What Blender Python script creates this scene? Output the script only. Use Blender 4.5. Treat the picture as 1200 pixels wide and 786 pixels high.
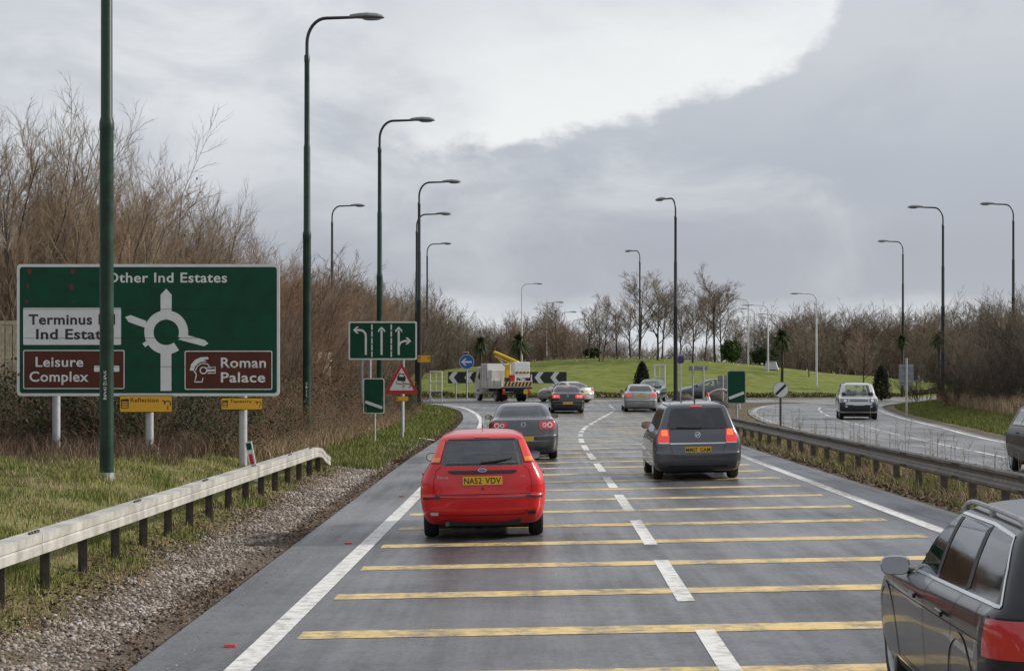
import bpy, bmesh, math, random
import numpy as np
from mathutils import Vector, Matrix
from mathutils.bvhtree import BVHTree

R = math.radians
random.seed(11)
RG = np.random.default_rng(11)
sc = bpy.context.scene
for o in list(bpy.data.objects):
    bpy.data.objects.remove(o)
COL = sc.collection

# ---------------------------------------------------------------- camera
cam_d = bpy.data.cameras.new('camera')
cam_d.sensor_width = 36.0
cam_d.lens = 67.5
cam_d.shift_y = 47 / 1200
cam_d.clip_start = 0.2
cam_d.clip_end = 6000
cam = bpy.data.objects.new('camera', cam_d)
COL.objects.link(cam)
cam.location = (0, 0, 2.2)
cam.rotation_euler = (R(90), 0, 0)
sc.camera = cam

# ---------------------------------------------------------------- world: cloudy sky over a Nishita base
SUN_EL, SUN_AZ = R(27), R(78)          # azimuth measured from +Y towards +X
world = bpy.data.worlds.new('World')
sc.world = world
world.use_nodes = True
wt = world.node_tree
wn, wl = wt.nodes, wt.links
wn.clear()

def N(tree, kind, **kw):
    n = tree.nodes.new(kind)
    for k, v in kw.items():
        if k.startswith('i_'):
            n.inputs[k[2:]].default_value = v
        else:
            setattr(n, k, v)
    return n

def wmath(op, a, b=None, c=None, clamp=False):
    n = wn.new('ShaderNodeMath'); n.operation = op; n.use_clamp = clamp
    for i, v in enumerate((a, b, c)):
        if v is None:
            continue
        if isinstance(v, (int, float)):
            n.inputs[i].default_value = v
        else:
            wl.new(v, n.inputs[i])
    return n.outputs[0]

def wramp(fac, stops):
    n = wn.new('ShaderNodeValToRGB')
    e = n.color_ramp.elements
    while len(e) > 1:
        e.remove(e[-1])
    for k, (p, c) in enumerate(stops):
        el = e[0] if k == 0 else e.new(p)
        el.position = p
        el.color = (c, c, c, 1) if isinstance(c, (int, float)) else (*c, 1)
    wl.new(fac, n.inputs[0])
    return n.outputs[0]

def wss(x, a, b):
    n = wn.new('ShaderNodeMapRange'); n.interpolation_type = 'SMOOTHSTEP'
    wl.new(x, n.inputs[0]); n.inputs[1].default_value = a; n.inputs[2].default_value = b
    return n.outputs[0]

def wnoise(vec, scale, detail=6, rough=0.55, dist=0.0):
    n = wn.new('ShaderNodeTexNoise'); n.inputs['Scale'].default_value = scale
    n.inputs['Detail'].default_value = detail; n.inputs['Roughness'].default_value = rough
    n.inputs['Distortion'].default_value = dist
    wl.new(vec, n.inputs['Vector'])
    return n.outputs[0]

def wmix(fac, a, b):
    n = wn.new('ShaderNodeMix'); n.data_type = 'RGBA'
    if isinstance(fac, (int, float)):
        n.inputs[0].default_value = fac
    else:
        wl.new(fac, n.inputs[0])
    for s, v in ((6, a), (7, b)):
        if isinstance(v, tuple):
            n.inputs[s].default_value = (*v, 1)
        else:
            wl.new(v, n.inputs[s])
    return n.outputs[2]

tc = wn.new('ShaderNodeTexCoord')
sep = wn.new('ShaderNodeSeparateXYZ'); wl.new(tc.outputs['Generated'], sep.inputs[0])
az = wmath('ARCTAN2', sep.outputs[0], sep.outputs[1])
el = wmath('ARCSINE', sep.outputs[2])
vm = wn.new('ShaderNodeMapping'); vm.inputs['Scale'].default_value = (1, 1, 1.9)
wl.new(tc.outputs['Generated'], vm.inputs[0])
n_big = wnoise(vm.outputs[0], 5.0, 5, 0.5, 0.3)
n_mid = wnoise(vm.outputs[0], 16.0, 7, 0.55, 0.2)
n_fine = wnoise(vm.outputs[0], 45.0, 6, 0.6)
# body of the grey cloud deck, paler strip low over the horizon
eln = wmath('ADD', el, wmath('MULTIPLY', wmath('SUBTRACT', n_mid, 0.5), 0.03))
deck = wramp(wmath('MULTIPLY', eln, 2.0), [
    (0.0, (0.60, 0.63, 0.66)), (0.060, (0.55, 0.58, 0.62)), (0.085, (0.365, 0.388, 0.440)),
    (0.13, (0.345, 0.365, 0.420)), (0.22, (0.395, 0.418, 0.468)), (0.34, (0.51, 0.53, 0.565)),
    (0.55, (0.54, 0.56, 0.60)), (1.0, (0.50, 0.54, 0.60))])
n_puff = wnoise(vm.outputs[0], 9.0, 9, 0.6, 0.6)
pn = wmath('ADD', wmath('MULTIPLY', n_big, 0.40), wmath('MULTIPLY', n_puff, 0.60))
west = wmath('SUBTRACT', wmath('MULTIPLY', wss(wmath('MULTIPLY', az, -1.0), -0.05, 0.20), 0.07), wmath('MULTIPLY', wss(az, -0.08, 0.12), 0.085))      # thinner, paler cloud to the left, thicker to the right
pale = wss(wmath('ADD', pn, west), 0.44, 0.66)
lift = wmath('MULTIPLY_ADD', wss(el, 0.05, 0.15), 0.66, 0.34)
deck = wmix(wmath('MULTIPLY', wmath('MULTIPLY', pale, lift), 0.78), deck, (0.70, 0.72, 0.74))
shade = wss(wnoise(vm.outputs[0], 7.0, 8, 0.6, 0.5), 0.50, 0.72)
deck = wmix(wmath('MULTIPLY', shade, 0.35), deck, (0.36, 0.38, 0.43))
# the bright bank of cloud with its ragged lower edge
gf = wmath('MULTIPLY', wmath('ADD', az, 0.30), 1 / 0.6)
g = wramp(gf, [(0.0, 0.16), (0.30, 0.135), (0.42, 0.115), (0.5, 0.116), (0.588, 0.128), (0.69, 0.141),
               (0.748, 0.158), (0.785, 0.186), (0.82, 0.24), (0.9, 0.36), (1.0, 0.45)])
nz = wmath('ADD', wmath('MULTIPLY', wmath('SUBTRACT', n_fine, 0.5), 0.034), wmath('MULTIPLY', wmath('SUBTRACT', n_mid, 0.5), 0.032))
e_ = wmath('ADD', wmath('SUBTRACT', el, g), nz)
edge = wss(e_, -0.003, 0.0125)
fade = wss(wmath('ADD', az, wmath('MULTIPLY', wmath('SUBTRACT', n_mid, 0.5), 0.12)), -0.10, 0.0)
veil = wmath('SUBTRACT', 1.0, wmath('MULTIPLY', wss(wmath('ADD', el, wmath('MULTIPLY', wmath('SUBTRACT', n_mid, 0.5), 0.10)), 0.165, 0.215), 0.42))
bank = wmath('MULTIPLY', wmath('MULTIPLY', edge, fade), veil)
depth = wss(e_, 0.0, 0.09)
white = wmix(depth, (0.76, 0.77, 0.77), (0.66, 0.68, 0.695))
cloud = wmix(bank, deck, white)
sky = wn.new('ShaderNodeTexSky'); sky.sky_type = 'NISHITA'; sky.sun_disc = False
sky.sun_elevation = SUN_EL; sky.sun_rotation = SUN_AZ
sky.air_density = 1.0; sky.dust_density = 1.5
vs = wn.new('ShaderNodeVectorMath'); vs.operation = 'SCALE'; vs.inputs['Scale'].default_value = 10.0
wl.new(cloud, vs.inputs[0])
total = wmix(0.92, sky.outputs[0], vs.outputs[0])
bg = wn.new('ShaderNodeBackground'); bg.inputs['Strength'].default_value = 0.1
wl.new(total, bg.inputs['Color'])
wo = wn.new('ShaderNodeOutputWorld'); wl.new(bg.outputs[0], wo.inputs['Surface'])

# ---------------------------------------------------------------- sun
sd = bpy.data.lights.new('sun', 'SUN')
sd.energy = 3.4; sd.angle = R(4); sd.color = (1.0, 0.93, 0.84)
sun = bpy.data.objects.new('sun', sd); COL.objects.link(sun)
sdir = Vector((math.sin(SUN_AZ) * math.cos(SUN_EL), math.cos(SUN_AZ) * math.cos(SUN_EL), math.sin(SUN_EL)))
sun.rotation_euler = sdir.to_track_quat('Z', 'Y').to_euler()
sun.location = (30, 0, 30)

vs_ = sc.view_settings
vs_.view_transform = 'Standard'; vs_.look = 'None'; vs_.exposure = 0.28; vs_.gamma = 1.0
vs_.use_curve_mapping = False
sc.cycles.max_bounces = 8
sc.cycles.transparent_max_bounces = 24
sc.cycles.use_denoising = True

# ================================================================ helpers
def ss(a, b, x):
    t = np.clip((np.asarray(x, float) - a) / (b - a), 0, 1)
    return t * t * (3 - 2 * t)

def pch(xs, ys):
    """monotone cubic through the points, straight beyond them; returns a vectorised function"""
    xs = np.asarray(xs, float); ys = np.asarray(ys, float)
    h = np.diff(xs); d = np.diff(ys, axis=0) / (h if ys.ndim == 1 else h.reshape(-1, *([1] * (ys.ndim - 1))))
    m = np.zeros_like(ys)
    m[0], m[-1] = d[0], d[-1]
    for k in range(1, len(xs) - 1):
        a, b = d[k - 1], d[k]
        w1, w2 = 2 * h[k] + h[k - 1], h[k] + 2 * h[k - 1]
        with np.errstate(divide='ignore', invalid='ignore'):
            hm = (w1 + w2) / (w1 / a + w2 / b)
        m[k] = np.where(a * b > 0, hm, 0)
    def f(q):
        q = np.asarray(q, float)
        k = np.clip(np.searchsorted(xs, q, side='right') - 1, 0, len(xs) - 2)
        t = (q - xs[k]) / h[k]; tt = np.clip(t, 0, 1); hh = h[k]
        if ys.ndim > 1:
            sh = tt.shape + (1,) * (ys.ndim - 1)
            tt = tt.reshape(sh); hh = hh.reshape(sh)
        t2, t3 = tt * tt, tt ** 3
        return (2 * t3 - 3 * t2 + 1) * ys[k] + (t3 - 2 * t2 + tt) * hh * m[k] + (-2 * t3 + 3 * t2) * ys[k + 1] + (t3 - t2) * hh * m[k + 1]
    return f

def link(o, parent=None):
    COL.objects.link(o)
    if parent is not None:
        o.parent = parent
    return o

def np_mesh(name, v, f, smooth=False, mats=None):
    """v (n,3), f (m,3) or (m,4) arrays -> mesh"""
    v = np.asarray(v, np.float32); f = np.asarray(f, np.int32)
    me = bpy.data.meshes.new(name)
    me.vertices.add(len(v)); me.vertices.foreach_set('co', v.ravel())
    k = f.shape[1]
    me.loops.add(f.size); me.loops.foreach_set('vertex_index', f.ravel())
    me.polygons.add(len(f))
    me.polygons.foreach_set('loop_start', np.arange(0, f.size, k, dtype=np.int32))
    me.polygons.foreach_set('loop_total', np.full(len(f), k, np.int32))
    if smooth:
        me.polygons.foreach_set('use_smooth', np.ones(len(f), bool))
    for m in (mats or []):
        me.materials.append(m)
    me.update(calc_edges=True)
    me.validate()
    return me

def np_obj(name, v, f, m, parent=None, smooth=False):
    return link(bpy.data.objects.new(name, np_mesh(name, v, f, smooth, [m])), parent)

class MB:
    """collects simple shapes; build() links them as ONE mesh object"""
    def __init__(s):
        s.v = []; s.f = []
    def add(s, vs, fs):
        b = len(s.v)
        s.v += [tuple(p) for p in vs]
        s.f += [tuple(i + b for i in q) for q in fs]
        return s
    def box(s, c, size, rot=None, taper=None):
        x, y, z = (q / 2 for q in size)
        P = [Vector((a * x, b * y, d * z)) for d in (-1, 1) for b in (-1, 1) for a in (-1, 1)]
        if taper:
            for p in P[4:]:
                p.x *= taper[0]; p.y *= taper[1]
        if rot is not None:
            P = [rot @ p for p in P]
        P = [p + Vector(c) for p in P]
        return s.add(P, [(0, 2, 3, 1), (4, 5, 7, 6), (0, 1, 5, 4), (2, 6, 7, 3), (0, 4, 6, 2), (1, 3, 7, 5)])
    def tube(s, pts, rs, n=8, caps=True, flat=1.0):
        pts = [Vector(p) for p in pts]
        if isinstance(rs, (int, float)):
            rs = [rs] * len(pts)
        b = []
        up = None
        for i, p in enumerate(pts):
            t = (pts[min(i + 1, len(pts) - 1)] - pts[max(i - 1, 0)]).normalized()
            if up is None:
                up = Vector((0, 0, 1)) if abs(t.z) < 0.9 else Vector((0, 1, 0))
            a = t.cross(up).normalized(); c = a.cross(t).normalized(); up = c
            for k in range(n):
                th = 2 * math.pi * k / n
                b.append(p + a * math.cos(th) * rs[i] + c * math.sin(th) * rs[i] * flat)
        fs = []
        for i in range(len(pts) - 1):
            for k in range(n):
                fs.append((i * n + k, i * n + (k + 1) % n, (i + 1) * n + (k + 1) % n, (i + 1) * n + k))
        if caps:
            fs.append(tuple(range(n - 1, -1, -1))); fs.append(tuple(range((len(pts) - 1) * n, len(pts) * n)))
        return s.add(b, fs)
    def prism(s, pts, y0, y1):
        """polygon in (x, z) extruded along y from y0 (front) to y1"""
        n = len(pts)
        a = sum(pts[i][0] * pts[(i + 1) % n][1] - pts[(i + 1) % n][0] * pts[i][1] for i in range(n))
        if a < 0:
            pts = pts[::-1]
        V = [(p[0], y0, p[1]) for p in pts] + [(p[0], y1, p[1]) for p in pts]
        fs = [tuple(range(n)), tuple(range(2 * n - 1, n - 1, -1))]
        fs += [(i, i + n, (i + 1) % n + n, (i + 1) % n) for i in range(n)]
        return s.add(V, fs)
    def build(s, name, m, parent=None, smooth=False, loc=None, rotz=None):
        me = bpy.data.meshes.new(name)
        me.from_pydata(s.v, [], s.f)
        me.materials.append(m)
        if smooth:
            me.polygons.foreach_set('use_smooth', [True] * len(me.polygons))
            try:
                me.set_sharp_from_angle(angle=R(40))
            except Exception:
                pass
        me.update()
        o = link(bpy.data.objects.new(name, me), parent)
        if loc is not None:
            o.location = loc
        if rotz is not None:
            o.rotation_euler = (0, 0, rotz)
        return o

def bevel(o, w=0.01, seg=2):
    md = o.modifiers.new('bevel', 'BEVEL'); md.width = w; md.segments = seg; md.limit_method = 'ANGLE'
    return o

def tag(o, label=None, cat=None, group=None, kind=None):
    if label: o['label'] = label
    if cat: o['category'] = cat
    if group: o['group'] = group
    if kind: o['kind'] = kind
    return o

def thing(name, label, cat, loc=(0, 0, 0), rotz=0.0, group=None):
    o = bpy.data.objects.new(name, None)
    o.empty_display_size = 0.3
    COL.objects.link(o)
    o.location = loc; o.rotation_euler = (0, 0, rotz)
    return tag(o, label, cat, group)

def copy_tree(o, loc, rotz, label=None, scale=None, group=None):
    c = o.copy(); COL.objects.link(c)
    c.location = loc; c.rotation_euler = (0, 0, rotz)
    if scale is not None:
        c.scale = scale
    if label: c['label'] = label
    if group: c['group'] = group
    for ch in o.children:
        d = ch.copy(); COL.objects.link(d); d.parent = c
        for g_ in ch.children:
            e = g_.copy(); COL.objects.link(e); e.parent = d
    return c

def text_obj(s, m, parent, x0, x1, zb, cap, y, bold=0.0, name='lettering', rot=None, fit=True):
    """lettering facing -y, baseline zb, cap height cap, stretched to x0..x1"""
    cu = bpy.data.curves.new('t', 'FONT'); cu.body = s; cu.size = 1.0; cu.extrude = 0.0; cu.offset = bold
    cu.resolution_u = 4; cu.space_character = 1.06
    to = bpy.data.objects.new('t', cu); COL.objects.link(to)
    dg = bpy.context.evaluated_depsgraph_get()
    me = bpy.data.meshes.new_from_object(to.evaluated_get(dg))
    bpy.data.objects.remove(to); bpy.data.curves.remove(cu)
    n = len(me.vertices)
    co = np.zeros(n * 3, np.float32); me.vertices.foreach_get('co', co); co = co.reshape(-1, 3)
    caph = 0.70
    a, b = co[:, 0].min(), co[:, 0].max()
    sx = (x1 - x0) / (b - a) if fit else cap / caph
    out = np.zeros_like(co)
    out[:, 0] = x0 + (co[:, 0] - a) * sx
    out[:, 2] = zb + co[:, 1] * cap / caph
    out[:, 1] = y
    me.vertices.foreach_set('co', out.ravel()); me.update()
    me.materials.clear(); me.materials.append(m)
    me.name = name
    o = link(bpy.data.objects.new(name, me), parent)
    return o

# ================================================================ materials
MATS = {}
def mat(name, color, rough=0.6, metal=0.0, var=0.0, vscale=8.0, bump=0.0, bscale=60.0, coat=0.0, color2=None,
        emit=None, estr=0.0, spec=0.5, detail=6, trans=0.0, alpha=1.0, objrand=0.0, rvar=0.0, dirt=None, sub=0.0):
    if name in MATS:
        return MATS[name]
    m = bpy.data.materials.new(name); m.use_nodes = True
    t = m.node_tree; n = t.nodes; L = t.links
    p = n['Principled BSDF']
    p.inputs['Base Color'].default_value = (*color, 1)
    p.inputs['Roughness'].default_value = rough
    p.inputs['Metallic'].default_value = metal
    p.inputs['Coat Weight'].default_value = coat
    p.inputs['Coat Roughness'].default_value = 0.04
    p.inputs['Specular IOR Level'].default_value = spec
    p.inputs['Transmission Weight'].default_value = trans
    if emit:
        p.inputs['Emission Color'].default_value = (*emit, 1); p.inputs['Emission Strength'].default_value = estr
    tcn = n.new('ShaderNodeTexCoord')
    cur = None
    if var > 0 or color2:
        nz = n.new('ShaderNodeTexNoise'); nz.inputs['Scale'].default_value = vscale; nz.inputs['Detail'].default_value = detail
        nz.inputs['Roughness'].default_value = 0.6
        L.new(tcn.outputs['Object'], nz.inputs['Vector'])
        mx = n.new('ShaderNodeMix'); mx.data_type = 'RGBA'
        c2 = color2 or tuple(min(1, c * (1 + var)) for c in color)
        c1 = color if color2 else tuple(c * (1 - var) for c in color)
        mx.inputs[6].default_value = (*c1, 1); mx.inputs[7].default_value = (*c2, 1)
        mr = n.new('ShaderNodeMapRange'); mr.inputs[1].default_value = 0.32; mr.inputs[2].default_value = 0.68
        L.new(nz.outputs[0], mr.inputs[0]); L.new(mr.outputs[0], mx.inputs[0])
        cur = mx.outputs[2]
        if rvar > 0:
            rr = n.new('ShaderNodeMapRange'); rr.inputs[1].default_value = 0.3; rr.inputs[2].default_value = 0.7
            rr.inputs[3].default_value = max(0.02, rough - rvar); rr.inputs[4].default_value = min(1, rough + rvar)
            L.new(nz.outputs[0], rr.inputs[0]); L.new(rr.outputs[0], p.inputs['Roughness'])
    if objrand > 0:
        oi = n.new('ShaderNodeObjectInfo')
        hs = n.new('ShaderNodeHueSaturation')
        mr = n.new('ShaderNodeMapRange'); mr.inputs[3].default_value = 1 - objrand; mr.inputs[4].default_value = 1 + objrand
        L.new(oi.outputs['Random'], mr.inputs[0]); L.new(mr.outputs[0], hs.inputs['Value'])
        if cur is None:
            hs.inputs['Color'].default_value = (*color, 1)
        else:
            L.new(cur, hs.inputs['Color'])
        cur = hs.outputs[0]
    if dirt:      # road film thrown up by the wheels: colour, height it reaches
        sp = n.new('ShaderNodeSeparateXYZ'); L.new(tcn.outputs['Object'], sp.inputs[0])
        nd = n.new('ShaderNodeTexNoise'); nd.inputs['Scale'].default_value = 5.0; nd.inputs['Detail'].default_value = 7
        L.new(tcn.outputs['Object'], nd.inputs['Vector'])
        ad = n.new('ShaderNodeMath'); ad.operation = 'MULTIPLY_ADD'; L.new(nd.outputs[0], ad.inputs[0]); ad.inputs[1].default_value = -0.5
        L.new(sp.outputs[2], ad.inputs[2])
        mr = n.new('ShaderNodeMapRange'); mr.interpolation_type = 'SMOOTHSTEP'
        mr.inputs[1].default_value = dirt[1]; mr.inputs[2].default_value = -0.35
        mr.inputs[3].default_value = 0.03; mr.inputs[4].default_value = dirt[2]
        L.new(ad.outputs[0], mr.inputs[0])
        mx = n.new('ShaderNodeMix'); mx.data_type = 'RGBA'
        L.new(mr.outputs[0], mx.inputs[0])
        if cur is None:
            mx.inputs[6].default_value = (*color, 1)
        else:
            L.new(cur, mx.inputs[6])
        mx.inputs[7].default_value = (*dirt[0], 1)
        cur = mx.outputs[2]
        r2 = n.new('ShaderNodeMapRange'); r2.inputs[3].default_value = rough; r2.inputs[4].default_value = 0.75
        L.new(mr.outputs[0], r2.inputs[0]); L.new(r2.outputs[0], p.inputs['Roughness'])
        c2 = n.new('ShaderNodeMapRange'); c2.inputs[3].default_value = coat; c2.inputs[4].default_value = 0.05
        L.new(mr.outputs[0], c2.inputs[0]); L.new(c2.outputs[0], p.inputs['Coat Weight'])
    if cur is not None:
        L.new(cur, p.inputs['Base Color'])
    if bump > 0:
        nb = n.new('ShaderNodeTexNoise'); nb.inputs['Scale'].default_value = bscale; nb.inputs['Detail'].default_value = 5
        L.new(tcn.outputs['Object'], nb.inputs['Vector'])
        bm_ = n.new('ShaderNodeBump'); bm_.inputs['Strength'].default_value = bump; bm_.inputs['Distance'].default_value = 0.02
        L.new(nb.outputs[0], bm_.inputs['Height']); L.new(bm_.outputs[0], p.inputs['Normal'])
    MATS[name] = m
    return m

mat('pole_green', (0.010, 0.034, 0.021), 0.42, var=0.35, vscale=3.0, rvar=0.1, spec=0.35)
mat('pole_dark', (0.012, 0.018, 0.017), 0.4, var=0.3, vscale=3.0)
mat('galv', (0.36, 0.37, 0.38), 0.45, 0.55, var=0.22, vscale=14)
mat('galv_pale', (0.40, 0.41, 0.42), 0.45, 0.4, var=0.12, vscale=10)
mat('pole_white', (0.50, 0.51, 0.52), 0.5, 0.0, var=0.12, vscale=3)
mat('lantern', (0.16, 0.17, 0.18), 0.4, var=0.2, vscale=8)
mat('lantern_glass', (0.35, 0.36, 0.37), 0.15, spec=0.6)
mat('sign_green', (0.002, 0.052, 0.026), 0.55, var=0.22, vscale=2.2, rvar=0.1, spec=0.25)
mat('sign_white', (0.62, 0.63, 0.62), 0.5, var=0.07, vscale=4)
mat('sign_grey_back', (0.22, 0.225, 0.23), 0.55, var=0.2, vscale=5)
mat('sign_brown', (0.085, 0.022, 0.013), 0.55, var=0.15, vscale=3, spec=0.25)
mat('sign_black', (0.012, 0.012, 0.013), 0.45)
mat('sign_yellow', (0.70, 0.36, 0.015), 0.5, var=0.08, vscale=5)
mat('sign_red', (0.42, 0.018, 0.022), 0.45, var=0.1, vscale=4)
mat('sign_blue', (0.015, 0.085, 0.36), 0.4, var=0.1, vscale=4)
mat('sign_purple', (0.06, 0.035, 0.13), 0.45)
mat('sign_stain', (0.13, 0.012, 0.015), 0.6)
mat('seam', (0.004, 0.03, 0.018), 0.6)
mat('rail_cream', (0.27, 0.26, 0.23), 0.5, 0.1, vscale=2.6, color2=(0.53, 0.52, 0.48), bump=0.1, bscale=30, detail=9)
mat('rail_post', (0.075, 0.060, 0.048), 0.7, 0.1, var=0.45, vscale=9, bump=0.2)
mat('rail_grey', (0.155, 0.140, 0.122), 0.5, 0.35, var=0.4, vscale=4, bump=0.1, bscale=25)
mat('bolt', (0.10, 0.09, 0.08), 0.5, 0.6)
mat('timber', (0.44, 0.38, 0.265), 0.8, var=0.3, vscale=6, bump=0.2)
mat('rubber', (0.014, 0.014, 0.015), 0.75, var=0.3, vscale=10)
mat('concrete', (0.36, 0.34, 0.31), 0.85, var=0.2, vscale=4, bump=0.2)
# ================================================================ the lie of the land
XL = pch([-30, 0, 14, 50, 60, 80, 93, 103, 111, 117, 121.5, 124], [-3.2, -3.02, -2.95, -2.80, -2.68, -2.42, -2.40, -2.70, -3.5, -5.0, -8.0, -12.0])
XR = pch([-30, 0, 26, 47, 65, 85, 100, 110, 116, 121], [6.5, 6.6, 6.65, 6.72, 6.9, 7.5, 8.2, 8.8, 9.6, 11.5])
OL = pch([-30, 0, 45, 60, 78, 95, 107, 114, 119, 123], [7.6, 8.6, 9.65, 10.1, 10.8, 11.9, 13.2, 14.8, 17.0, 21.0])
OR = pch([-30, 0, 30, 60, 78, 93, 104, 112, 118, 122], [11.5, 13.0, 13.9, 15.6, 17.6, 19.3, 20.5, 21.6, 23.6, 28.0])
ICX, ICY, IR0, IR1 = 10.0, 175.0, 42.0, 54.5      # roundabout centre, island radius, outer kerb

def H(X, Y):
    X = np.asarray(X, float); Y = np.asarray(Y, float)
    z = 0.55 * ss(84, 132, Y) + 0.02 * np.clip(X, -3, 7) * (1 - ss(78, 112, Y))
    xl = XL(np.clip(Y, -30, 124))
    near = 1 - 0.55 * ss(88, 118, Y)
    z = z + near * 0.62 * ss(0.5, 4.6, xl - X) + 0.9 * ss(6, 14, xl - X) * near
    xo = OR(np.clip(Y, -30, 122))
    z = z + 0.45 * ss(0.4, 5.0, X - xo) * (1 - 0.5 * ss(112, 122, Y))
    rr = np.hypot(X - ICX, Y - ICY)
    m = np.clip(rr / (IR0 - 1.0), 0, 1)
    z = z + 3.25 * np.cos(m * math.pi / 2) ** 2 * (0.35 + 0.65 * ss(1.0, 0.72, m))
    return z

def hz(x, y):
    return float(H(x, y))

def in_road(X, Y):
    X = np.asarray(X, float); Y = np.asarray(Y, float)
    a = (X > XL(np.clip(Y, -30, 124))) & (X < XR(np.clip(Y, -30, 121))) & (Y < 122)
    b = (X > OL(np.clip(Y, -30, 123))) & (X < OR(np.clip(Y, -30, 122))) & (Y < 123)
    rr = np.hypot(X - ICX, Y - ICY)
    return a | b | ((rr > IR0) & (rr < IR1))

def road_dist_left(X, Y):
    return XL(np.clip(Y, -30, 124)) - X

# ---------------------------------------------------------------- ground material: what grows or lies where comes from attributes
def ground_material():
    m = bpy.data.materials.new('ground'); m.use_nodes = True
    t = m.node_tree; n = t.nodes; L = t.links; p = n['Principled BSDF']
    tcn = n.new('ShaderNodeTexCoord')
    def noise(s, d=6, r=0.6):
        k = n.new('ShaderNodeTexNoise'); k.inputs['Scale'].default_value = s; k.inputs['Detail'].default_value = d
        k.inputs['Roughness'].default_value = r; L.new(tcn.outputs['Object'], k.inputs['Vector']); return k.outputs[0]
    def ramp(f, stops):
        k = n.new('ShaderNodeValToRGB'); e = k.color_ramp.elements
        e[0].position, e[0].color = stops[0][0], (*stops[0][1], 1)
        e[1].position, e[1].color = stops[-1][0], (*stops[-1][1], 1)
        for q, c in stops[1:-1]:
            z = e.new(q); z.color = (*c, 1)
        L.new(f, k.inputs[0]); return k.outputs[0]
    def mix(f, a, b):
        k = n.new('ShaderNodeMix'); k.data_type = 'RGBA'; L.new(f, k.inputs[0]); L.new(a, k.inputs[6]); L.new(b, k.inputs[7]); return k.outputs[2]
    at = n.new('ShaderNodeAttribute'); at.attribute_name = 'cover'
    sp = n.new('ShaderNodeSeparateColor'); L.new(at.outputs['Color'], sp.inputs[0])
    n1, n2, n3 = noise(0.35, 5), noise(0.9, 8, 0.68), noise(22, 6)
    mm = n.new('ShaderNodeMath'); mm.operation = 'ADD'
    h1 = n.new('ShaderNodeMath'); h1.operation = 'MULTIPLY'; h1.inputs[1].default_value = 0.5; L.new(n2, h1.inputs[0])
    h2 = n.new('ShaderNodeMath'); h2.operation = 'MULTIPLY'; h2.inputs[1].default_value = 0.5; L.new(n3, h2.inputs[0])
    L.new(h1.outputs[0], mm.inputs[0]); L.new(h2.outputs[0], mm.inputs[1])
    lawn = ramp(mm.outputs[0], [(0.37, (0.066, 0.078, 0.016)), (0.47, (0.115, 0.140, 0.026)), (0.54, (0.155, 0.178, 0.036)), (0.62, (0.225, 0.225, 0.070))])
    rough_g = ramp(mm.outputs[0], [(0.34, (0.055, 0.062, 0.018)), (0.47, (0.12, 0.125, 0.036)), (0.55, (0.20, 0.17, 0.075)), (0.66, (0.26, 0.21, 0.12))])
    scrub = ramp(mm.outputs[0], [(0.32, (0.040, 0.026, 0.017)), (0.5, (0.085, 0.055, 0.035)), (0.66, (0.15, 0.10, 0.065))])
    dirt = ramp(mm.outputs[0], [(0.33, (0.055, 0.042, 0.032)), (0.5, (0.11, 0.088, 0.068)), (0.66, (0.19, 0.165, 0.14))])
    c = mix(sp.outputs[0], rough_g, lawn)
    c = mix(sp.outputs[1], c, scrub)
    c = mix(sp.outputs[2], c, dirt)
    L.new(c, p.inputs['Base Color'])
    p.inputs['Roughness'].default_value = 0.95; p.inputs['Specular IOR Level'].default_value = 0.15
    b = n.new('ShaderNodeBump'); b.inputs['Strength'].default_value = 0.7; b.inputs['Distance'].default_value = 0.05
    L.new(mm.outputs[0], b.inputs['Height']); L.new(b.outputs[0], p.inputs['Normal'])
    return m

def axis(segs):
    out = []
    for a, b, st in segs:
        out.append(np.arange(a, b, st))
    return np.unique(np.concatenate(out + [np.array([segs[-1][1]])]))

gx = axis([(-1500, -200, 100), (-200, -40, 10), (-40, -16, 1.5), (-16, 36, 0.4), (36, 60, 2), (60, 200, 10), (200, 1500, 100)])
gy = axis([(-60, 4, 4), (4, 70, 0.5), (70, 225, 0.8), (225, 300, 5), (300, 600, 25), (600, 3000, 200)])
GX, GY = np.meshgrid(gx, gy)
GZ = H(GX, GY) - 0.07 * in_road(GX, GY) - 0.0
nx, ny = len(gx), len(gy)
idx = np.arange(nx * ny).reshape(ny, nx)
quads = np.stack([idx[:-1, :-1], idx[:-1, 1:], idx[1:, 1:], idx[1:, :-1]], -1).reshape(-1, 4)
gme = np_mesh('ground', np.stack([GX, GY, GZ], -1).reshape(-1, 3), quads, True, [ground_material()])
rr_ = np.hypot(GX - ICX, GY - ICY)
dl = road_dist_left(GX, GY)
jit = RG.normal(0, 0.25, GX.shape)
lawn = (rr_ < IR0 + 1).astype(float)
lawn = np.maximum(lawn, 0.75 * ((dl > 0.2) & (dl < 2.6) & (GY > 52) & (GY < 125)))
dr = GX - OR(np.clip(GY, -30, 122))
lawn = np.maximum(lawn, 0.7 * ((dr > 1.0 + jit) & (dr < 3.4 + jit) & (GY < 125)))
thr = 4.6 - 2.2 * ss(41, 48, GY)
scr = np.maximum(ss(0, 1.4, dl + jit - thr) * (GY < 125), ss(2.6, 4.2, dr + jit) * (GY < 125))
scr = np.maximum(scr, ((GY > 225) | (np.abs(GX) > 70)) * 0.7)
mid = (GX > XR(np.clip(GY, -30, 121))) & (GX < OL(np.clip(GY, -30, 123))) & (GY < 124)
scr = np.maximum(scr, mid * np.clip(0.5 + jit, 0, 1))
drt = ss(1.55, 1.0, dl + 0.5 * jit) * (dl > -0.3) * ss(62, 48, GY)
drt = np.maximum(drt, ss(0.5, 0.2, dl) * (dl > -0.3) * 0.6 * (GY < 118))
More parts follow.
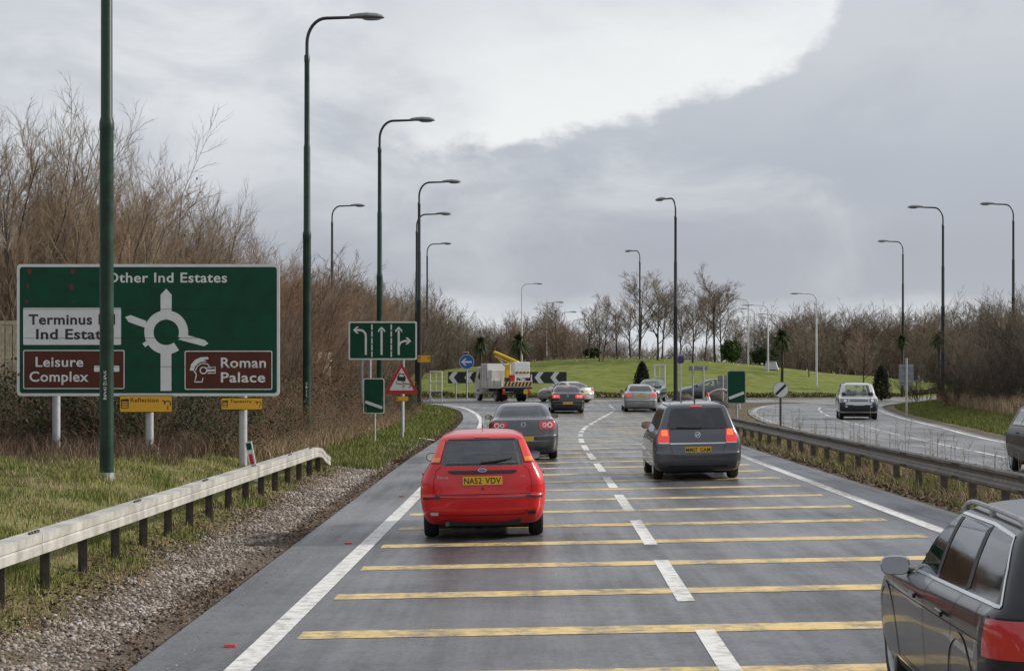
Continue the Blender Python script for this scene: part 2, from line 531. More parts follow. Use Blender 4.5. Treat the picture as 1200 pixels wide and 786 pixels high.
drt = np.maximum(drt, ss(1.0, 0.4, dr + 0.3 * jit) * (dr > -0.3) * (GY < 120))
drt = np.maximum(drt, mid * ss(0.9, 0.3, GX - XR(np.clip(GY, -30, 121)) + jit * 0.4) * 0.8)
drt = np.maximum(drt, mid * ss(74, 80, GY) * 0.7)
ca = gme.color_attributes.new('cover', 'FLOAT_COLOR', 'POINT')
cv = np.stack([lawn, scr, drt, np.ones_like(drt)], -1).astype(np.float32)
ca.data.foreach_set('color', cv.ravel())
ground = link(bpy.data.objects.new('ground', gme))
tag(ground, kind='structure')

# ---------------------------------------------------------------- asphalt, damp from rain
def asphalt_material(name, base, tracks=None, wet=0.0, tint=None):
    m = bpy.data.materials.new(name); m.use_nodes = True
    t = m.node_tree; n = t.nodes; L = t.links; p = n['Principled BSDF']
    tcn = n.new('ShaderNodeTexCoord')
    def noise(vec, s, d=6, r=0.6):
        k = n.new('ShaderNodeTexNoise'); k.inputs['Scale'].default_value = s; k.inputs['Detail'].default_value = d
        k.inputs['Roughness'].default_value = r; L.new(vec, k.inputs['Vector']); return k.outputs[0]
    def mth(op, a, b):
        k = n.new('ShaderNodeMath'); k.operation = op
        for i, v in enumerate((a, b)):
            if isinstance(v, (int, float)): k.inputs[i].default_value = v
            else: L.new(v, k.inputs[i])
        return k.outputs[0]
    def mr(x, a, b, c=0.0, d=1.0):
        k = n.new('ShaderNodeMapRange'); L.new(x, k.inputs[0])
        for i, v in enumerate((a, b, c, d)): k.inputs[i + 1].default_value = v
        return k.outputs[0]
    ob = tcn.outputs['Object']
    mp = n.new('ShaderNodeMapping'); mp.inputs['Scale'].default_value = (2.2, 0.10, 1); L.new(ob, mp.inputs[0])
    streak = noise(mp.outputs[0], 1.4, 5, 0.6)
    patch = noise(ob, 0.22, 5, 0.55)
    grain = noise(ob, 17, 9, 0.86)
    mott = noise(ob, 2.6, 7, 0.7)
    speck = n.new('ShaderNodeTexVoronoi'); speck.inputs['Scale'].default_value = 42; L.new(ob, speck.inputs['Vector'])
    sp = n.new('ShaderNodeSeparateXYZ'); L.new(ob, sp.inputs[0])
    # polished wheel tracks
    trk = None
    if tracks:
        for xc in tracks:
            d = mth('ABSOLUTE', mth('SUBTRACT', mth('ADD', sp.outputs[0], mth('MULTIPLY', sp.outputs[1], -0.008)), xc), 0.0)
            k = n.new('ShaderNodeMapRange'); k.interpolation_type = 'SMOOTHSTEP'; L.new(d, k.inputs[0])
            k.inputs[1].default_value = 0.42; k.inputs[2].default_value = 0.05
            trk = k.outputs[0] if trk is None else mth('MAXIMUM', trk, k.outputs[0])
    val = mth('ADD', mth('MULTIPLY', mr(streak, 0.3, 0.7), 0.30), mth('MULTIPLY', mr(patch, 0.3, 0.7), 0.35))
    val = mth('ADD', val, mth('MULTIPLY', mr(grain, 0.36, 0.64), 0.60))
    val = mth('ADD', val, mth('MULTIPLY', mr(mott, 0.3, 0.7, -0.14, 0.14), 1.0))
    if trk is not None:
        val = mth('SUBTRACT', val, mth('MULTIPLY', trk, 0.16))
    rmp = n.new('ShaderNodeValToRGB'); e = rmp.color_ramp.elements
    e[0].position = 0.15; e[0].color = (*[c * 0.22 for c in base], 1)
    e[1].position = 0.95; e[1].color = (*[c * 2.3 for c in base], 1)
    L.new(val, rmp.inputs[0])
    cur = rmp.outputs[0]
    # pale aggregate chips
    chip = mr(speck.outputs['Distance'], 0.16, 0.07)
    mx = n.new('ShaderNodeMix'); mx.data_type = 'RGBA'; L.new(mth('MULTIPLY', chip, mr(grain, 0.45, 0.6, 0, 0.35)), mx.inputs[0])
    L.new(cur, mx.inputs[6]); mx.inputs[7].default_value = (0.20, 0.195, 0.19, 1)
    cur = mx.outputs[2]
    L.new(cur, p.inputs['Base Color'])
    ro = mth('SUBTRACT', mr(mth('ADD', mth('MULTIPLY', patch, 0.6), mth('MULTIPLY', streak, 0.4)), 0.32, 0.66, 0.58 - wet, 0.30 - wet), 0.0)
    if trk is not None:
        ro = mth('SUBTRACT', ro, mth('MULTIPLY', trk, 0.07))
    L.new(ro, p.inputs['Roughness'])
    p.inputs['Specular IOR Level'].default_value = 0.36
    b = n.new('ShaderNodeBump'); b.inputs['Strength'].default_value = 0.45; b.inputs['Distance'].default_value = 0.010
    L.new(grain, b.inputs['Height']); L.new(b.outputs[0], p.inputs['Normal'])
    return m

A_MAIN = asphalt_material('asphalt_main', (0.068, 0.070, 0.076), tracks=(-0.95, 0.55, 2.75, 4.25), wet=0.06)
A_OPP = asphalt_material('asphalt_opposite', (0.092, 0.093, 0.097), wet=0.0)
A_RND = asphalt_material('asphalt_roundabout', (0.100, 0.092, 0.083), wet=0.0)

def strip(name, fl, fr, y0, y1, step, off, m, parent=None, ncross=14):
    ys = np.arange(y0, y1 + step * 0.5, step)
    u = np.linspace(0, 1, ncross)
    l, r = fl(ys), fr(ys)
    X = l[:, None] + (r - l)[:, None] * u[None, :]
    Y = np.repeat(ys[:, None], ncross, 1)
    V = np.stack([X, Y, H(X, Y) + off], -1).reshape(-1, 3)
    k = np.arange(len(ys) * ncross).reshape(len(ys), ncross)
    q = np.stack([k[:-1, :-1], k[:-1, 1:], k[1:, 1:], k[1:, :-1]], -1).reshape(-1, 4)
    return np_obj(name, V, q, m, parent, True)

road = tag(strip('approach_road', XL, XR, -20, 121, 1.0, 0.004, A_MAIN, ncross=16), kind='structure')
opp = tag(strip('opposite_road', OL, OR, -20, 122, 1.0, 0.008, A_OPP, ncross=14), kind='structure')
# circulating carriageway
th = np.linspace(0, 2 * math.pi, 241)[:-1]
rad = np.linspace(IR0 - 0.1, IR1, 14)
TH, RD = np.meshgrid(th, rad, indexing='ij')
RX, RY = ICX + RD * np.cos(TH), ICY + RD * np.sin(TH)
k = np.arange(TH.size).reshape(TH.shape)
q = np.stack([k, np.roll(k, -1, 0)], -1)
qq = np.stack([k[:, :-1], k[:, 1:], np.roll(k, -1, 0)[:, 1:], np.roll(k, -1, 0)[:, :-1]], -1).reshape(-1, 4)
rnd = tag(np_obj('roundabout_road', np.stack([RX, RY, H(RX, RY) + 0.013], -1).reshape(-1, 3), qq, A_RND, None, True), kind='structure')

def ring_kerb(name, cx, cy, r, a0, a1, n, w=0.13, h=0.11, inside=True):
    """kerb stones: each stone a child of a kerb structure"""
    root = bpy.data.objects.new(name, None); COL.objects.link(root); tag(root, kind='structure')
    for i in range(n):
        b0 = a0 + (a1 - a0) * (i + 0.012) / n; b1 = a0 + (a1 - a0) * (i + 0.988) / n
        V = []
        for a in (b0, b1):
            for rr, zz in ((r, -0.05), (r, h), (r - w, h), (r - w, -0.05)):
                x, y = cx + rr * math.cos(a), cy + rr * math.sin(a)
                V.append((x, y, hz(cx + r * math.cos(a), cy + r * math.sin(a)) + zz))
        MB().add(V, [(0, 1, 2, 3), (7, 6, 5, 4), (0, 4, 5, 1), (1, 5, 6, 2), (2, 6, 7, 3), (3, 7, 4, 0)]).build('kerb_stone', MATS['concrete'], root)
    return root
ring_kerb('island_kerb', ICX, ICY, IR0 + 0.13, R(205), R(335), 90)

# ---------------------------------------------------------------- painted markings
def paint_material(name, col, wear, under=(0.085, 0.083, 0.08)):
    m = bpy.data.materials.new(name); m.use_nodes = True
    t = m.node_tree; n = t.nodes; L = t.links; p = n['Principled BSDF']
    tcn = n.new('ShaderNodeTexCoord')
    k = n.new('ShaderNodeTexNoise'); k.inputs['Scale'].default_value = 7; k.inputs['Detail'].default_value = 8; k.inputs['Roughness'].default_value = 0.72
    L.new(tcn.outputs['Object'], k.inputs['Vector'])
    mpx = n.new('ShaderNodeMapping'); mpx.inputs['Scale'].default_value = (1.6, 0.15, 1); L.new(tcn.outputs['Object'], mpx.inputs[0])
    k2 = n.new('ShaderNodeTexNoise'); k2.inputs['Scale'].default_value = 1.0; k2.inputs['Detail'].default_value = 3
    L.new(mpx.outputs[0], k2.inputs['Vector'])
    ad = n.new('ShaderNodeMath'); ad.operation = 'ADD'; L.new(k.outputs[0], ad.inputs[0])
    k2m = n.new('ShaderNodeMath'); k2m.operation = 'MULTIPLY'; k2m.inputs[1].default_value = 0.7; L.new(k2.outputs[0], k2m.inputs[0])
    L.new(k2m.outputs[0], ad.inputs[1])
    r_ = n.new('ShaderNodeMapRange'); r_.inputs[1].default_value = 0.85 - wear; r_.inputs[2].default_value = 1.12 - wear
    r_.inputs[3].default_value = 0.0; r_.inputs[4].default_value = 0.85
    L.new(ad.outputs[0], r_.inputs[0])
    mx = n.new('ShaderNodeMix'); mx.data_type = 'RGBA'; L.new(r_.outputs[0], mx.inputs[0])
    mx.inputs[6].default_value = (*col, 1); mx.inputs[7].default_value = (*under, 1)
    L.new(mx.outputs[2], p.inputs['Base Color'])
    p.inputs['Roughness'].default_value = 0.5
    return m
P_WHITE = paint_material('paint_white', (0.68, 0.67, 0.64), 0.07)
P_WORN = paint_material('paint_worn_white', (0.60, 0.59, 0.56), 0.14)
P_YEL = paint_material('paint_yellow', (0.66, 0.47, 0.18), 0.10)
P_YELW = paint_material('paint_yellow_worn', (0.62, 0.50, 0.28), 0.13)

def marking(name, path, w, m, parent, off=0.009, ends=True):
    """a painted line of width w along a path of ground points"""
    P = [np.array(p[:2], float) for p in path]
    V = []
    for i, p in enumerate(P):
        t = P[min(i + 1, len(P) - 1)] - P[max(i - 1, 0)]
        t = t / np.linalg.norm(t); nn = np.array([-t[1], t[0]])
        for s in (1, -1):
            x, y = p + nn * s * w / 2
            V.append((x, y, hz(x, y) + off))
    F = [(2 * i, 2 * i + 1, 2 * i + 3, 2 * i + 2) for i in range(len(P) - 1)]
    return MB().add(V, F).build(name, m, parent)

def along(f, y0, y1, step):
    return [(float(f(y)), y) for y in np.append(np.arange(y0, y1 - 1e-6, step), y1)]

# left edge line, solid, swinging left into the roundabout
EL = pch([0, 14.8, 35, 60, 78, 90, 100, 108, 114, 118.5], [-2.33, -2.08, -1.78, -1.52, -1.38, -1.45, -1.80, -2.45, -3.35, -4.9])
marking('edge_line', along(EL, 4, 118.5, 1.0), 0.21, P_WHITE, road)
ER = pch([0, 26, 47, 66, 80], [5.62, 5.76, 5.93, 6.15, 6.6])
marking('edge_line', along(ER, 4, 80, 1.0), 0.20, P_WHITE, road)
# lane dashes between the two lanes, snaking right at the roundabout
CL = pch([0, 15, 26, 35, 45, 55, 63, 70, 78, 86, 94, 101, 108, 116], [1.45, 1.62, 1.80, 1.93, 2.05, 2.15, 2.28, 2.5, 2.95, 3.6, 4.35, 5.1, 5.75, 5.9])
dash = []
y = 6.1
while y < 62:
    dash.append((y, y + 4.1)); y += 6.15
while y < 100:
    dash.append((y, y + 3.0)); y += 3.9
while y < 116:
    dash.append((y, y + 1.6)); y += 3.0
for a, b in dash:
    marking('lane_dash', along(CL, a, b, 0.5), 0.17, P_WHITE, road)
# yellow transverse bars, closing up towards the roundabout
yb = 13.6
i = 0
while yb < 103:
    f = yb - 0.016 * 0
    nearness = yb < 52
    a = float(EL(yb)) + 0.22 + RG.uniform(-0.03, 0.03); b = float(ER(min(yb, 80))) - 0.36 + 0.02 * max(0, yb - 70) + RG.uniform(-0.03, 0.03)
    if yb > 60: a += 0.10
    marking('yellow_bar', [(x, yb + (0.45 if i == 0 else 0) + (x - 2) * -0.012) for x in np.linspace(a, b, 9)], 0.48 if yb < 60 else 0.46, P_YEL if nearness else P_YELW, road, off=0.0075)
    yb += 2.86 if yb < 60 else 2.7
    i += 1
# give-way dashes at the entry, two staggered rows
for row, (yy, n_, w) in enumerate(((108.6, 18, 0.30), (116.4, 14, 0.30))):
    for kx in range(n_):
        x = -1.9 + kx * 0.62 + row * 0.4
        if x > float(XR(min(yy, 121))) - 0.4: break
        curve = 0.02 * (x - 3) ** 2
        marking('give_way_dash', [(x, yy - curve * 0.3), (x + 0.40, yy - 0.02 - curve * 0.3)], w, P_WORN, road, off=0.016)
# lines on the circulating carriageway
for a in np.arange(244, 300, 2.2):
    if RG.random() < 0.85:
        marking('lane_dash', [(ICX + 47.6 * math.cos(R(q)), ICY + 47.6 * math.sin(R(q))) for q in (a, a + 0.5, a + 1.1)], 0.13, P_WORN, rnd, off=0.018)
# opposite carriageway
def shifted(f, d):
    return lambda y_: f(np.clip(y_, -30, 122)) + d
marking('edge_line', along(shifted(OR, -0.42), 20, 119, 1.0), 0.17, P_WHITE, opp, off=0.013)
marking('edge_line', along(shifted(OL, 0.35), 40, 121, 1.0), 0.17, P_WORN, opp, off=0.013)
OC = lambda y_: 0.5 * (OL(np.clip(y_, -30, 122)) + OR(np.clip(y_, -30, 122))) + 0.1
y = 30.0
while y < 113:
    marking('lane_dash', along(OC, y, y + 4.0, 1.0), 0.12, P_WHITE, opp, off=0.013); y += 6.0
    marking('lane_dash', along(OC, y - 1.3, y - 0.95, 0.35), 0.12, P_WHITE, opp, off=0.013)
# red road studs
mat('stud_red', (0.36, 0.02, 0.02), 0.3, emit=None)
mat('stud_body', (0.25, 0.10, 0.09), 0.5)
for k_, yv in enumerate((15.9, 25.6, 35.5, 45.2)):
    xv = float(EL(yv)) - 0.27
    o = MB().box((0, 0, 0.012), (0.11, 0.10, 0.020), taper=(0.7, 0.6)).build('road_stud', MATS['stud_red'], None, loc=(xv, yv, hz(xv, yv) + 0.004))
    tag(o, 'small red road stud beside the white left edge line, %s along' % ('nearest', 'second', 'third', 'fourth')[k_], 'road stud', 'red studs along the edge line')
# ================================================================ barriers
def ground_pt(x, y, dz=0.0):
    return (x, y, hz(x, y) + dz)

# left: open box beam on stubby posts
lb = thing('safety_barrier', 'pale box-beam crash barrier on short dark posts along the gravel strip', 'crash barrier', ground_pt(-4.55, 30))
BX = pch([10, 18, 30, 40, 44.5], [-4.80, -4.66, -4.50, -4.36, -4.30])
def beam_profile(pts, y0, y1, fx, base_h, name, m, parent, step=1.0, origin=(0, 0, 0), end_drop=None):
    ys = np.append(np.arange(y0, y1 - 1e-6, step), y1)
    V = []; F = []
    n = len(pts)
    for k, yy in enumerate(ys):
        x = float(fx(yy)); gz = float(gsm(x, yy))
        dz = -end_drop(yy) if end_drop else 0
        for (px, pz) in pts:
            V.append((x + px - origin[0], yy - origin[1], gz + base_h + pz + dz - origin[2]))
    for k in range(len(ys) - 1):
        for j in range(n):
            F.append((k * n + j, k * n + (j + 1) % n, (k + 1) * n + (j + 1) % n, (k + 1) * n + j))
    F.append(tuple(range(n))); F.append(tuple(range(len(ys) * n - 1, (len(ys) - 1) * n - 1, -1)))
    return MB().add(V, F).build(name, m, parent)
def gsm(x, y):
    return 0.25 * sum(H(x, y + d) for d in (-3, -1, 1, 3))
lo = lb.location
drop = lambda yy: 0.30 * float(ss(42.2, 44.5, yy))
y0 = 9.0
for y1 in (13.8, 18.6, 23.4, 28.2, 33.0, 37.8, 41.2, 44.5):
    beam_profile([(0.10, 0.0), (0.10, 0.085), (0.085, 0.10), (0.10, 0.115), (0.10, 0.20), (-0.10, 0.20), (-0.10, 0.0)], y0 + 0.008, y1 - 0.008, BX, 0.40, 'beam', MATS['rail_cream'], lb, 0.8, lo, drop)
    x = float(BX(y1)); gz = float(gsm(x, y1))
    mb = MB()
    for dy in (-0.16, -0.06, 0.06, 0.16):
        mb.tube([(x - lo[0] + 0.02, y1 + dy - lo[1], gz + 0.60 - lo[2] - drop(y1)), (x - lo[0] + 0.02, y1 + dy - lo[1], gz + 0.625 - lo[2] - drop(y1))], 0.018, 6)
    if y1 < 44: tag(mb.build('joint_bolts', MATS['bolt'], lb), kind='stuff')
    y0 = y1
for k, yy in enumerate([11.2, 12.8, 14.4, 16.0, 17.6, 19.2, 20.8, 22.4, 24.0, 25.6, 27.2, 28.8, 30.6, 32.4, 34.2, 36.0, 37.8, 39.6, 41.4, 43.0]):
    x = float(BX(yy)); gz = hz(x, yy); tz = float(gsm(x, yy)) + 0.40 - drop(yy)
    mb = MB()
    h = tz - gz + 0.35
    # Z-section post
    mb.box((0, 0, h / 2 - 0.3), (0.012, 0.11, h)).box((0.03, -0.061, h / 2 - 0.3), (0.07, 0.012, h)).box((-0.03, 0.061, h / 2 - 0.3), (0.07, 0.012, h))
    mb.build('post', MATS['rail_post'], lb, loc=(x - lo[0] - 0.03, yy - lo[1], gz - lo[2]))

# central reserve: W-beam rail
rb = thing('safety_barrier', 'dull grey corrugated crash barrier along the central reservation', 'crash barrier', ground_pt(7.3, 45))
CB = pch([5, 35, 60, 70, 78], [7.22, 7.30, 7.36, 7.55, 7.95])
lo = rb.location
W = [(-0.06, 0.0), (-0.085, 0.03), (-0.085, 0.07), (-0.02, 0.115), (-0.005, 0.155), (-0.02, 0.195), (-0.085, 0.24), (-0.085, 0.28), (-0.06, 0.31),
     (-0.052, 0.305), (-0.075, 0.275), (-0.075, 0.245), (-0.012, 0.20), (0.004, 0.155), (-0.012, 0.11), (-0.075, 0.065), (-0.075, 0.035), (-0.052, 0.005)]
W = W[::-1]
y0 = 6.0
while y0 < 76:
    y1 = min(y0 + 4.2, 77)
    beam_profile(W, y0 + 0.005, y1 - 0.005, CB, 0.37, 'beam', MATS['rail_grey'], rb, 0.7, lo)
    mb = MB(); x = float(CB(y1)); gz = float(gsm(x, y1))
    for dy in (-0.2, -0.08, 0.08, 0.2):
        mb.tube([(x - 0.09 - lo[0], y1 + dy - lo[1], gz + 0.42 - lo[2]), (x - 0.105 - lo[0], y1 + dy - lo[1], gz + 0.42 - lo[2])], 0.02, 6)
        mb.tube([(x - 0.09 - lo[0], y1 + dy - lo[1], gz + 0.63 - lo[2]), (x - 0.105 - lo[0], y1 + dy - lo[1], gz + 0.63 - lo[2])], 0.02, 6)
    tag(mb.build('joint_bolts', MATS['bolt'], rb), kind='stuff')
    y0 = y1
yy = 8.0
while yy < 76.5:
    x = float(CB(yy)); gz = hz(x, yy); h = float(gsm(x, yy)) + 0.66 - gz + 0.3
    MB().box((0, 0, h / 2 - 0.3), (0.10, 0.012, h)).box((-0.05, 0.03, h / 2 - 0.3), (0.012, 0.07, h)).box((0.05, 0.03, h / 2 - 0.3), (0.012, 0.07, h)).build('post', MATS['rail_post'], rb, loc=(x + 0.05 - lo[0], yy - lo[1], gz - lo[2]))
    yy += 2.05

# brown hump of piled soil with edging on the splitter island
def soil_mound(name, label, cx, cy, rx, ry, h, m):
    n, k_ = 30, 9
    V = []; F = []
    for i in range(k_):
        u = i / (k_ - 1)
        for j in range(n):
            a = 2 * math.pi * j / n
            x, y = cx + rx * (1 - u) * math.cos(a), cy + ry * (1 - u) * math.sin(a)
            zz = h * math.sqrt(max(0, 1 - (1 - u) ** 2)) + RG.normal(0, 0.03) * (u > 0)
            V.append((x, y, hz(x, y) - 0.03 + zz))
    for i in range(k_ - 1):
        for j in range(n):
            F.append((i * n + j, i * n + (j + 1) % n, (i + 1) * n + (j + 1) % n, (i + 1) * n + j))
    o = MB().add(V, F).build(name, m, None, True)
    return tag(o, label, 'soil heap')
mat('soil', (0.055, 0.043, 0.034), 0.95, var=0.5, vscale=4, bump=0.6, bscale=12)
soil_mound('soil_heap', 'brown rounded heap of soil on the splitter island beside the silver saloon', 10.0, 112.0, .80, 2.0, 0.86, MATS['soil'])
soil_mound('soil_heap', 'brown heap of soil under the pale hoop rail behind the grey people carrier', 12.05, 112.6, 1.0, 2.0, 0.95, MATS['soil'])
hp = thing('hoop_rail', 'pale curved hoop rail arching over soil behind the grey people carrier', 'rail', ground_pt(12.0, 110.2))
MB().tube([(1.05 * math.cos(R(a)), 0, 1.08 * math.sin(R(a))) for a in range(-8, 190, 9)], .075, 10).build('hoop', MATS['rail_cream'], hp, True)
MB().tube([(-.82, 0, -.2), (-.82, 0, .55)], .04, 8).build('stay', MATS['galv'], hp, True)
MB().tube([(.82, 0, -.2), (.82, 0, .55)], .04, 8).build('stay', MATS['galv'], hp, True)

# ================================================================ lamp columns
def lamp_meshes(colmat, armmat, hgt=12.0, arm=2.1, detail=True, rk=1.0):
    root = bpy.data.objects.new('lamp_post', None); COL.objects.link(root)
    s = hgt / 12.0
    c = MB()
    prof = [(-0.3, .118), (5.7 * s, .115), (5.74 * s, .122), (5.85 * s, .122), (5.95 * s, .098), (8.3 * s, .095), (8.4 * s, .078), (10.7 * s, .072), (10.75 * s, .08), (10.9 * s, .08), (10.95 * s, .05)]
    c.tube([(0, 0, z) for z, r in prof], [r * rk for z, r in prof], 14)
    col = c.build('column', colmat, root, True)
    if detail:
        MB().box((0, -0.117, 0.9), (0.11, 0.012, 0.55)).build('door', colmat, col)
        MB().tube([(0, 0, -0.1), (0, 0, 0.12)], [.128, .128], 14).build('base_sleeve', MATS['galv'], col)
    a = MB()
    P = [(0, 0, 10.8 * s)]
    for k in range(9):
        th_ = math.pi / 2 * k / 8
        P.append((0.55 * (1 - math.cos(th_)), 0, 11.25 * s + 0.72 * math.sin(th_)))
    P.append((arm - 0.75, 0, 11.25 * s + 0.745))
    a.tube(P, [.048] * (len(P) - 1) + [.042], 10)
    a.build('arm', armmat, root, True)
    l = MB()
    x0, z0 = arm - 0.90, 11.25 * s + 0.745
    rings = [(0.0, .05, .05, 0), (0.03, .09, .075, .01), (0.25, .13, .10, .02), (0.50, .17, .12, .02), (0.78, .17, .11, .01), (0.93, .13, .07, 0), (1.0, .04, .02, -.01)]
    V = []; F = []
    n = 12
    for (dx, ry, rz, up) in rings:
        for j in range(n):
            t_ = 2 * math.pi * j / n
            zz = rz * math.sin(t_)
            V.append((x0 + dx, ry * math.cos(t_), z0 + up + (zz if zz > 0 else zz * 0.55)))
    for i_ in range(len(rings) - 1):
        for j in range(n):
            F.append((i_ * n + j, i_ * n + (j + 1) % n, (i_ + 1) * n + (j + 1) % n, (i_ + 1) * n + j))
    F += [tuple(range(n)), tuple(range(len(rings) * n - 1, (len(rings) - 1) * n - 1, -1))]
    lo_ = l.add(V, F).build('lantern', MATS['lantern'] if colmat is not MATS['pole_white'] else MATS['galv_pale'], root, True)
    g_ = MB(); V = []; F = []
    for i_ in range(7):
        for j in range(7):
            u, v_ = i_ / 6, -1 + 2 * j / 6
            V.append((x0 + 0.38 + 0.5 * u, 0.14 * v_, z0 - 0.045 - 0.045 * math.sqrt(max(0, (1 - v_ * v_) * (1 - (2 * u - 1) ** 2)))))
    for i_ in range(6):
        for j in range(6):
            F.append((i_ * 7 + j, i_ * 7 + j + 1, (i_ + 1) * 7 + j + 1, (i_ + 1) * 7 + j))
    g_.add(V, F).build('lantern_bowl', MATS['lantern_glass'], lo_, True)
    return root

protoG = lamp_meshes(MATS['pole_green'], MATS['pole_dark'])
protoD = lamp_meshes(MATS['pole_dark'], MATS['pole_dark'])
protoW = lamp_meshes(MATS['pole_white'], MATS['pole_white'], 10.0, 2.0, False, 0.7)
LG = 'street lamps round the junction'
def lamp(proto, x, y, rz, label, dz=0.0, scale=None):
    o = copy_tree(proto, (x, y, hz(x, y) + dz), rz, label, scale, LG)
    o['category'] = 'street lamp'
    return o
lamp1 = lamp(protoG, -6.65, 31.5, 0, 'thick green lamp post standing in front of the big green direction sign')
lamp2 = lamp(protoG, -5.82, 54.5, 0, 'tall green lamp post between the big sign and the lane sign')
lamp(protoG, -5.24, 76.0, 0, 'dark green lamp post rising behind the three-lane arrow sign')
lamp(protoD, -4.86, 100.5, 0, 'dark lamp post with a yellow sign strapped low on it')
lamp(protoD, -6.0, 121.0, 0, 'dark lamp post just behind the one with the yellow sign', dz=-0.1)
lamp(protoD, -7.6, 172.0, 0, 'slim dark lamp post far behind the others on the roadside row', dz=-0.5)
lamp(protoD, -11.9, 127.0, 0, 'dark lamp post rising out of the brown hedge', dz=0.9)
lamp(protoD, 9.25, 108.6, R(115), 'tall dark lamp post on the splitter island by the purple disc')
lamp(protoD, 12.05, 181.0, R(125), 'dark lamp post behind the grass mound among the bare trees', dz=-1.6)
lamp(protoD, 26.6, 118.5, R(180), 'dark lamp post at the edge of the right-hand thicket, tallest of the three there')
lamp(protoD, 32.9, 126.0, R(180), 'dark lamp post rising from the thicket by the right edge of the picture', dz=0.7)
lamp(protoD, 33.8, 166.0, R(180), 'smaller dark lamp post behind the grey sign back')
lamp(protoW, 0.95, 187.0, 0, 'white lamp post with curved arm just right of the lorry', scale=(1, 1, 0.82))
lamp(protoW, 4.0, 222.0, 0, 'second white lamp post right of the lorry')
lamp(protoW, 6.6, 256.0, 0, 'third white lamp post right of the lorry')
lamp(protoW, 9.15, 290.0, 0, 'fourth and smallest white lamp post right of the lorry')
lamp(protoW, 24.1, 152.0, R(180), 'white lamp post above the right flank of the grass mound', scale=(1, 1, 0.72))
lamp(protoW, 21.6, 162.0, R(180), 'white lamp post with long arm left of the mound-top palm', scale=(1, 1, 0.64), dz=-0.9)
for r_ in (protoG, protoD, protoW):
    for ch in list(r_.children):
        for g2 in list(ch.children):
            bpy.data.objects.remove(g2)
        bpy.data.objects.remove(ch)
    bpy.data.objects.remove(r_)
# far galvanised columns whose heads are lost in the trees
for k_, (px, Y, topz) in enumerate([(877, 205, 9.0), (884, 230, 9.0), (905, 240, 8.5)]):
    x = (px - 600) * Y / 2250
    o = MB().tube([(0, 0, -0.3), (0, 0, 4.5), (0, 0, 4.6), (0, 0, topz)], [.11, .10, .075, .06], 10).tube([(0, 0, topz - 0.05), (-0.25, 0, topz + 0.3), (-0.9, 0, topz + 0.45), (-1.7, 0, topz + 0.45)], [.05, .05, .05, .09], 8).build('lamp_post', MATS['pole_white'], None, True, loc=(x, Y, hz(x, Y) + 0.2))
    tag(o, ('thin pale lamp column left of the round green bush', 'thin pale lamp column among far brown trees right of the bush', 'thin pale lamp column beside the mound-top palm')[k_], 'street lamp', LG)

# white stickers with the column number on the two near posts
mat('sticker', (0.7, 0.7, 0.68), 0.5)
def sticker(parent, z, h, r=0.12):
    V = []; F = []
    for k in range(5):
        a = R(-104 + 7 * k)
        for zz in (z, z + h):
            V.append((r * math.cos(a), r * math.sin(a), zz))
    for k in range(4):
        F.append((2 * k, 2 * k + 2, 2 * k + 3, 2 * k + 1))
    return MB().add(V, F).build('number_sticker', MATS['sticker'], parent)
def col_digits(parent, z, txt, s=0.045, r=0.121, plate=None):
    for k, chh in enumerate(txt):
        text_obj(chh, plate, parent, -0.028, 0.028, z - k * s, s * 0.78, -r, bold=0.02, name='digit')
for lp, zz, ss_ in ((lamp1, 1.74, .047), (lamp2, 1.60, .06)):
    colm = [c for c in lp.children if c.name.startswith('column')][0]
    col_digits(colm, zz, '7/2-D-7/26' if lp is lamp1 else '2/1-7/2', ss_, plate=MATS['sticker'])

# ================================================================ signs
def rrect(x0, z0, x1, z1, r, n=5):
    P = []
    for cx, cz, a0 in ((x1 - r, z1 - r, 0), (x0 + r, z1 - r, 90), (x0 + r, z0 + r, 180), (x1 - r, z0 + r, 270)):
        for k in range(n + 1):
            a = R(a0 + 90 * k / n)
            P.append((cx + r * math.cos(a), cz + r * math.sin(a)))
    return P
def flat(name, pts, m, parent, y, t=0.002):
    return MB().prism(pts, y, y + t).build(name, m, parent)
def disc(cx, cz, r, n=36):
    return [(cx + r * math.cos(2 * math.pi * k / n), cz + r * math.sin(2 * math.pi * k / n)) for k in range(n)]
def band(path, w):
    """stroke of width w along a 2D path"""
    P = [np.array(p, float) for p in path]; L_, R_ = [], []
    for i, p in enumerate(P):
        t = P[min(i + 1, len(P) - 1)] - P[max(i - 1, 0)]
        t = t / np.linalg.norm(t); nn = np.array([-t[1], t[0]])
        L_.append(tuple(p + nn * w / 2)); R_.append(tuple(p - nn * w / 2))
    return L_ + R_[::-1]
def arc2(cx, cz, r, a0, a1, n=14):
    return [(cx + r * math.cos(R(a0 + (a1 - a0) * k / n)), cz + r * math.sin(R(a0 + (a1 - a0) * k / n))) for k in range(n + 1)]
def posts(parent, xs, y, top, r=0.057, m='galv', basez=None):
    for x in xs:
        wx, wy = parent.location.x + x, parent.location.y + y
        zb = hz(wx, wy) - parent.location.z - 0.3
        MB().tube([(x, y, zb), (x, y, top)], r, 14).build('post', MATS[m], parent, True)

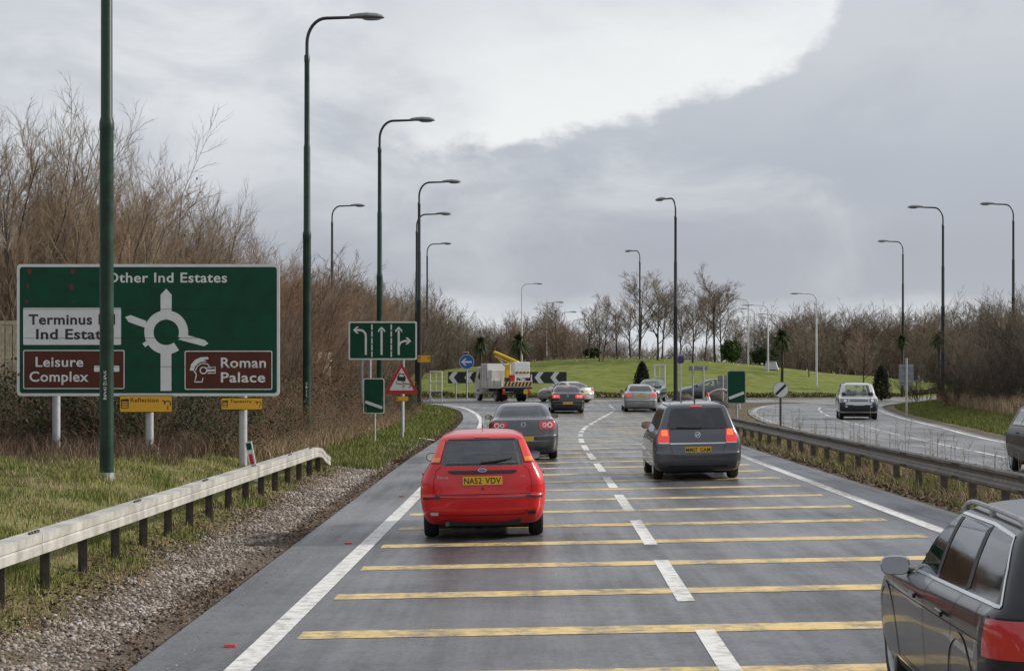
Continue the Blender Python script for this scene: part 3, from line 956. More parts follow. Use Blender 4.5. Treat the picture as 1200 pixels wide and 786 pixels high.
# --- the big direction sign (1 unit of U = one step of its layout grid)
SY = 40.0
U = 0.00491 * SY / 40.0
bs = thing('direction_sign', 'huge green direction sign with roundabout diagram, white panel and brown panels', 'road sign', (-7.60, SY, hz(-7.6, SY)))
BZ = 4.52 - bs.location.z         # top edge, local
def sx(u): return (u - 595.5) * U
def sz(v): return BZ - (v - 38) * U
bs.location.x = (20.5 + 327) / 2 * SY / 2250 - 600 * SY / 2250
flat('back_panel', rrect(sx(38), sz(597), sx(1153), sz(38), 0.08), MATS['sign_white'], bs, 0.0, 0.03)
face = flat('green_face', rrect(sx(50), sz(585), sx(1141), sz(50), 0.06), MATS['sign_green'], bs, -0.003, 0.003)
for v in (228, 350, 472):
    flat('seam', [(sx(50), sz(v)), (sx(1141), sz(v)), (sx(1141), sz(v + 1.3)), (sx(50), sz(v + 1.3))], MATS['seam'], bs, -0.0135, 0.0005)
SW, SB, SG = MATS['sign_white'], MATS['sign_black'], MATS['sign_green']
text_obj('Other Ind Estates', SW, bs, sx(418), sx(930), sz(115), 41 * U, -0.007, 0.016)
pw = flat('white_panel', rrect(sx(65), sz(380), sx(480), sz(223), 0.025), SW, bs, -0.006, 0.003)
text_obj('Terminus Rd', SB, pw, sx(88), sx(455), sz(293), 42 * U, -0.010, 0.024)
text_obj('Ind Estate', SB, pw, sx(120), sx(434), sz(355), 42 * U, -0.010, 0.024)
def brown(u0, v0, u1, v1):
    b = flat('brown_panel', rrect(sx(u0), sz(v1), sx(u1), sz(v0), 0.035), SW, bs, -0.006, 0.003)
    flat('brown_face', rrect(sx(u0 + 4), sz(v1 - 4), sx(u1 - 4), sz(v0 + 4), 0.025), MATS['sign_brown'], b, -0.008, 0.002)
    return b
b1 = brown(65, 402, 495, 567)
text_obj('Leisure', SW, b1, sx(118), sx(320), sz(473), 42 * U, -0.012, 0.017)
text_obj('Complex', SW, b1, sx(92), sx(342), sz(535), 42 * U, -0.012, 0.017)
mb = MB().prism(rrect(sx(366), sz(494), sx(390), sz(468), 0.02), -0.012, -0.010).prism(rrect(sx(448), sz(494), sx(473), sz(468), 0.02), -0.012, -0.010).prism([(sx(388), sz(487)), (sx(450), sz(487)), (sx(450), sz(475)), (sx(388), sz(475))], -0.0115, -0.010)
mb.build('leisure_symbol', SW, b1)
b2 = brown(750, 405, 1122, 570)
text_obj('Roman', SW, b2, sx(904), sx(1095), sz(476), 42 * U, -0.012, 0.017)
text_obj('Palace', SW, b2, sx(904), sx(1092), sz(538), 42 * U, -0.012, 0.017)
hel = MB()
hel.prism([(sx(a), sz(b)) for a, b in [(772, 488), (778, 462), (795, 443), (818, 433), (848, 431), (853, 440), (830, 444), (846, 452), (824, 451), (806, 460), (794, 474), (788, 490)]], -0.012, -0.010)
hel.prism(band([(sx(a), sz(b)) for a, b in [(790, 490), (800, 505), (797, 522), (792, 537), (824, 537), (828, 520)]], 5 * U), -0.012, -0.010)
hel.prism(band([(sx(a), sz(b)) for a, b in [(795, 490), (806, 468), (826, 458), (848, 462), (856, 472)]], 4 * U), -0.0118, -0.010)
hel.prism(band(arc2(sx(830), sz(488), 14 * U, 0, 359, 18), 5 * U), -0.0122, -0.010)
hel.prism(band([(sx(a), sz(b)) for a, b in [(846, 477), (880, 473), (880, 500), (848, 500)]], 5 * U), -0.0116, -0.010)
hel.prism([(sx(842), sz(484)), (sx(878), sz(483)), (sx(878), sz(492)), (sx(842), sz(494))], -0.0112, -0.010)
hel.build('helmet_symbol', SW, b2)
# roundabout diagram
dg_ = MB()
cx, cz = sx(672), sz(327)
ring = []
a0, a1 = -52, 290
dg_.prism(band(arc2(cx, cz, 73.5 * U, 90, 306, 40), 39 * U), -0.0075, -0.0035)
dg_.prism(band(arc2(cx, cz, 73.5 * U, -20, 90, 22), 39 * U), -0.0075, -0.0035)
dg_.prism([(sx(648), sz(243)), (sx(648), sz(168)), (sx(672), sz(142)), (sx(695), sz(168)), (sx(695), sz(243))], -0.0080, -0.0036)
dg_.prism([(sx(588), sz(279)), (sx(520), sz(254)), (sx(498), sz(262)), (sx(512), sz(283)), (sx(582), sz(308))], -0.0084, -0.0036)
dg_.prism([(sx(757), sz(337)), (sx(836), sz(360)), (sx(851), sz(375)), (sx(832), sz(386)), (sx(722), sz(357))], -0.0088, -0.0036)
dg_.prism([(sx(648), sz(404)), (sx(648), sz(575)), (sx(694), sz(575)), (sx(694), sz(404))], -0.0092, -0.0036)
dg_.prism([(sx(690), sz(420)), (sx(717), sz(408)), (sx(700), sz(374)), (sx(668), sz(386))], -0.0096, -0.0036)
dg_.prism([(sx(600), sz(378)), (sx(582), sz(390)), (sx(571), sz(374)), (sx(590), sz(362))], -0.0100, -0.0036)
dg_.build('roundabout_diagram', SW, bs)
# rust-red marks left by a removed patch
for (u, v, w_, h_) in [(92, 68, 9, 14), (84, 132, 7, 12), (80, 195, 8, 8), (275, 70, 10, 12), (272, 134, 9, 16), (278, 198, 5, 5)]:
    P = [(sx(u + w_ * math.cos(a) * RG.uniform(.6, 1.1)), sz(v + h_ * math.sin(a) * RG.uniform(.6, 1.1))) for a in np.linspace(0, 2 * math.pi, 11)[:-1]]
    flat('red_stain', P, MATS['sign_stain'], bs, -0.0055, 0.0025)
posts(bs, [sx(200), sx(597), sx(995)], 0.11, sz(60), 0.085, 'galv_pale')
for v in (110, 320, 530):
    MB().box((0, 0.05, sz(v)), (5.2, 0.04, 0.06)).build('back_rail', MATS['galv'], bs)

def yellow_plate(parent, px0, py0, px1, py1, txt, Y, name='sign', label=None, loc=None, arrow=True, sym=True):
    s = 2250 / Y
    w, h = (px1 - px0) / s, (py1 - py0) / s
    t = thing('temporary_sign', label, 'temporary sign', loc)
    flat('rim', rrect(-w / 2, 0, w / 2, h, 0.02), SB, t, 0.0, 0.006)
    f = flat('plate', rrect(-w / 2 + .012, .012, w / 2 - .012, h - .012, 0.015), MATS['sign_yellow'], t, -0.003, 0.003)
    if txt:
        text_obj(txt, SB, f, -w * 0.29, w * 0.24, h * 0.60, h * 0.25, -0.006, 0.01)
    if sym:
        q_ = MB()
        x, z, e = -w * 0.40, h * 0.5, h * 0.2
        q_.prism(band([(x - e, z - 1.3 * e), (x - e, z + .6 * e)], e * .25), -0.0055, -0.002)
        q_.prism(band([(x + e, z - 1.3 * e), (x + e, z + .6 * e)], e * .25), -0.0056, -0.002)
        for kz in (-1.2, -.5, .2):
            q_.prism(band([(x - e, z + kz * e), (x + e, z + kz * e)], e * .22), -0.0058, -0.002)
        q_.prism([(x - 1.3 * e, z + .7 * e), (x + 1.3 * e, z + .7 * e), (x + 1.1 * e, z + 1.5 * e), (x - 1.1 * e, z + 1.3 * e)], -0.006, -0.002)
        q_.build('house_symbol', SB, f)
    if arrow:
        q_ = MB(); x, z, e = w * 0.41, h * 0.50, h * 0.17
        q_.prism(band(arc2(x, z, e, -40, 200, 14), e * .35), -0.0055, -0.002)
        q_.prism(band([(x + e * .1, z - e * .6), (x + e * .1, z - e * 2)], e * .35), -0.0058, -0.002)
        q_.prism([(x - e * 2.2, z + e * 1.4), (x - e * .6, z + e * .9), (x - e * .9, z + e * .2)], -0.006, -0.002)
        q_.build('arrow_symbol', SB, f)
    return t
def wpt(px, py, Y):
    """world point at depth Y that this photograph shows at (px, py)"""
    return Vector(((px - 600) * Y / 2250, Y, 2.2 - (py - 440) * Y / 2250))
yellow_plate(None, 140, 463, 202, 483, 'Reflection', SY - .05, label='yellow temporary sign reading Reflection under the big green sign', loc=wpt(171, 483, SY - 0.06))
yellow_plate(None, 259, 466, 308, 480, 'Tapestry', SY - .05, label='smaller yellow temporary sign reading Tapestry on the right post of the big sign', loc=wpt(283.5, 480, SY - 0.06))

# --- three-lane arrow sign
LY = 71.0
s_ = 2250 / LY
ls = thing('lane_sign', 'green lane sign with three white arrows and dashed dividers', 'road sign', (wpt(448.5, 421, LY).x, LY, hz(wpt(448.5, 421, LY).x, LY)))
lz = wpt(448, 421.5, LY).z - ls.location.z
w2, hh = 81 / s_ / 2, 45 / s_
k = hh / 222
def lx(u): return (u - 337.5) * k
def lzz(v): return lz + (355 - v) * k
flat('back_panel', rrect(lx(140), lzz(355), lx(535), lzz(133), 0.06), SW, ls, 0, 0.03)
flat('green_face', rrect(lx(149), lzz(346), lx(526), lzz(142), 0.045), SG, ls, -0.004, 0.004)
ars = [MB(), MB(), MB()]
ar = ars[0]
def head(u, v, dx, dz, mbx, y=-0.0085):
    ex, ez = dx, dz; nx_, nz_ = -dz, dx
    P = [(u, v), (u - ex * 20 + nx_ * 20, v + ez * 20 - nz_ * 20), (u - ex * 34 + nx_ * 20, v + ez * 34 - nz_ * 20), (u - ex * 18 + nx_ * 5, v + ez * 18 - nz_ * 5), (u - ex * 18 - nx_ * 5, v + ez * 18 + nz_ * 5), (u - ex * 34 - nx_ * 20, v + ez * 34 + nz_ * 20), (u - ex * 20 - nx_ * 20, v + ez * 20 + nz_ * 20)]
    mbx.prism([(lx(a), lzz(b)) for a, b in P], y, -0.004)
ar.prism(band([(lx(240), lzz(326)), (lx(240), lzz(220))] + [(lx(240 - 34 + 34 * math.cos(R(a))), lzz(217 - 34 * math.sin(R(a)))) for a in (15, 35, 55, 75, 90)] + [(lx(185), lzz(183))], 12 * k), -0.007, -0.004)
head(166, 183, -1, 0, ar)
ar = ars[1]
ar.prism(band([(lx(331), lzz(326)), (lx(331), lzz(185))], 12 * k), -0.0072, -0.004); head(331, 163, 0, 1, ar)
ar = ars[2]
ar.prism(band([(lx(430), lzz(326)), (lx(430), lzz(185))], 12 * k), -0.0074, -0.004); head(430, 163, 0, 1, ar)
ar.prism(band([(lx(431), lzz(275)), (lx(440), lzz(256)), (lx(458), lzz(247)), (lx(482), lzz(246))], 12 * k), -0.0078, -0.004); head(502, 246, 1, 0, ar)
for ar in ars: ar.build('lane_arrow', SW, ls)
for u in (275, 387):
    for v in (150, 190, 230, 268, 306):
        flat('divider_dash', [(lx(u - 4), lzz(v)), (lx(u + 4), lzz(v)), (lx(u + 4), lzz(v + 32)), (lx(u - 4), lzz(v + 32))], SW, ls, -0.007, 0.003)
posts(ls, [lx(216), lx(263), lx(455)], 0.09, lzz(150), 0.05, 'galv')

# --- countdown markers
def countdown(px, py0, py1, Y, flip, label, w_px, dz=0.0):
    s = 2250 / Y; w, h = w_px / s, (py1 - py0) / s
    x = (px - 600) * Y / 2250
    t = thing('countdown_marker', label, 'road sign', (x, Y, hz(x, Y)))
    zb = 2.2 - (py1 - 440) / s - t.location.z
    flat('back_panel', rrect(-w / 2, zb, w / 2, zb + h, 0.07), SW if not flip else MATS['galv'], t, 0, 0.02)
    flat('green_face', rrect(-w / 2 + .03, zb + .03, w / 2 - .03, zb + h - .03, 0.06), SG, t, -0.004, 0.004)
    a = 1 if flip else -1
    flat('white_bar', band([(-w * .40, zb + h * (.25 - a * .085)), (w * .40, zb + h * (.25 + a * .085))], h * .085), SW, t, -0.0075, 0.003)
    posts(t, [0.02], 0.06, zb + h * .9, 0.042, 'galv')
    return t
countdown(438, 443, 484.5, 60.0, False, 'narrow green countdown marker with one white bar below the lane sign', 25)
countdown(863, 434, 473, 69.0, True, 'narrow green countdown marker behind the central barrier beside the grey people carrier', 22)

# --- slippery road triangle
TY = 66.0
tx = (470.5 - 600) * TY / 2250
st = thing('warning_sign', 'red triangle sign showing a skidding car', 'road sign', (tx, TY, hz(tx, TY)))
s = 2250 / TY
z0 = 2.2 - (461.5 - 440) / s - st.location.z; z1 = 2.2 - (424.5 - 440) / s - st.location.z
wv = 41 / s / 2
def rtri(w_, za, zb_, r):
    C_ = [(-w_, za), (w_, za), (0, zb_)]; P = []
    for i_ in range(3):
        p = np.array(C_[i_]); a = np.array(C_[i_ - 1]) - p; b = np.array(C_[(i_ + 1) % 3]) - p
        a = a / np.linalg.norm(a); b = b / np.linalg.norm(b)
        for tt in (0, .25, .5, .75, 1):
            P.append(tuple(p + a * r * (1 - tt) ** 2 + b * r * tt ** 2))
    return P
flat('red_border', rtri(wv, z0, z1, 0.10), MATS['sign_red'], st, 0, 0.012)
hq = z1 - z0
flat('white_face', rtri(wv * .70, z0 + hq * .115, z0 + hq * .83, 0.04), SW, st, -0.004, 0.004)
ck = MB(); cz_ = z0 + hq * .47
def tq(a, b): return (a * wv, cz_ + b * hq)
ck.prism([tq(-.24, -.05), tq(.20, -.07), tq(.26, .05), tq(.20, .08), tq(.15, .17), tq(-.14, .19), tq(-.20, .10), tq(-.26, .07)], -0.0075, -0.004)
ck.prism(band([tq(-.28, -.08), tq(-.30, -.14), tq(0, -.15), tq(.18, -.20), tq(.05, -.27)], .05 * wv), -0.0078, -0.004)
ck.prism(band([tq(.05, -.07), tq(.12, -.13), tq(.45, -.16), tq(.55, -.22), tq(.40, -.27)], .05 * wv), -0.0080, -0.004)
ck.build('skidding_car_symbol', SB, st)
flat('window_cutout', [tq(-.13, .08), tq(.13, .07), tq(.11, .14), tq(-.11, .155)], SW, st, -0.0095, 0.0015)
posts(st, [0.02], 0.06, z1 - 0.12, 0.055, 'galv')
yellow_plate(None, 463, 464, 479, 470, None, TY - .05, label='tiny yellow plate below the red triangle sign', loc=wpt(471, 470, TY - 0.02), arrow=False)
yellow_plate(None, 488.5, 416, 504, 424.5, None, 100, label='yellow temporary sign strapped to a dark lamp post beside the lane sign', loc=wpt(497, 424.5, 100.2))

# --- chevron boards, blue arrow disc
def chevron(px0, px1, Y, n, first, label):
    s = 2250 / Y
    x = ((px0 + px1) / 2 - 600) * Y / 2250
    t = thing('chevron_board', label, 'road sign', (x, Y, hz(x, Y)))
    w = (px1 - px0) / s; zb = 2.2 - (449 - 440) / s - t.location.z; h = 13.5 / s
    flat('board', [(-w / 2, zb), (w / 2, zb), (w / 2, zb + h), (-w / 2, zb + h)], SB, t, 0, 0.03)
    step = 18.5 / s
    for k in range(n):
        a = -w / 2 + first / s + k * step
        flat('chevron', [(a, zb + h / 2), (a + h * .36, zb + h * .98), (a + h * .80, zb + h * .98), (a + h * .44, zb + h / 2), (a + h * .80, zb + h * .02), (a + h * .36, zb + h * .02)], SW, t, -0.004, 0.004)
    posts(t, [-w * .28, w * .28], 0.07, zb + h * .8, 0.05, 'galv')
    return t
chevron(525, 567, 134.5, 2, 0.8, 'black and white chevron board left of the lorry')
chevron(600, 664, 135.0, 3, 8, 'black and white chevron board right of the lorry')
bx = (547 - 600) * 133 / 2250
ba = thing('keep_left_disc', 'round blue disc with white left arrow behind the lorry', 'road sign', (bx, 133, hz(bx, 133)))
bz = 2.2 + (440 - 424) * 133 / 2250 - ba.location.z; br = 8.6 * 133 / 2250
flat('rim', disc(0, bz, br), SW, ba, 0, 0.01)
flat('blue_face', disc(0, bz, br * .94), MATS['sign_blue'], ba, -0.004, 0.004)
ap = MB().prism(band([(-br * .35, bz), (br * .68, bz)], br * .24), -0.008, -0.004)
ap.prism([(-br * .78, bz), (-br * .22, bz + br * .50), (-br * .02, bz + br * .50), (-br * .45, bz), (-br * .02, bz - br * .50), (-br * .22, bz - br * .50)], -0.0085, -0.004)
ap.build('arrow', SW, ba)
MB().box((-0.05, 0.0, bz + br * 1.35), (0.42, 0.14, 0.07)).tube([(0.12, 0.05, bz + br), (0.12, 0.05, bz + br * 1.35)], 0.02, 8).build('sign_lamp', MATS['galv_pale'], ba)
posts(ba, [0.0], 0.06, bz + br * .8, 0.055, 'galv')

# --- empty white sign frames
def sign_frame(px0, px1, py0, py1, Y, label, cols=2):
    s = 2250 / Y
    x = ((px0 + px1) / 2 - 600) * Y / 2250
    t = thing('empty_sign_stand', label, 'sign frame', (x, Y, hz(x, Y)))
    w = (px1 - px0) / s / 2; zt = 2.2 - (py0 - 440) / s - t.location.z
    for xx in (-w, w):
        MB().tube([(xx, 0, -0.2), (xx, 0, zt)], 0.05, 10).build('post', MATS['pole_white'], t, True)
        MB().tube([(xx, 0, 0.45), (xx + 0.25, -0.35, 0.0)], 0.025, 8).build('brace', MATS['pole_white'], t, True)
    for f in (1.0, .66, .36):
        MB().tube([(-w, 0, zt * f - .02), (w, 0, zt * f - .02)], 0.038, 8).build('crossbar', MATS['pole_white'], t, True)
    MB().tube([(0, 0, zt * .36), (0, 0, zt)], 0.03, 8).build('upright', MATS['pole_white'], t, True)
    return t
sign_frame(504, 517.5, 435, 470, 124.0, 'empty white sign frame on the left verge before the chevron board')
sign_frame(767, 779, 427.5, 460, 134.0, 'empty white sign frame on the mound beside the dark conifer')

# --- national speed limit disc on a dark pole
ny_ = 72.0; nxx = (915 - 600) * ny_ / 2250
ns = thing('speed_limit_disc', 'white disc with black diagonal stripe on a dark pole behind the barrier', 'road sign', (nxx, ny_, hz(nxx, ny_)))
nz_ = 2.2 - (456.5 - 440) * ny_ / 2250 - ns.location.z; nr = 9.3 * ny_ / 2250
flat('rim', disc(0, nz_, nr), MATS['sign_grey_back'], ns, 0, 0.01)
flat('white_face', disc(0, nz_, nr * .93), SW, ns, -0.004, 0.004)
flat('black_stripe', band([(-nr * .62, nz_ - nr * .60), (nr * .62, nz_ + nr * .60)], nr * .32), SB, ns, -0.0075, 0.003)
posts(ns, [0.0], 0.05, nz_ + nr * .8, 0.045, 'rail_post')

# --- purple disc on the splitter island, back of a low sign and of two grey signs
py_ = 110.5; pxx = (797.5 - 600) * py_ / 2250
ps = thing('purple_disc', 'purple disc on a pale post beside the tall dark lamp post', 'road sign', (pxx, py_, hz(pxx, py_)))
pz = 2.2 + (440 - 421.5) * py_ / 2250 - ps.location.z
flat('back_plate', disc(0, pz, 0.21), MATS['galv'], ps, 0.012, 0.01)
flat('purple_face', disc(0, pz, 0.22), MATS['sign_purple'], ps, 0, 0.01)
flat('lamp_cap', [(-.15, pz + .29), (.17, pz + .29), (.17, pz + .36), (-.15, pz + .36)], MATS['galv_pale'], ps, 0, 0.1)
posts(ps, [0.0], 0.05, pz + .29, 0.04, 'galv_pale')
def back_sign(px0, px1, py0, py1, Y, label, n=2, m='sign_grey_back', pr=0.05, rails=True, over=0.1):
    s = 2250 / Y
    x = ((px0 + px1) / 2 - 600) * Y / 2250
    t = thing('blank_road_sign', label, 'road sign', (x, Y, hz(x, Y)))
    w = (px1 - px0) / s; zt = 2.2 - (py0 - 440) / s - t.location.z; zb = 2.2 - (py1 - 440) / s - t.location.z
    flat('panel', rrect(-w / 2, zb, w / 2, zt, min(0.05, (zt - zb) * .2)), MATS[m], t, 0.0, 0.02)
    if rails:
        for f in (.2, .55, .9) if zt - zb > .8 else (.25, .75):
            MB().box((0, -0.02, zb + (zt - zb) * f), (w * .96, 0.03, 0.05)).build('back_rail', MATS['galv'], t)
    xs = [-w * .28, w * .28] if n == 2 else [0.0]
    posts(t, xs, -0.08, zt + over, pr, 'galv_pale')
    return t
back_sign(807, 829, 428.5, 434, 112.0, 'low grey sign back on two pale posts right of the purple disc', over=0.02)
back_sign(841, 853, 440, 453, 111.0, 'small dark grey sign back beside the green marker on the splitter island', n=1, over=0.0)
back_sign(1053.5, 1070.5, 426.5, 451.5, 96.0, 'grey back of a tall sign on one post by the right-hand verge', n=1, over=0.3, pr=0.055)

# --- leaning verge marker post, traffic cone
mp_ = thing('marker_post', 'white verge marker post with red reflector leaning left behind the barrier', 'marker post', ground_pt(-4.95, 37.2, -0.05))
mp_.rotation_euler = (0, R(-11), 0)
MB().box((0, 0, 0.42), (0.13, 0.05, 0.84)).build('post', MATS['sign_white'], mp_)
MB().box((0, -0.03, 0.48), (0.07, 0.012, 0.24)).build('red_reflector', MATS['sign_red'], mp_)
MB().box((0, -0.03, 0.75), (0.09, 0.012, 0.13)).build('green_plate', MATS['sign_green'], mp_)
mat('cone_orange', (0.75, 0.07, 0.02), 0.5)
cn = thing('traffic_cone', 'red and white traffic cone leaning behind the grey people carrier', 'traffic cone', ground_pt(11.2, 108.6))
cn.rotation_euler = (0, R(-9), 0)
MB().tube([(0, 0, 0.04), (0, 0, .34)], [.20, .145], 16).build('cone_base_band', MATS['cone_orange'], cn, True)
MB().tube([(0, 0, .34), (0, 0, .72)], [.145, .085], 16).build('white_sleeve', MATS['sign_white'], cn, True)
MB().tube([(0, 0, .72), (0, 0, 1.0)], [.085, .04], 16).build('tip', MATS['cone_orange'], cn, True)
MB().box((0, 0, 0.02), (.46, .46, .04)).build('foot', MATS['cone_orange'], cn)

# --- timber fences half hidden by the hedge
def fence(x0, y0, x1, y1, h, label, gap=0.16, bw=0.14, post_every=9, dz=0.0):
    t = thing('timber_fence', label, 'fence', (x0, y0, hz(x0, y0) + dz))
    d = Vector((x1 - x0, y1 - y0, 0)); L_ = d.length; d.normalize(); a = math.atan2(d.y, d.x)
    t.rotation_euler = (0, 0, a)
    n = int(L_ / gap)
    me = None
    for k in range(n):
        if me is None:
            o = MB().box((0, 0, h / 2), (bw, 0.02, h)).build('board', MATS['timber'], t); me = o.data
        else:
            o = link(bpy.data.objects.new('board', me), t)
        o.location = (k * gap + 0.08, 0, RG.uniform(-0.015, 0.015))
    for k in range(0, n + 1, post_every):
        MB().box((k * gap, 0.075, h / 2), (0.1, 0.1, h + 0.1)).build('fence_post', MATS['timber'], t)
    for z in (h * .2, h * .8, h + .03):
        MB().box((L_ / 2, 0.04 if z < h else 0.0, z), (L_, 0.05, 0.09)).build('rail', MATS['timber'], t)
    return t
fence(-13.4, 42.6, -10.75, 43.2, 2.15, 'tall close-boarded timber fence at the left edge behind the big sign', dz=0.1)
fence(-9.30, 88.0, -8.45, 90.2, 1.5, 'short run of timber fence poking through the hedge left of the lane sign', gap=0.17, bw=0.12, dz=1.1)
# ================================================================ vegetation
def veg_material(name, stops, rough=0.85, island=True, objrand=0.0, scale=2.0, trans=0.0):
    m = bpy.data.materials.new(name); m.use_nodes = True
    t = m.node_tree; n = t.nodes; L = t.links; p = n['Principled BSDF']
    rmp = n.new('ShaderNodeValToRGB'); e = rmp.color_ramp.elements
    e[0].position, e[0].color = stops[0][0], (*stops[0][1], 1)
    e[1].position, e[1].color = stops[-1][0], (*stops[-1][1], 1)
    for q, c in stops[1:-1]:
        z = e.new(q); z.color = (*c, 1)
    if island:
        g_ = n.new('ShaderNodeNewGeometry'); src = g_.outputs['Random Per Island']
    tcn = n.new('ShaderNodeTexCoord')
    k = n.new('ShaderNodeTexNoise'); k.inputs['Scale'].default_value = scale; k.inputs['Detail'].default_value = 4
    L.new(tcn.outputs['Object'], k.inputs['Vector'])
    if island:
        a = n.new('ShaderNodeMath'); a.operation = 'MULTIPLY_ADD'; L.new(k.outputs[0], a.inputs[0]); a.inputs[1].default_value = 1.1; a.inputs[2].default_value = -0.30
        b = n.new('ShaderNodeMath'); b.operation = 'MULTIPLY_ADD'; L.new(src, b.inputs[0]); b.inputs[1].default_value = 0.5; L.new(a.outputs[0], b.inputs[2])
        f = b.outputs[0]
    else:
        f = k.outputs[0]
    L.new(f, rmp.inputs[0])
    cur = rmp.outputs[0]
    if objrand:
        oi = n.new('ShaderNodeObjectInfo'); hs = n.new('ShaderNodeHueSaturation')
        mr = n.new('ShaderNodeMapRange'); mr.inputs[3].default_value = 1 - objrand; mr.inputs[4].default_value = 1 + objrand
        L.new(oi.outputs['Random'], mr.inputs[0]); L.new(mr.outputs[0], hs.inputs['Value']); L.new(cur, hs.inputs['Color']); cur = hs.outputs[0]
    L.new(cur, p.inputs['Base Color'])
    p.inputs['Roughness'].default_value = rough; p.inputs['Specular IOR Level'].default_value = 0.25
    MATS[name] = m
    return m
veg_material('grass_rough', [(0.12, (0.060, 0.090, 0.018)), (0.40, (0.125, 0.165, 0.034)), (0.62, (0.22, 0.215, 0.072)), (0.88, (0.40, 0.32, 0.16))], scale=1.1)
veg_material('grass_green', [(0.12, (0.060, 0.090, 0.016)), (0.45, (0.120, 0.155, 0.030)), (0.7, (0.20, 0.19, 0.065)), (0.9, (0.30, 0.25, 0.12))])
veg_material('straw', [(0.15, (0.15, 0.105, 0.062)), (0.5, (0.27, 0.20, 0.12)), (0.85, (0.42, 0.33, 0.21))])
veg_material('bark_tan', [(0.3, (0.12, 0.088, 0.056)), (0.5, (0.205, 0.153, 0.100)), (0.7, (0.31, 0.238, 0.160))], island=False, objrand=0.22, scale=1.2)
veg_material('bark_grey', [(0.3, (0.105, 0.080, 0.058)), (0.5, (0.18, 0.14, 0.105)), (0.7, (0.27, 0.22, 0.17))], island=False, objrand=0.2, scale=1.2)
veg_material('bark_dark', [(0.3, (0.030, 0.024, 0.019)), (0.5, (0.055, 0.043, 0.034)), (0.7, (0.09, 0.072, 0.056))], island=False, objrand=0.2, scale=1.2)
veg_material('bark_red', [(0.3, (0.12, 0.070, 0.046)), (0.5, (0.20, 0.122, 0.080)), (0.7, (0.29, 0.185, 0.125))], island=False, objrand=0.2, scale=1.2)
veg_material('bark_russet', [(0.3, (0.090, 0.062, 0.044)), (0.5, (0.155, 0.110, 0.080)), (0.7, (0.235, 0.175, 0.13))], island=False, objrand=0.3, scale=1.0)
veg_material('bark_wood', [(0.3, (0.085, 0.066, 0.048)), (0.5, (0.15, 0.120, 0.090)), (0.7, (0.23, 0.19, 0.15))], island=False, objrand=0.38, scale=1.0)
veg_material('bark_olive', [(0.3, (0.070, 0.058, 0.040)), (0.5, (0.125, 0.105, 0.072)), (0.7, (0.20, 0.17, 0.125))], island=False, objrand=0.38, scale=1.0)
veg_material('bark_trunk', [(0.3, (0.026, 0.022, 0.018)), (0.5, (0.050, 0.042, 0.034)), (0.7, (0.09, 0.078, 0.062))], island=False, scale=6)
veg_material('leaf_dark', [(0.15, (0.014, 0.024, 0.010)), (0.5, (0.034, 0.048, 0.017)), (0.8, (0.075, 0.082, 0.034))])
veg_material('leaf_bramble', [(0.15, (0.028, 0.030, 0.012)), (0.45, (0.070, 0.062, 0.026)), (0.65, (0.115, 0.064, 0.040)), (0.85, (0.19, 0.12, 0.085))])
veg_material('leaf_conifer', [(0.2, (0.010, 0.013, 0.008)), (0.55, (0.020, 0.025, 0.013)), (0.85, (0.038, 0.042, 0.024))])
veg_material('leaf_green', [(0.15, (0.022, 0.042, 0.012)), (0.5, (0.050, 0.085, 0.022)), (0.8, (0.10, 0.135, 0.04))])
veg_material('leaf_palm', [(0.15, (0.018, 0.034, 0.012)), (0.5, (0.045, 0.068, 0.024)), (0.85, (0.12, 0.135, 0.06))])
veg_material('leaf_beech', [(0.2, (0.16, 0.060, 0.030)), (0.5, (0.26, 0.105, 0.05)), (0.8, (0.36, 0.17, 0.09))])
veg_material('dead_leaf', [(0.15, (0.050, 0.032, 0.021)), (0.5, (0.115, 0.076, 0.050)), (0.85, (0.21, 0.15, 0.105))])
veg_material('stone', [(0.10, (0.075, 0.055, 0.041)), (0.40, (0.18, 0.148, 0.122)), (0.68, (0.30, 0.265, 0.235)), (0.95, (0.48, 0.445, 0.42))], scale=1.3)

def seg_mesh(segs):
    """(n,8) rows p0 p1 r0 r1 -> three-sided sticks"""
    S = np.asarray(segs, np.float64)
    p0, p1 = S[:, 0:3], S[:, 3:6]; r0, r1 = S[:, 6], S[:, 7]
    d = p1 - p0; d /= np.linalg.norm(d, axis=1)[:, None] + 1e-9
    ref = np.where(np.abs(d[:, 2:3]) < 0.9, np.array([[0, 0, 1.0]]), np.array([[1.0, 0, 0]]))
    a = np.cross(d, ref); a /= np.linalg.norm(a, axis=1)[:, None] + 1e-9
    b = np.cross(d, a)
    n = len(S)
    V = np.zeros((n, 6, 3))
    for k in range(3):
        t = 2 * math.pi * k / 3
        off = a * math.cos(t) + b * math.sin(t)
        V[:, k] = p0 + off * r0[:, None]; V[:, 3 + k] = p1 + off * r1[:, None]
    base = (np.arange(n) * 6)[:, None]
    F = np.concatenate([base + np.array([[k, (k + 1) % 3, 3 + (k + 1) % 3, 3 + k]]) for k in range(3)], 0)
    return V.reshape(-1, 3), F

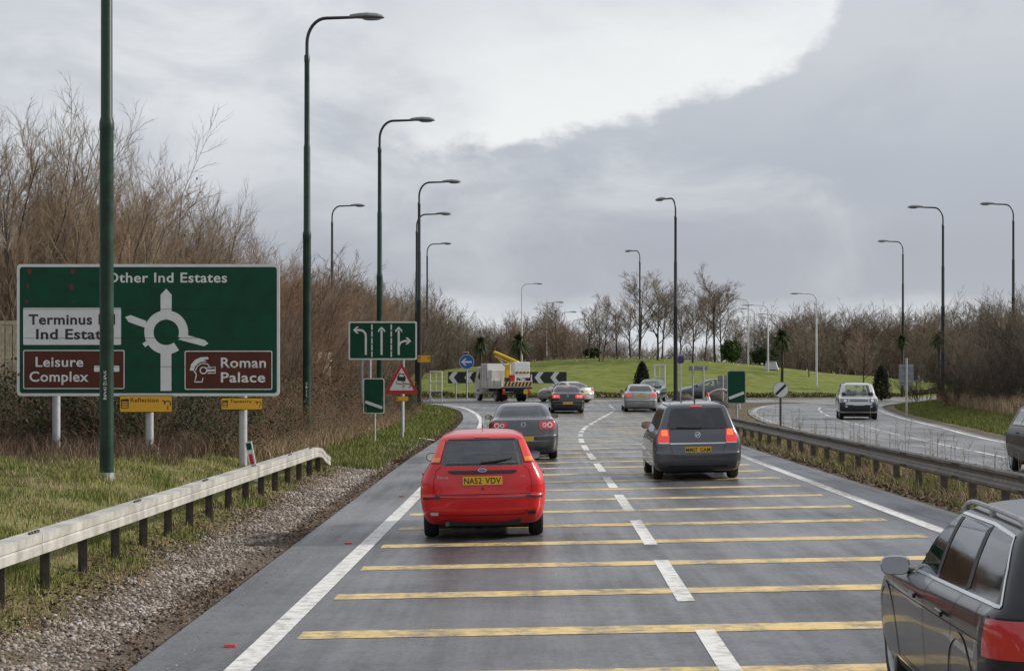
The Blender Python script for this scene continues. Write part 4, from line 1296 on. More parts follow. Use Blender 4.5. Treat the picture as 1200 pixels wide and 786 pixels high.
def branch(p, d, L, r, lev, cfg, rng, out, tips=None):
    c = cfg[lev]
    n = c['seg']
    pts = [p]
    st = L / n
    for i in range(n):
        d = d + rng.normal(0, c['wob'], 3) + np.array([0, 0, c['up']])
        d = d / np.linalg.norm(d)
        q = p + d * st
        ra = r * (1 - 0.75 * i / n); rb = r * (1 - 0.75 * (i + 1) / n)
        out[lev].append((*p, *q, ra, rb))
        p = q; pts.append(p)
    if lev + 1 >= len(cfg):
        if tips is not None: tips.append(p)
        return
    k = c['kids']
    leafy = lev + 2 == len(cfg)          # the last order of twigs is grown all at once afterwards
    for j in range(k):
        t = c['t0'] + (1 - c['t0']) * (j + rng.random()) / k
        f = min(t * n, n - 1e-4); i = int(f); q = pts[i] + (pts[i + 1] - pts[i]) * (f - i)
        dd = pts[i + 1] - pts[i]; dd = dd / np.linalg.norm(dd)
        side = rng.normal(0, 1, 3); side -= dd * side.dot(dd); side /= np.linalg.norm(side)
        ang = rng.uniform(*c['ang'])
        nd = dd * math.cos(ang) + side * math.sin(ang)
        ln_, rd_ = L * c['ratio'] * rng.uniform(0.6, 1.2) * (1.08 - 0.36 * t), max(r * c['rr'] * (1 - 0.5 * t), c.get('rmin', 0.004))
        if leafy:
            out[lev + 1].append((*q, *nd, ln_, rd_))
        else:
            branch(q, nd, ln_, rd_, lev + 1, cfg, rng, out, tips)

def shrub_parts(seed, stems, h, spread, cfg, r0, tips=None):
    rng = np.random.default_rng(seed)
    out = [[] for _ in cfg]
    for k in range(stems):
        a = rng.uniform(0, 2 * math.pi); rr = spread[0] * math.sqrt(rng.random())
        lean = rng.uniform(0, spread[1])
        p = np.array([rr * math.cos(a), rr * math.sin(a), -0.15])
        d = np.array([math.sin(lean) * math.cos(a), math.sin(lean) * math.sin(a), math.cos(lean)])
        branch(p, d, h * rng.uniform(0.80, 1.0), r0 * rng.uniform(0.7, 1.1), 0, cfg, rng, out, tips)
    S = np.array(out[-1]); c = cfg[-1]
    p, d, L, r = S[:, :3], S[:, 3:6], S[:, 6:7], S[:, 7:8]
    rows = []
    for i in range(c['seg']):
        d = d + rng.normal(0, c['wob'], d.shape) + np.array([0, 0, c['up']]); d /= np.linalg.norm(d, axis=1)[:, None]
        q = p + d * L / c['seg']
        rows.append(np.concatenate([p, q, r * (1 - .75 * i / c['seg']), r * (1 - .75 * (i + 1) / c['seg'])], 1)); p = q
    if tips is not None: tips.extend(p)
    out[-1] = [tuple(x) for x in np.concatenate(rows)]
    return out

def leaf_quads(P, size, rng, flat=0.0, aspect=0.6):
    n = len(P)
    a = rng.normal(0, 1, (n, 3)); a[:, 2] *= (1 - flat); a /= np.linalg.norm(a, axis=1)[:, None]
    b = rng.normal(0, 1, (n, 3)); b -= a * (a * b).sum(1)[:, None]; b /= np.linalg.norm(b, axis=1)[:, None]
    s = (size * rng.uniform(0.6, 1.3, n))[:, None]
    V = np.stack([P - a * s, P + b * s * aspect, P + a * s, P - b * s * aspect], 1).reshape(-1, 3)
    F = np.arange(n * 4).reshape(-1, 4)
    return V, F

SH = [dict(seg=6, wob=0.05, up=0.06, kids=14, t0=0.08, ang=(0.35, 0.80), ratio=0.38, rr=0.45, rmin=0.009),
      dict(seg=4, wob=0.10, up=0.09, kids=9, t0=0.12, ang=(0.3, 0.75), ratio=0.46, rr=0.5, rmin=0.0060),
      dict(seg=3, wob=0.12, up=0.09, kids=6, t0=0.15, ang=(0.25, 0.7), ratio=0.55, rr=0.6, rmin=0.0042),
      dict(seg=2, wob=0.15, up=0.06)]
WD = [dict(seg=6, wob=0.06, up=0.03, kids=18, t0=0.10, ang=(0.4, 0.9), ratio=0.40, rr=0.4, rmin=0.02),
      dict(seg=4, wob=0.10, up=0.06, kids=8, t0=0.12, ang=(0.3, 0.8), ratio=0.46, rr=0.5, rmin=0.016),
      dict(seg=2, wob=0.14, up=0.06, kids=4, t0=0.2, ang=(0.25, 0.8), ratio=0.55, rr=0.7, rmin=0.014),
      dict(seg=1, wob=0.15, up=0.06)]
TR = [dict(seg=6, wob=0.035, up=0.03, kids=16, t0=0.28, ang=(0.55, 1.05), ratio=0.56, rr=0.5, rmin=0.02),
      dict(seg=5, wob=0.09, up=0.07, kids=10, t0=0.2, ang=(0.35, 0.85), ratio=0.44, rr=0.45, rmin=0.012),
      dict(seg=3, wob=0.12, up=0.06, kids=7, t0=0.2, ang=(0.3, 0.8), ratio=0.50, rr=0.5, rmin=0.010),
      dict(seg=2, wob=0.15, up=0.05, kids=4, t0=0.3, ang=(0.3, 0.8), ratio=0.6, rr=0.7, rmin=0.008),
      dict(seg=1, wob=0.15, up=0.05)]
TH_ = [dict(seg=4, wob=0.16, up=-0.02, kids=8, t0=0.1, ang=(0.4, 1.1), ratio=0.5, rr=0.6, rmin=0.004),
       dict(seg=3, wob=0.18, up=0.03, kids=5, t0=0.1, ang=(0.4, 1.1), ratio=0.5, rr=0.7, rmin=0.003),
       dict(seg=2, wob=0.2, up=0.03)]

def bare_plant(name, seed, stems, h, spread, cfg, r0, bark, trunkmat='bark_trunk', leaves=None):
    """root Empty > trunk (thick wood), crown (twigs), maybe leaves"""
    tips = []
    out = shrub_parts(seed, stems, h, spread, cfg, r0, tips)
    root = bpy.data.objects.new(name, None); COL.objects.link(root)
    v, f = seg_mesh(out[0] + (out[1] if len(cfg) > 4 else []))
    tk_ = np_obj('trunk' if stems == 1 else 'stems', v, f, MATS[trunkmat], root)
    if stems > 1: tk_['kind'] = 'stuff'
    rest = sum(out[(2 if len(cfg) > 4 else 1):], [])
    v, f = seg_mesh(rest)
    np_obj('crown', v, f, MATS[bark], root)
    if leaves:
        m, frac, size, zr = leaves
        rng = np.random.default_rng(seed + 99)
        T = np.array(tips); T = T[(T[:, 2] > zr[0]) & (T[:, 2] < zr[1])]
        T = T[rng.random(len(T)) < frac]
        T = np.repeat(T, 2, 0) + rng.normal(0, 0.06, (len(T) * 2, 3))
        v, f = leaf_quads(T, size, rng)
        np_obj('leaves', v, f, MATS[m], root)
    return root

SHRUB = [bare_plant('hedge_shrub', 21, 18, 7.2, (1.3, 0.66), SH, 0.050, 'bark_tan'),
         bare_plant('hedge_shrub', 22, 19, 7.0, (1.5, 0.70), SH, 0.045, 'bark_grey'),
         bare_plant('hedge_shrub', 23, 17, 7.4, (1.2, 0.58), SH, 0.055, 'bark_tan', leaves=None),
         bare_plant('hedge_shrub', 24, 18, 6.8, (1.3, 0.7), SH, 0.045, 'bark_red', leaves=('leaf_beech', 0.06, 0.040, (3.0, 6.5)))]
DARK = [bare_plant('thicket_shrub', 31, 14, 5.6, (1.1, 0.85), SH, 0.045, 'bark_dark'),
        bare_plant('thicket_shrub', 32, 14, 5.2, (1.2, 0.9), SH, 0.045, 'bark_grey')]
TREE = [bare_plant('bare_tree', 41, 1, 7.2, (0.0, 0.05), TR, 0.15, 'bark_grey'),
        bare_plant('bare_tree', 42, 1, 7.6, (0.0, 0.06), TR, 0.16, 'bark_grey'),
        bare_plant('bare_tree', 43, 2, 7.0, (0.5, 0.22), TR, 0.12, 'bark_tan')]
WOOD = [bare_plant('woodland_tree', 51, 5, 9.0, (1.2, 0.38), WD, 0.10, 'bark_wood'),
        bare_plant('woodland_tree', 52, 6, 8.4, (1.4, 0.42), WD, 0.09, 'bark_russet'),
        bare_plant('woodland_tree', 53, 5, 9.2, (1.2, 0.35), WD, 0.10, 'bark_olive')]
SCRUB = [bare_plant('bramble_bush', 61, 26, 1.9, (0.8, 0.9), TH_, 0.010, 'bark_red', 'bark_red', leaves=('leaf_bramble', 0.45, 0.035, (0.0, 2.0))),
         bare_plant('bramble_bush', 62, 26, 1.7, (0.9, 1.0), TH_, 0.010, 'bark_tan', 'bark_tan', leaves=('leaf_bramble', 0.18, 0.032, (0.0, 2.0))),
         bare_plant('bramble_bush', 63, 24, 1.8, (0.8, 1.0), TH_, 0.010, 'bark_dark', 'bark_dark', leaves=('leaf_dark', 0.7, 0.045, (0.0, 2.0)))]

def place(proto, x, y, sc_, label, cat, group, rz=None, dz=0.0, sz=None):
    o = copy_tree(proto, (x, y, hz(x, y) + dz), RG.uniform(0, 6.28) if rz is None else rz, label, (sc_, sc_, sz or sc_), group)
    o['category'] = cat
    return o

# --- the tall hedge along the left
HT = pch([40, 45, 55, 65, 75, 90, 105, 120, 140], [7.3, 7.6, 7.9, 7.6, 7.3, 7.4, 7.6, 7.9, 8.4])
HG = 'tall bare shrubs of the roadside hedge'
HL = ['pale tan multi-stemmed bare shrub in the tall roadside hedge', 'grey twiggy bare shrub in the tall roadside hedge', 'slender tan upright bare shrub in the tall roadside hedge', 'reddish shrub holding dead brown leaves in the tall roadside hedge']
def top_of(root):
    me = [c_ for c_ in root.children if c_.name.startswith('crown')][0].data
    co = np.zeros(len(me.vertices) * 3, np.float32); me.vertices.foreach_get('co', co)
    return float(np.percentile(co[2::3], 98.5))
nat = [top_of(r_) for r_ in SHRUB]
def stretch(x, y):
    px = 600 + 2250 * x / y
    return ('far left' if px < 125 else 'above the big sign' if px < 330 else 'right of the tall lamp' if px < 440 else 'beyond the lane sign')
ROW = ('at the hedge front', 'in mid hedge', 'at the hedge back')
HK = ('pale tan bare shrub', 'grey twiggy bare shrub', 'slender upright tan shrub', 'reddish shrub with dead brown leaves')
for row, (x0, st, y_a, y_b) in enumerate(((-11.4, 4.3, 44.5, 150), (-14.6, 4.8, 57, 150), (-18.5, 6.0, 74, 150))):
    yy = y_a
    while yy < y_b:
        x = x0 + RG.uniform(-0.8, 0.8) + 0.012 * (yy - 45); y = yy + RG.uniform(-1, 1)
        if row == 0 and 62 < yy < 82 and RG.random() < 0.6: v_ = 3
        elif yy < 60: v_ = int(RG.choice([1, 2, 0], p=[.6, .2, .2]))
        else: v_ = int(RG.choice([0, 1, 2, 3], p=[.42, .26, .24, .08]))
        h = float(HT(min(yy, 140))) - hz(x, y)
        place(SHRUB[v_], x, y, max(0.6, h / nat[v_]) * RG.uniform(0.88, 1.0), '%s %s, %s' % (HK[v_], ROW[row], stretch(x, y)), 'shrub', HG)
        yy += st * RG.uniform(0.8, 1.15)
# a few more low in the near corner so the hedge closes behind the sign
for (x, y, s0) in ((-13.2, 47.5, 0.95), (-12.3, 51.0, 0.98), (-9.8, 56, 0.55), (-9.6, 63, 0.6), (-9.2, 70, 0.55), (-8.9, 78, 0.5), (-8.6, 95, 0.5), (-8.8, 104, 0.55)):
    v_ = int(RG.integers(0, 4))
    place(SHRUB[v_], x, y, s0, 'low %s before the hedge, %s' % (HK[v_], stretch(x, y)), 'shrub', HG)
# --- scrub between verge and hedge
SG_ = 'brambles and scrub behind the left verge'
def spot(x, y):
    px = 600 + 2250 * x / y
    return ('under the big sign, left of the near lamp' if px < 125 else 'under the big green sign' if px < 330 else 'between the big sign and the lane sign' if px < 405 else 'round the lane sign posts' if px < 490 else 'by the roundabout entry')
SK = ('russet bramble bush', 'dry tan bramble bush', 'dark leafy bramble bush')
SL = ['russet bramble bush in the scrub behind the left verge', 'dry tan bramble bush in the scrub behind the left verge', 'dark green leafy bramble bush in the scrub behind the left verge']
yy = 42.6
while yy < 112:
    xl = float(XL(yy))
    x_near = xl - 3.0 - 0.8 * float(ss(60, 44, yy))
    x = x_near
    if yy < 48: x = min(x, -5.4)
    while x > -10.8:
        depthf = (x_near - x) / 5
        v_ = int(RG.choice([0, 1, 2], p=[.42, .36, .22]))
        if yy < 50 and -9.6 < x < -6.2 and RG.random() < 0.5: v_ = 2
        bx_, by_ = x + RG.uniform(-.4, .4), yy + RG.uniform(-.6, .6); bsz = RG.uniform(0.55, 0.8) + 0.45 * min(1, depthf)
        place(SCRUB[v_], bx_, by_, bsz, '%s %s %s' % ('tall' if bsz > .95 else 'low', SK[v_], spot(bx_, by_)), 'bush', SG_)
        x -= RG.uniform(1.0, 1.5)
    yy += RG.uniform(1.5, 2.1) if yy < 70 else RG.uniform(2.3, 3.2)
for (x, y, s0) in ((-9.9, 42.2, 1.0), (-11.3, 41.0, 0.95), (-11.5, 39.4, .8), (-11.9, 38.2, .8), (-8.8, 42.4, .9)):
    v_ = int(RG.integers(0, 3)); place(SCRUB[v_], x, y, s0, '%s at the left end of the big green sign' % SK[v_], 'bush', SG_)

# --- woods behind the roundabout, left
WG = 'bare trees of the woods behind the junction'
WL = ['tan bare woodland tree behind the junction', 'reddish bare woodland tree behind the junction', 'grey bare woodland tree behind the junction']
SKY = pch([340, 400, 450, 500, 560, 610, 650, 700, 760, 860, 900, 940, 1000, 1060, 1100, 1160, 1260], [285, 312, 336, 352, 376, 372, 366, 384, 402, 400, 372, 362, 362, 364, 364, 350, 340])
WK = ('tan bare woodland tree', 'brown bare woodland tree', 'grey bare woodland tree')
wn_ = [top_of(r_) * 1.03 for r_ in WOOD]
def wood(px, Y, k_=1.0, dz=0.0):
    x = (px - 600) * Y / 2250
    v_ = int(RG.integers(0, 3))
    gz = min(hz(x, Y), 1.6)
    top = 2.2 + (440 - float(SKY(px))) * Y / 2250
    s0 = (top - gz) / wn_[v_] * k_ * RG.uniform(0.9, 1.03)
    o = copy_tree(WOOD[v_], (x, Y, gz - 0.1), RG.uniform(0, 6.28), '%s %s' % (WK[v_], ('above the hedge end left of the lorry' if px < 540 else 'behind the lorry' if px < 650 else 'far off behind the mound trees' if px < 880 else 'right of the mound' if px < 1080 else 'above the right-hand thicket')) + (', front row' if k_ < .9 else ''), (max(s0, .45) * 1.12, max(s0, .45) * 1.12, max(s0, .45)), WG)
    o['category'] = 'tree'
    return o
for px in np.arange(395, 660, 8):
    wood(px + RG.uniform(-5, 5), RG.uniform(205, 250))
for px in np.arange(385, 600, 17):
    wood(px + RG.uniform(-5, 5), RG.uniform(160, 185) if px < 520 else RG.uniform(225, 255), 0.82)
for px in np.arange(650, 880, 9):
    wood(px + RG.uniform(-5, 5), RG.uniform(300, 380), 0.95)
for px in np.arange(884, 1190, 8):
    wood(px + RG.uniform(-5, 5), RG.uniform(205, 240))
for px in np.arange(925, 1150, 19):
    wood(px + RG.uniform(-5, 5), RG.uniform(176, 200), 0.72)
# --- thicket on the right
TG = 'dark shrubs of the right-hand thicket'
for (x, y, s0) in ((23.4, 91, .50), (24.4, 95, .62), (23.6, 102, .48), (24.9, 88, .75), (24.6, 107, .6), (25.4, 103, .62), (26.6, 98, .72), (28.0, 101, .95), (28.8, 94, .85), (30.5, 99, 1.05), (30.2, 107, 1.1), (27.2, 108, .9), (32.6, 103, 1.1), (33.5, 96, 1.0), (29.4, 113, 1.1), (32.4, 115, 1.2), (26.0, 112, .75), (35.4, 109, 1.2), (31.4, 90, .8), (27.0, 91, .5), (28.6, 86, .5), (34.0, 88, .9), (29.0, 118, 1.1), (25.2, 119, .8)):
    s0 *= 0.62 + 0.38 * float(ss(1110, 1230, 600 + 2250 * x / y))
    v_ = int(RG.integers(0, 2))
    place(DARK[v_], x, y, s0, '%s shrub in the right-hand thicket, %s %s' % (('dark tangled', 'grey tangled')[v_], 'tall' if s0 > .85 else 'mid-height' if s0 > .6 else 'low', 'at its front' if y < 97 else 'in its middle' if y < 108 else 'at its back'), 'shrub', TG)
for k_ in range(46):
    y = RG.uniform(60, 116); x = float(OR(y)) + RG.uniform(3.6, 8.5)
    v_ = int(RG.choice([1, 0, 2], p=[.6, .2, .2]))
    place(SCRUB[v_], x, y, RG.uniform(.35, .8), ('russet bramble bush at the foot of the right-hand thicket', 'dry tan bramble bush at the foot of the right-hand thicket', 'dark leafy bramble bush at the foot of the right-hand thicket')[v_], 'bush', 'brambles under the right-hand thicket')

# --- bare trees on the mound
MTL = [(690, 172, .72, 0), (703, 166, .70, 2), (723, 170, .80, 1), (738, 176, .75, 0), (749, 166, 1.10, 1), (771, 168, .98, 0), (776, 172, .95, 1), (798, 178, .80, 2), (812, 166, .82, 0), (826, 176, .95, 1), (838, 170, 1.12, 0), (846, 174, 1.0, 1), (862, 180, .70, 2), (654, 178, .75, 1), (948, 160, .62, 1), (1012, 150, .60, 0)]
words = ['slim bare tree at the left end of the mound row', 'two-stemmed bare tree near the left end of the mound row', 'leaning bare tree third from the left on the mound', 'small bare tree left of the dark lamp post on the mound', 'tall thick-trunked bare tree beside the dark lamp post on the mound', 'tall bare tree right of the dark lamp post on the mound', 'bare tree close beside its twin right of the mound lamp post', 'forked bare tree left of the big-crowned pair on the mound', 'slim bare tree before the big-crowned pair on the mound', 'tall bare tree just left of the biggest crown on the mound', 'biggest bare tree with the widest crown on the mound', 'thick bare tree behind the biggest crown on the mound', 'small forked bare tree by the round green bush', 'bare tree just right of the lorry on the left flank of the mound', 'small bare tree right of the mound-top palm', 'small bare tree above the silver off-roader on the mound']
for (px, Y, s0, v_), lab in zip(MTL, words):
    s0 *= 0.80
    place(TREE[v_], (px - 600) * Y / 2250, Y, s0 * 1.06, lab, 'tree', 'bare trees on the mound', sz=s0 * 0.98)

for grp in (SHRUB, DARK, TREE, WOOD, SCRUB):
    for r_ in grp:
        for ch in list(r_.children): bpy.data.objects.remove(ch)
        bpy.data.objects.remove(r_)

# --- conifers, round bush, palms
def conifer(x, y, h, r, label):
    t = thing('conifer', label, 'conifer', (x, y, hz(x, y)))
    rng = np.random.default_rng(int(x * 100) % 977 + 5)
    n = 5200
    u = rng.random(n) ** 0.8
    prof = np.interp(u, [0, .08, .35, .7, .9, 1], [.80, 1, .92, .62, .36, .06])
    a = rng.uniform(0, 6.283, n)
    lump = 1 + 0.13 * np.sin(a * 5 + u * 9) + 0.08 * np.sin(a * 9 - u * 23)
    rad_ = r * prof * lump * np.sqrt(rng.uniform(.25, 1.0, n)) * rng.uniform(.9, 1.12, n)
    P = np.stack([rad_ * np.cos(a), rad_ * np.sin(a), 0.08 + u * h * rng.uniform(.97, 1.03, n)], -1)
    v, f = leaf_quads(P, 0.075, rng, aspect=.35)
    np_obj('foliage', v, f, MATS['leaf_conifer'], t)
    MB().tube([(0, 0, -.2), (0, 0, h * .8)], [.09, .03], 8).build('trunk', MATS['bark_trunk'], t)
conifer(152.5 * 143 / 2250, 143.0, 2.25, 0.66, 'dark cone-shaped conifer on the mound behind the silver saloon')
conifer(433 * 128 / 2250, 128.0, 2.2, 0.66, 'dark column-shaped conifer behind the silver off-roader')

def round_bush(x, y, r, h, label, m='leaf_green', size=.10, n=3800):
    t = thing('round_bush', label, 'bush', (x, y, hz(x, y)))
    rng = np.random.default_rng(int(abs(x) * 37) + 3)
    d = rng.normal(0, 1, (n, 3)); d /= np.linalg.norm(d, axis=1)[:, None]
    lump = 1 + .16 * np.sin(d[:, 0] * 6 + 1) * np.sin(d[:, 2] * 5) + .1 * np.sin(d[:, 1] * 11)
    rr = (rng.uniform(.25, 1, n) ** .5 * lump)[:, None]
    P = d * rr * np.array([[r, r, h / 2]]) + np.array([[0, 0, h * .52]])
    P = P[P[:, 2] > 0.03]
    v, f = leaf_quads(P, size, rng)
    np_obj('foliage', v, f, MATS[m], t)
    MB().tube([(0, 0, -.2), (0, 0, h * .6)], [.09, .04], 8).build('stem', MATS['bark_trunk'], t)
round_bush(257 * 172 / 2250, 172, 0.95, 2.0, 'round green bush on top of the mound')
round_bush(94 * 178 / 2250, 178, 0.75, 1.0, 'low dark bush on the left shoulder of the mound', 'leaf_dark')
round_bush(296 * 176 / 2250, 176, 1.2, 1.7, 'dark low bush right of the round green bush', 'leaf_dark')

def palm(px, py_head, py_base, Y, head_px, label, trunk=True, dz=None):
    x = (px - 600) * Y / 2250
    zb = hz(x, Y) if dz is None else hz(x, Y) + dz
    zh = 2.2 + (440 - py_head) * Y / 2250 - zb
    t = thing('cabbage_palm', label, 'palm', (x, Y, zb))
    rng = np.random.default_rng(px)
    Lr = head_px / 2 * Y / 2250 * 1.3
    MB().tube([(0, 0, -.2), (.05, 0, zh * .5), (0, 0, zh)], [.13, .10, .09], 9).build('trunk', MATS['bark_trunk'], t, True)
    V = []; F = []
    for k in range(330):
        a = rng.uniform(0, 6.283); e = rng.uniform(-1.0, 1.45); Ln = Lr * rng.uniform(.75, 1.15)
        d = np.array([math.cos(a) * math.cos(e), math.sin(a) * math.cos(e), math.sin(e)])
        sd_ = np.array([-math.sin(a), math.cos(a), 0])
        p = np.array([0, 0, zh]); w = .06; b = len(V)
        for q in range(5):
            u = q / 4
            pos = p + d * Ln * u + np.array([0, 0, -Ln * .38 * u * u])
            ww = w * (1 - u ** 2 * .95)
            V += [tuple(pos + sd_ * ww), tuple(pos - sd_ * ww)]
        for q in range(4):
            F.append((b + 2 * q, b + 2 * q + 1, b + 2 * q + 3, b + 2 * q + 2))
    MB().add(V, F).build('crown', MATS['leaf_palm'], t)
palm(563, 402, 430, 141, 20, 'smaller spiky palm left of the lorry boom')
palm(608, 400, 430, 143, 27, 'bushy spiky palm just right of the lorry boom')
palm(916, 395, 460, 134.5, 26, 'tall spiky palm at the foot of the mound above the striped disc')
palm(1057, 398, 440, 139, 16, 'narrow spiky palm above the grey sign back')
palm(1100, 396, 440, 128, 20, 'spiky palm beside the dark lamp post at the right-hand thicket')

# --- low clipped hedge round the foot of the mound
hedge = thing('low_hedge', 'low dark clipped hedge ringing the foot of the grass mound', 'hedge', (ICX, ICY - 36, hz(ICX, ICY - 36)))
rng = np.random.default_rng(5)
n = 15000
a = rng.uniform(R(212), R(330), n); lumpy = .85 + .3 * np.sin(a * 57) * np.sin(a * 23)
rr = 36.2 + rng.normal(0, .22, n)
X, Y = ICX + rr * np.cos(a), ICY + rr * np.sin(a)
P = np.stack([X, Y, H(X, Y) + rng.random(n) ** 1.1 * .42 * lumpy], -1) - np.array(hedge.location)
v, f = leaf_quads(P, .075, rng); np_obj('foliage', v, f, MATS['leaf_bramble'], hedge)

# ---------------------------------------------------------------- grass, gravel, litter
def blades(name, X, Y, hgt, wid, m, seed, lean=.5, off=0.0):
    rng = np.random.default_rng(seed)
    n = len(X)
    a = rng.uniform(0, 6.283, n); Z = H(X, Y) - .012 + off
    dx, dy = np.cos(a), np.sin(a)
    b = rng.uniform(0, 6.283, n); ln = lean * hgt * rng.uniform(.1, 1, n)
    P = np.stack([X, Y, Z], -1)
    s = np.stack([dx, dy, 0 * dx], -1) * wid[:, None]
    mid_ = P + np.stack([np.cos(b) * ln * .35, np.sin(b) * ln * .35, hgt * .6], -1)
    tip = P + np.stack([np.cos(b) * ln, np.sin(b) * ln, hgt], -1)
    V = np.stack([P - s, P + s, mid_ + s * .7, mid_ - s * .7, tip], 1).reshape(-1, 3)
    k = np.arange(n) * 5
    F3 = np.stack([k + 3, k + 2, k + 4], -1); F4 = np.stack([k, k + 1, k + 2, k + 3], -1)
    F = np.concatenate([np.concatenate([F4[:, [0, 1, 2]], F4[:, [0, 2, 3]]], 0), F3], 0)
    return tag(np_obj(name, V, F, MATS[m]), kind='stuff')

def clump_noise(X, Y, sc_, seed):
    rng = np.random.default_rng(seed); v = 0
    for q in range(5):
        a = rng.uniform(0, 6.283); f_ = sc_ * rng.uniform(.6, 1.8)
        v = v + np.sin((X * math.cos(a) + Y * math.sin(a)) * f_ + rng.uniform(0, 6.28))
    return v / 5

def scatter(n, y0, y1, dmin, dmax, seed, side='L', pw=1.6):
    rng = np.random.default_rng(seed)
    y = y0 + (y1 - y0) * rng.random(n) ** pw
    d = rng.uniform(dmin, dmax, n)
    x = XL(y) - d if side == 'L' else OR(np.clip(y, -30, 122)) + d
    return x, y, d
# left verge, near part
X, Y, D = scatter(125000, 13, 48, 1.25, 7.6, 71)
cn_ = clump_noise(X, Y, 2.6, 4)
keep = RG.random(len(X)) < np.clip(.62 + .9 * cn_, .12, 1) * ss(1.2, 1.9, D + .5 * cn_)
X, Y, cn_ = X[keep], Y[keep], cn_[keep]
hgt = (.03 + .07 * RG.random(len(X)) + .14 * np.clip(cn_, 0, 1) ** 1.2) * (1 + .5 * (RG.random(len(X)) < .05))
gsplit = clump_noise(X, Y, 1.3, 9) + RG.normal(0, .25, len(X)) < .14
blades('rough_grass', X[~gsplit], Y[~gsplit], hgt[~gsplit], .0035 + .00011 * Y[~gsplit], 'grass_rough', 1, .7)
blades('green_grass', X[gsplit], Y[gsplit], hgt[gsplit] * .9, .0035 + .00011 * Y[gsplit], 'grass_green', 2, .6)
# dry straw and dead stems low in it
X, Y, D = scatter(60000, 13, 50, 1.0, 7.6, 72)
keep = RG.random(len(X)) < np.clip(.22 - 1.0 * clump_noise(X, Y, 1.7, 14), .04, 1)
X, Y = X[keep], Y[keep]
blades('dry_grass', X, Y, RG.uniform(.03, .15, len(X)), .0025 + .00012 * Y, 'straw', 3, 1.3)
X, Y, D = scatter(15000, 36.5, 46, 3.6, 8.2, 77, pw=.8)
keep = RG.random(len(X)) < np.clip(.55 + .9 * clump_noise(X, Y, 2.0, 19), .05, 1)
blades('dead_weeds', X[keep], Y[keep], RG.uniform(.10, .48, keep.sum()), .003 + .0001 * Y[keep], 'dead_leaf', 13, .8)
# verge up to the roundabout
X, Y, D = scatter(50000, 46, 118, .35, 3.3, 73, pw=1.3)
keep = RG.random(len(X)) < np.clip(.8 + .8 * clump_noise(X, Y, 2.0, 12), .2, 1)
X, Y = X[keep], Y[keep]
blades('green_grass', X, Y, RG.uniform(.06, .20, len(X)), .004 + .00011 * Y, 'grass_green', 4, .6)
X, Y, D = scatter(24000, 42, 112, 2.2, 4.6, 74, pw=1.2)
blades('dry_grass', X, Y, RG.uniform(.15, .55, len(X)), .003 + .00011 * Y, 'straw', 5, .8)
# right verge
X, Y, D = scatter(36000, 56, 118, .7, 4.0, 75, 'R', 1.2)
blades('green_grass', X, Y, RG.uniform(.06, .22, len(X)), .004 + .00012 * Y, 'grass_green', 6, .6)
X, Y, D = scatter(20000, 56, 118, 3.2, 7.5, 76, 'R', 1.2)
blades('dry_grass', X, Y, RG.uniform(.25, .9, len(X)), .003 + .00012 * Y, 'straw', 7, .5)
# central reserve: weeds, stalks, litter of leaves
n = 42000
Y = 16 + 62 * RG.random(n) ** 1.5; u = RG.random(n); X = XR(Y) + .25 + (OL(Y) - XR(Y) - .35) * u
w_ = clump_noise(X, Y, 2.2, 31)
keep = RG.random(n) < np.clip(.45 + .9 * w_, .05, 1)
blades('reserve_grass', X[keep], Y[keep], RG.uniform(.04, .20, keep.sum()), .004 + .0001 * Y[keep], 'grass_green', 8, .9)
keep = RG.random(n) < np.clip(.40 - .8 * w_, .08, 1)
blades('dry_grass', X[keep], Y[keep], RG.uniform(.04, .26, keep.sum()), .003 + .0001 * Y[keep], 'straw', 9, 1.2)
st_ = []
for q in range(150):
    y = RG.uniform(26, 76); x = float(XR(y)) + RG.uniform(.9, max(1.2, float(OL(y) - XR(y)) - .3)); h = RG.uniform(.4, 1.15) * (1.5 if q % 30 == 0 else 1)
    p0 = np.array([x, y, hz(x, y) - .05]); p1 = p0 + np.array([RG.normal(0, .05), RG.normal(0, .05), h])
    st_.append((*p0, *p1, .006, .003))
    for z in range(int(RG.integers(2, 7))):
        t_ = RG.uniform(.4, 1); b = p0 + (p1 - p0) * t_
        st_.append((*b, *(b + np.array([RG.normal(0, .09), RG.normal(0, .09), RG.uniform(.05, .2)])), .004, .002))
v, f = seg_mesh(st_); tag(np_obj('dry_weeds', v, f, MATS['bark_tan']), kind='stuff')
def litter(name, X, Y, size, m, seed, up=.02):
    rng = np.random.default_rng(seed)
    P = np.stack([X, Y, H(X, Y) + rng.uniform(.004, up, len(X))], -1)
    v, f = leaf_quads(P, size, rng, flat=.75)
    return tag(np_obj(name, v, f, MATS[m]), kind='stuff')
X, Y, D = scatter(40000, 12, 64, .0, 1.9, 81, pw=1.6)
keep = (RG.random(len(X)) < np.clip(ss(.60, .2, D) + ss(.9, 1.3, D), .16, 1)) & (RG.random(len(X)) < np.clip(.7 + .7 * clump_noise(X, Y, 1.5, 3), .1, 1))
litter('leaf_litter', X[keep], Y[keep], .022, 'dead_leaf', 1)
n = 16000
Y = 16 + 62 * RG.random(n) ** 1.5; X = XR(Y) + .05 + (OL(Y) - XR(Y) - .1) * RG.random(n) ** 1.3
litter('leaf_litter', X, Y, .035, 'dead_leaf', 2, .05)
X, Y, D = scatter(7000, 50, 112, .02, .5, 82, pw=1.3)
litter('leaf_litter', X, Y, .03, 'dead_leaf', 3)

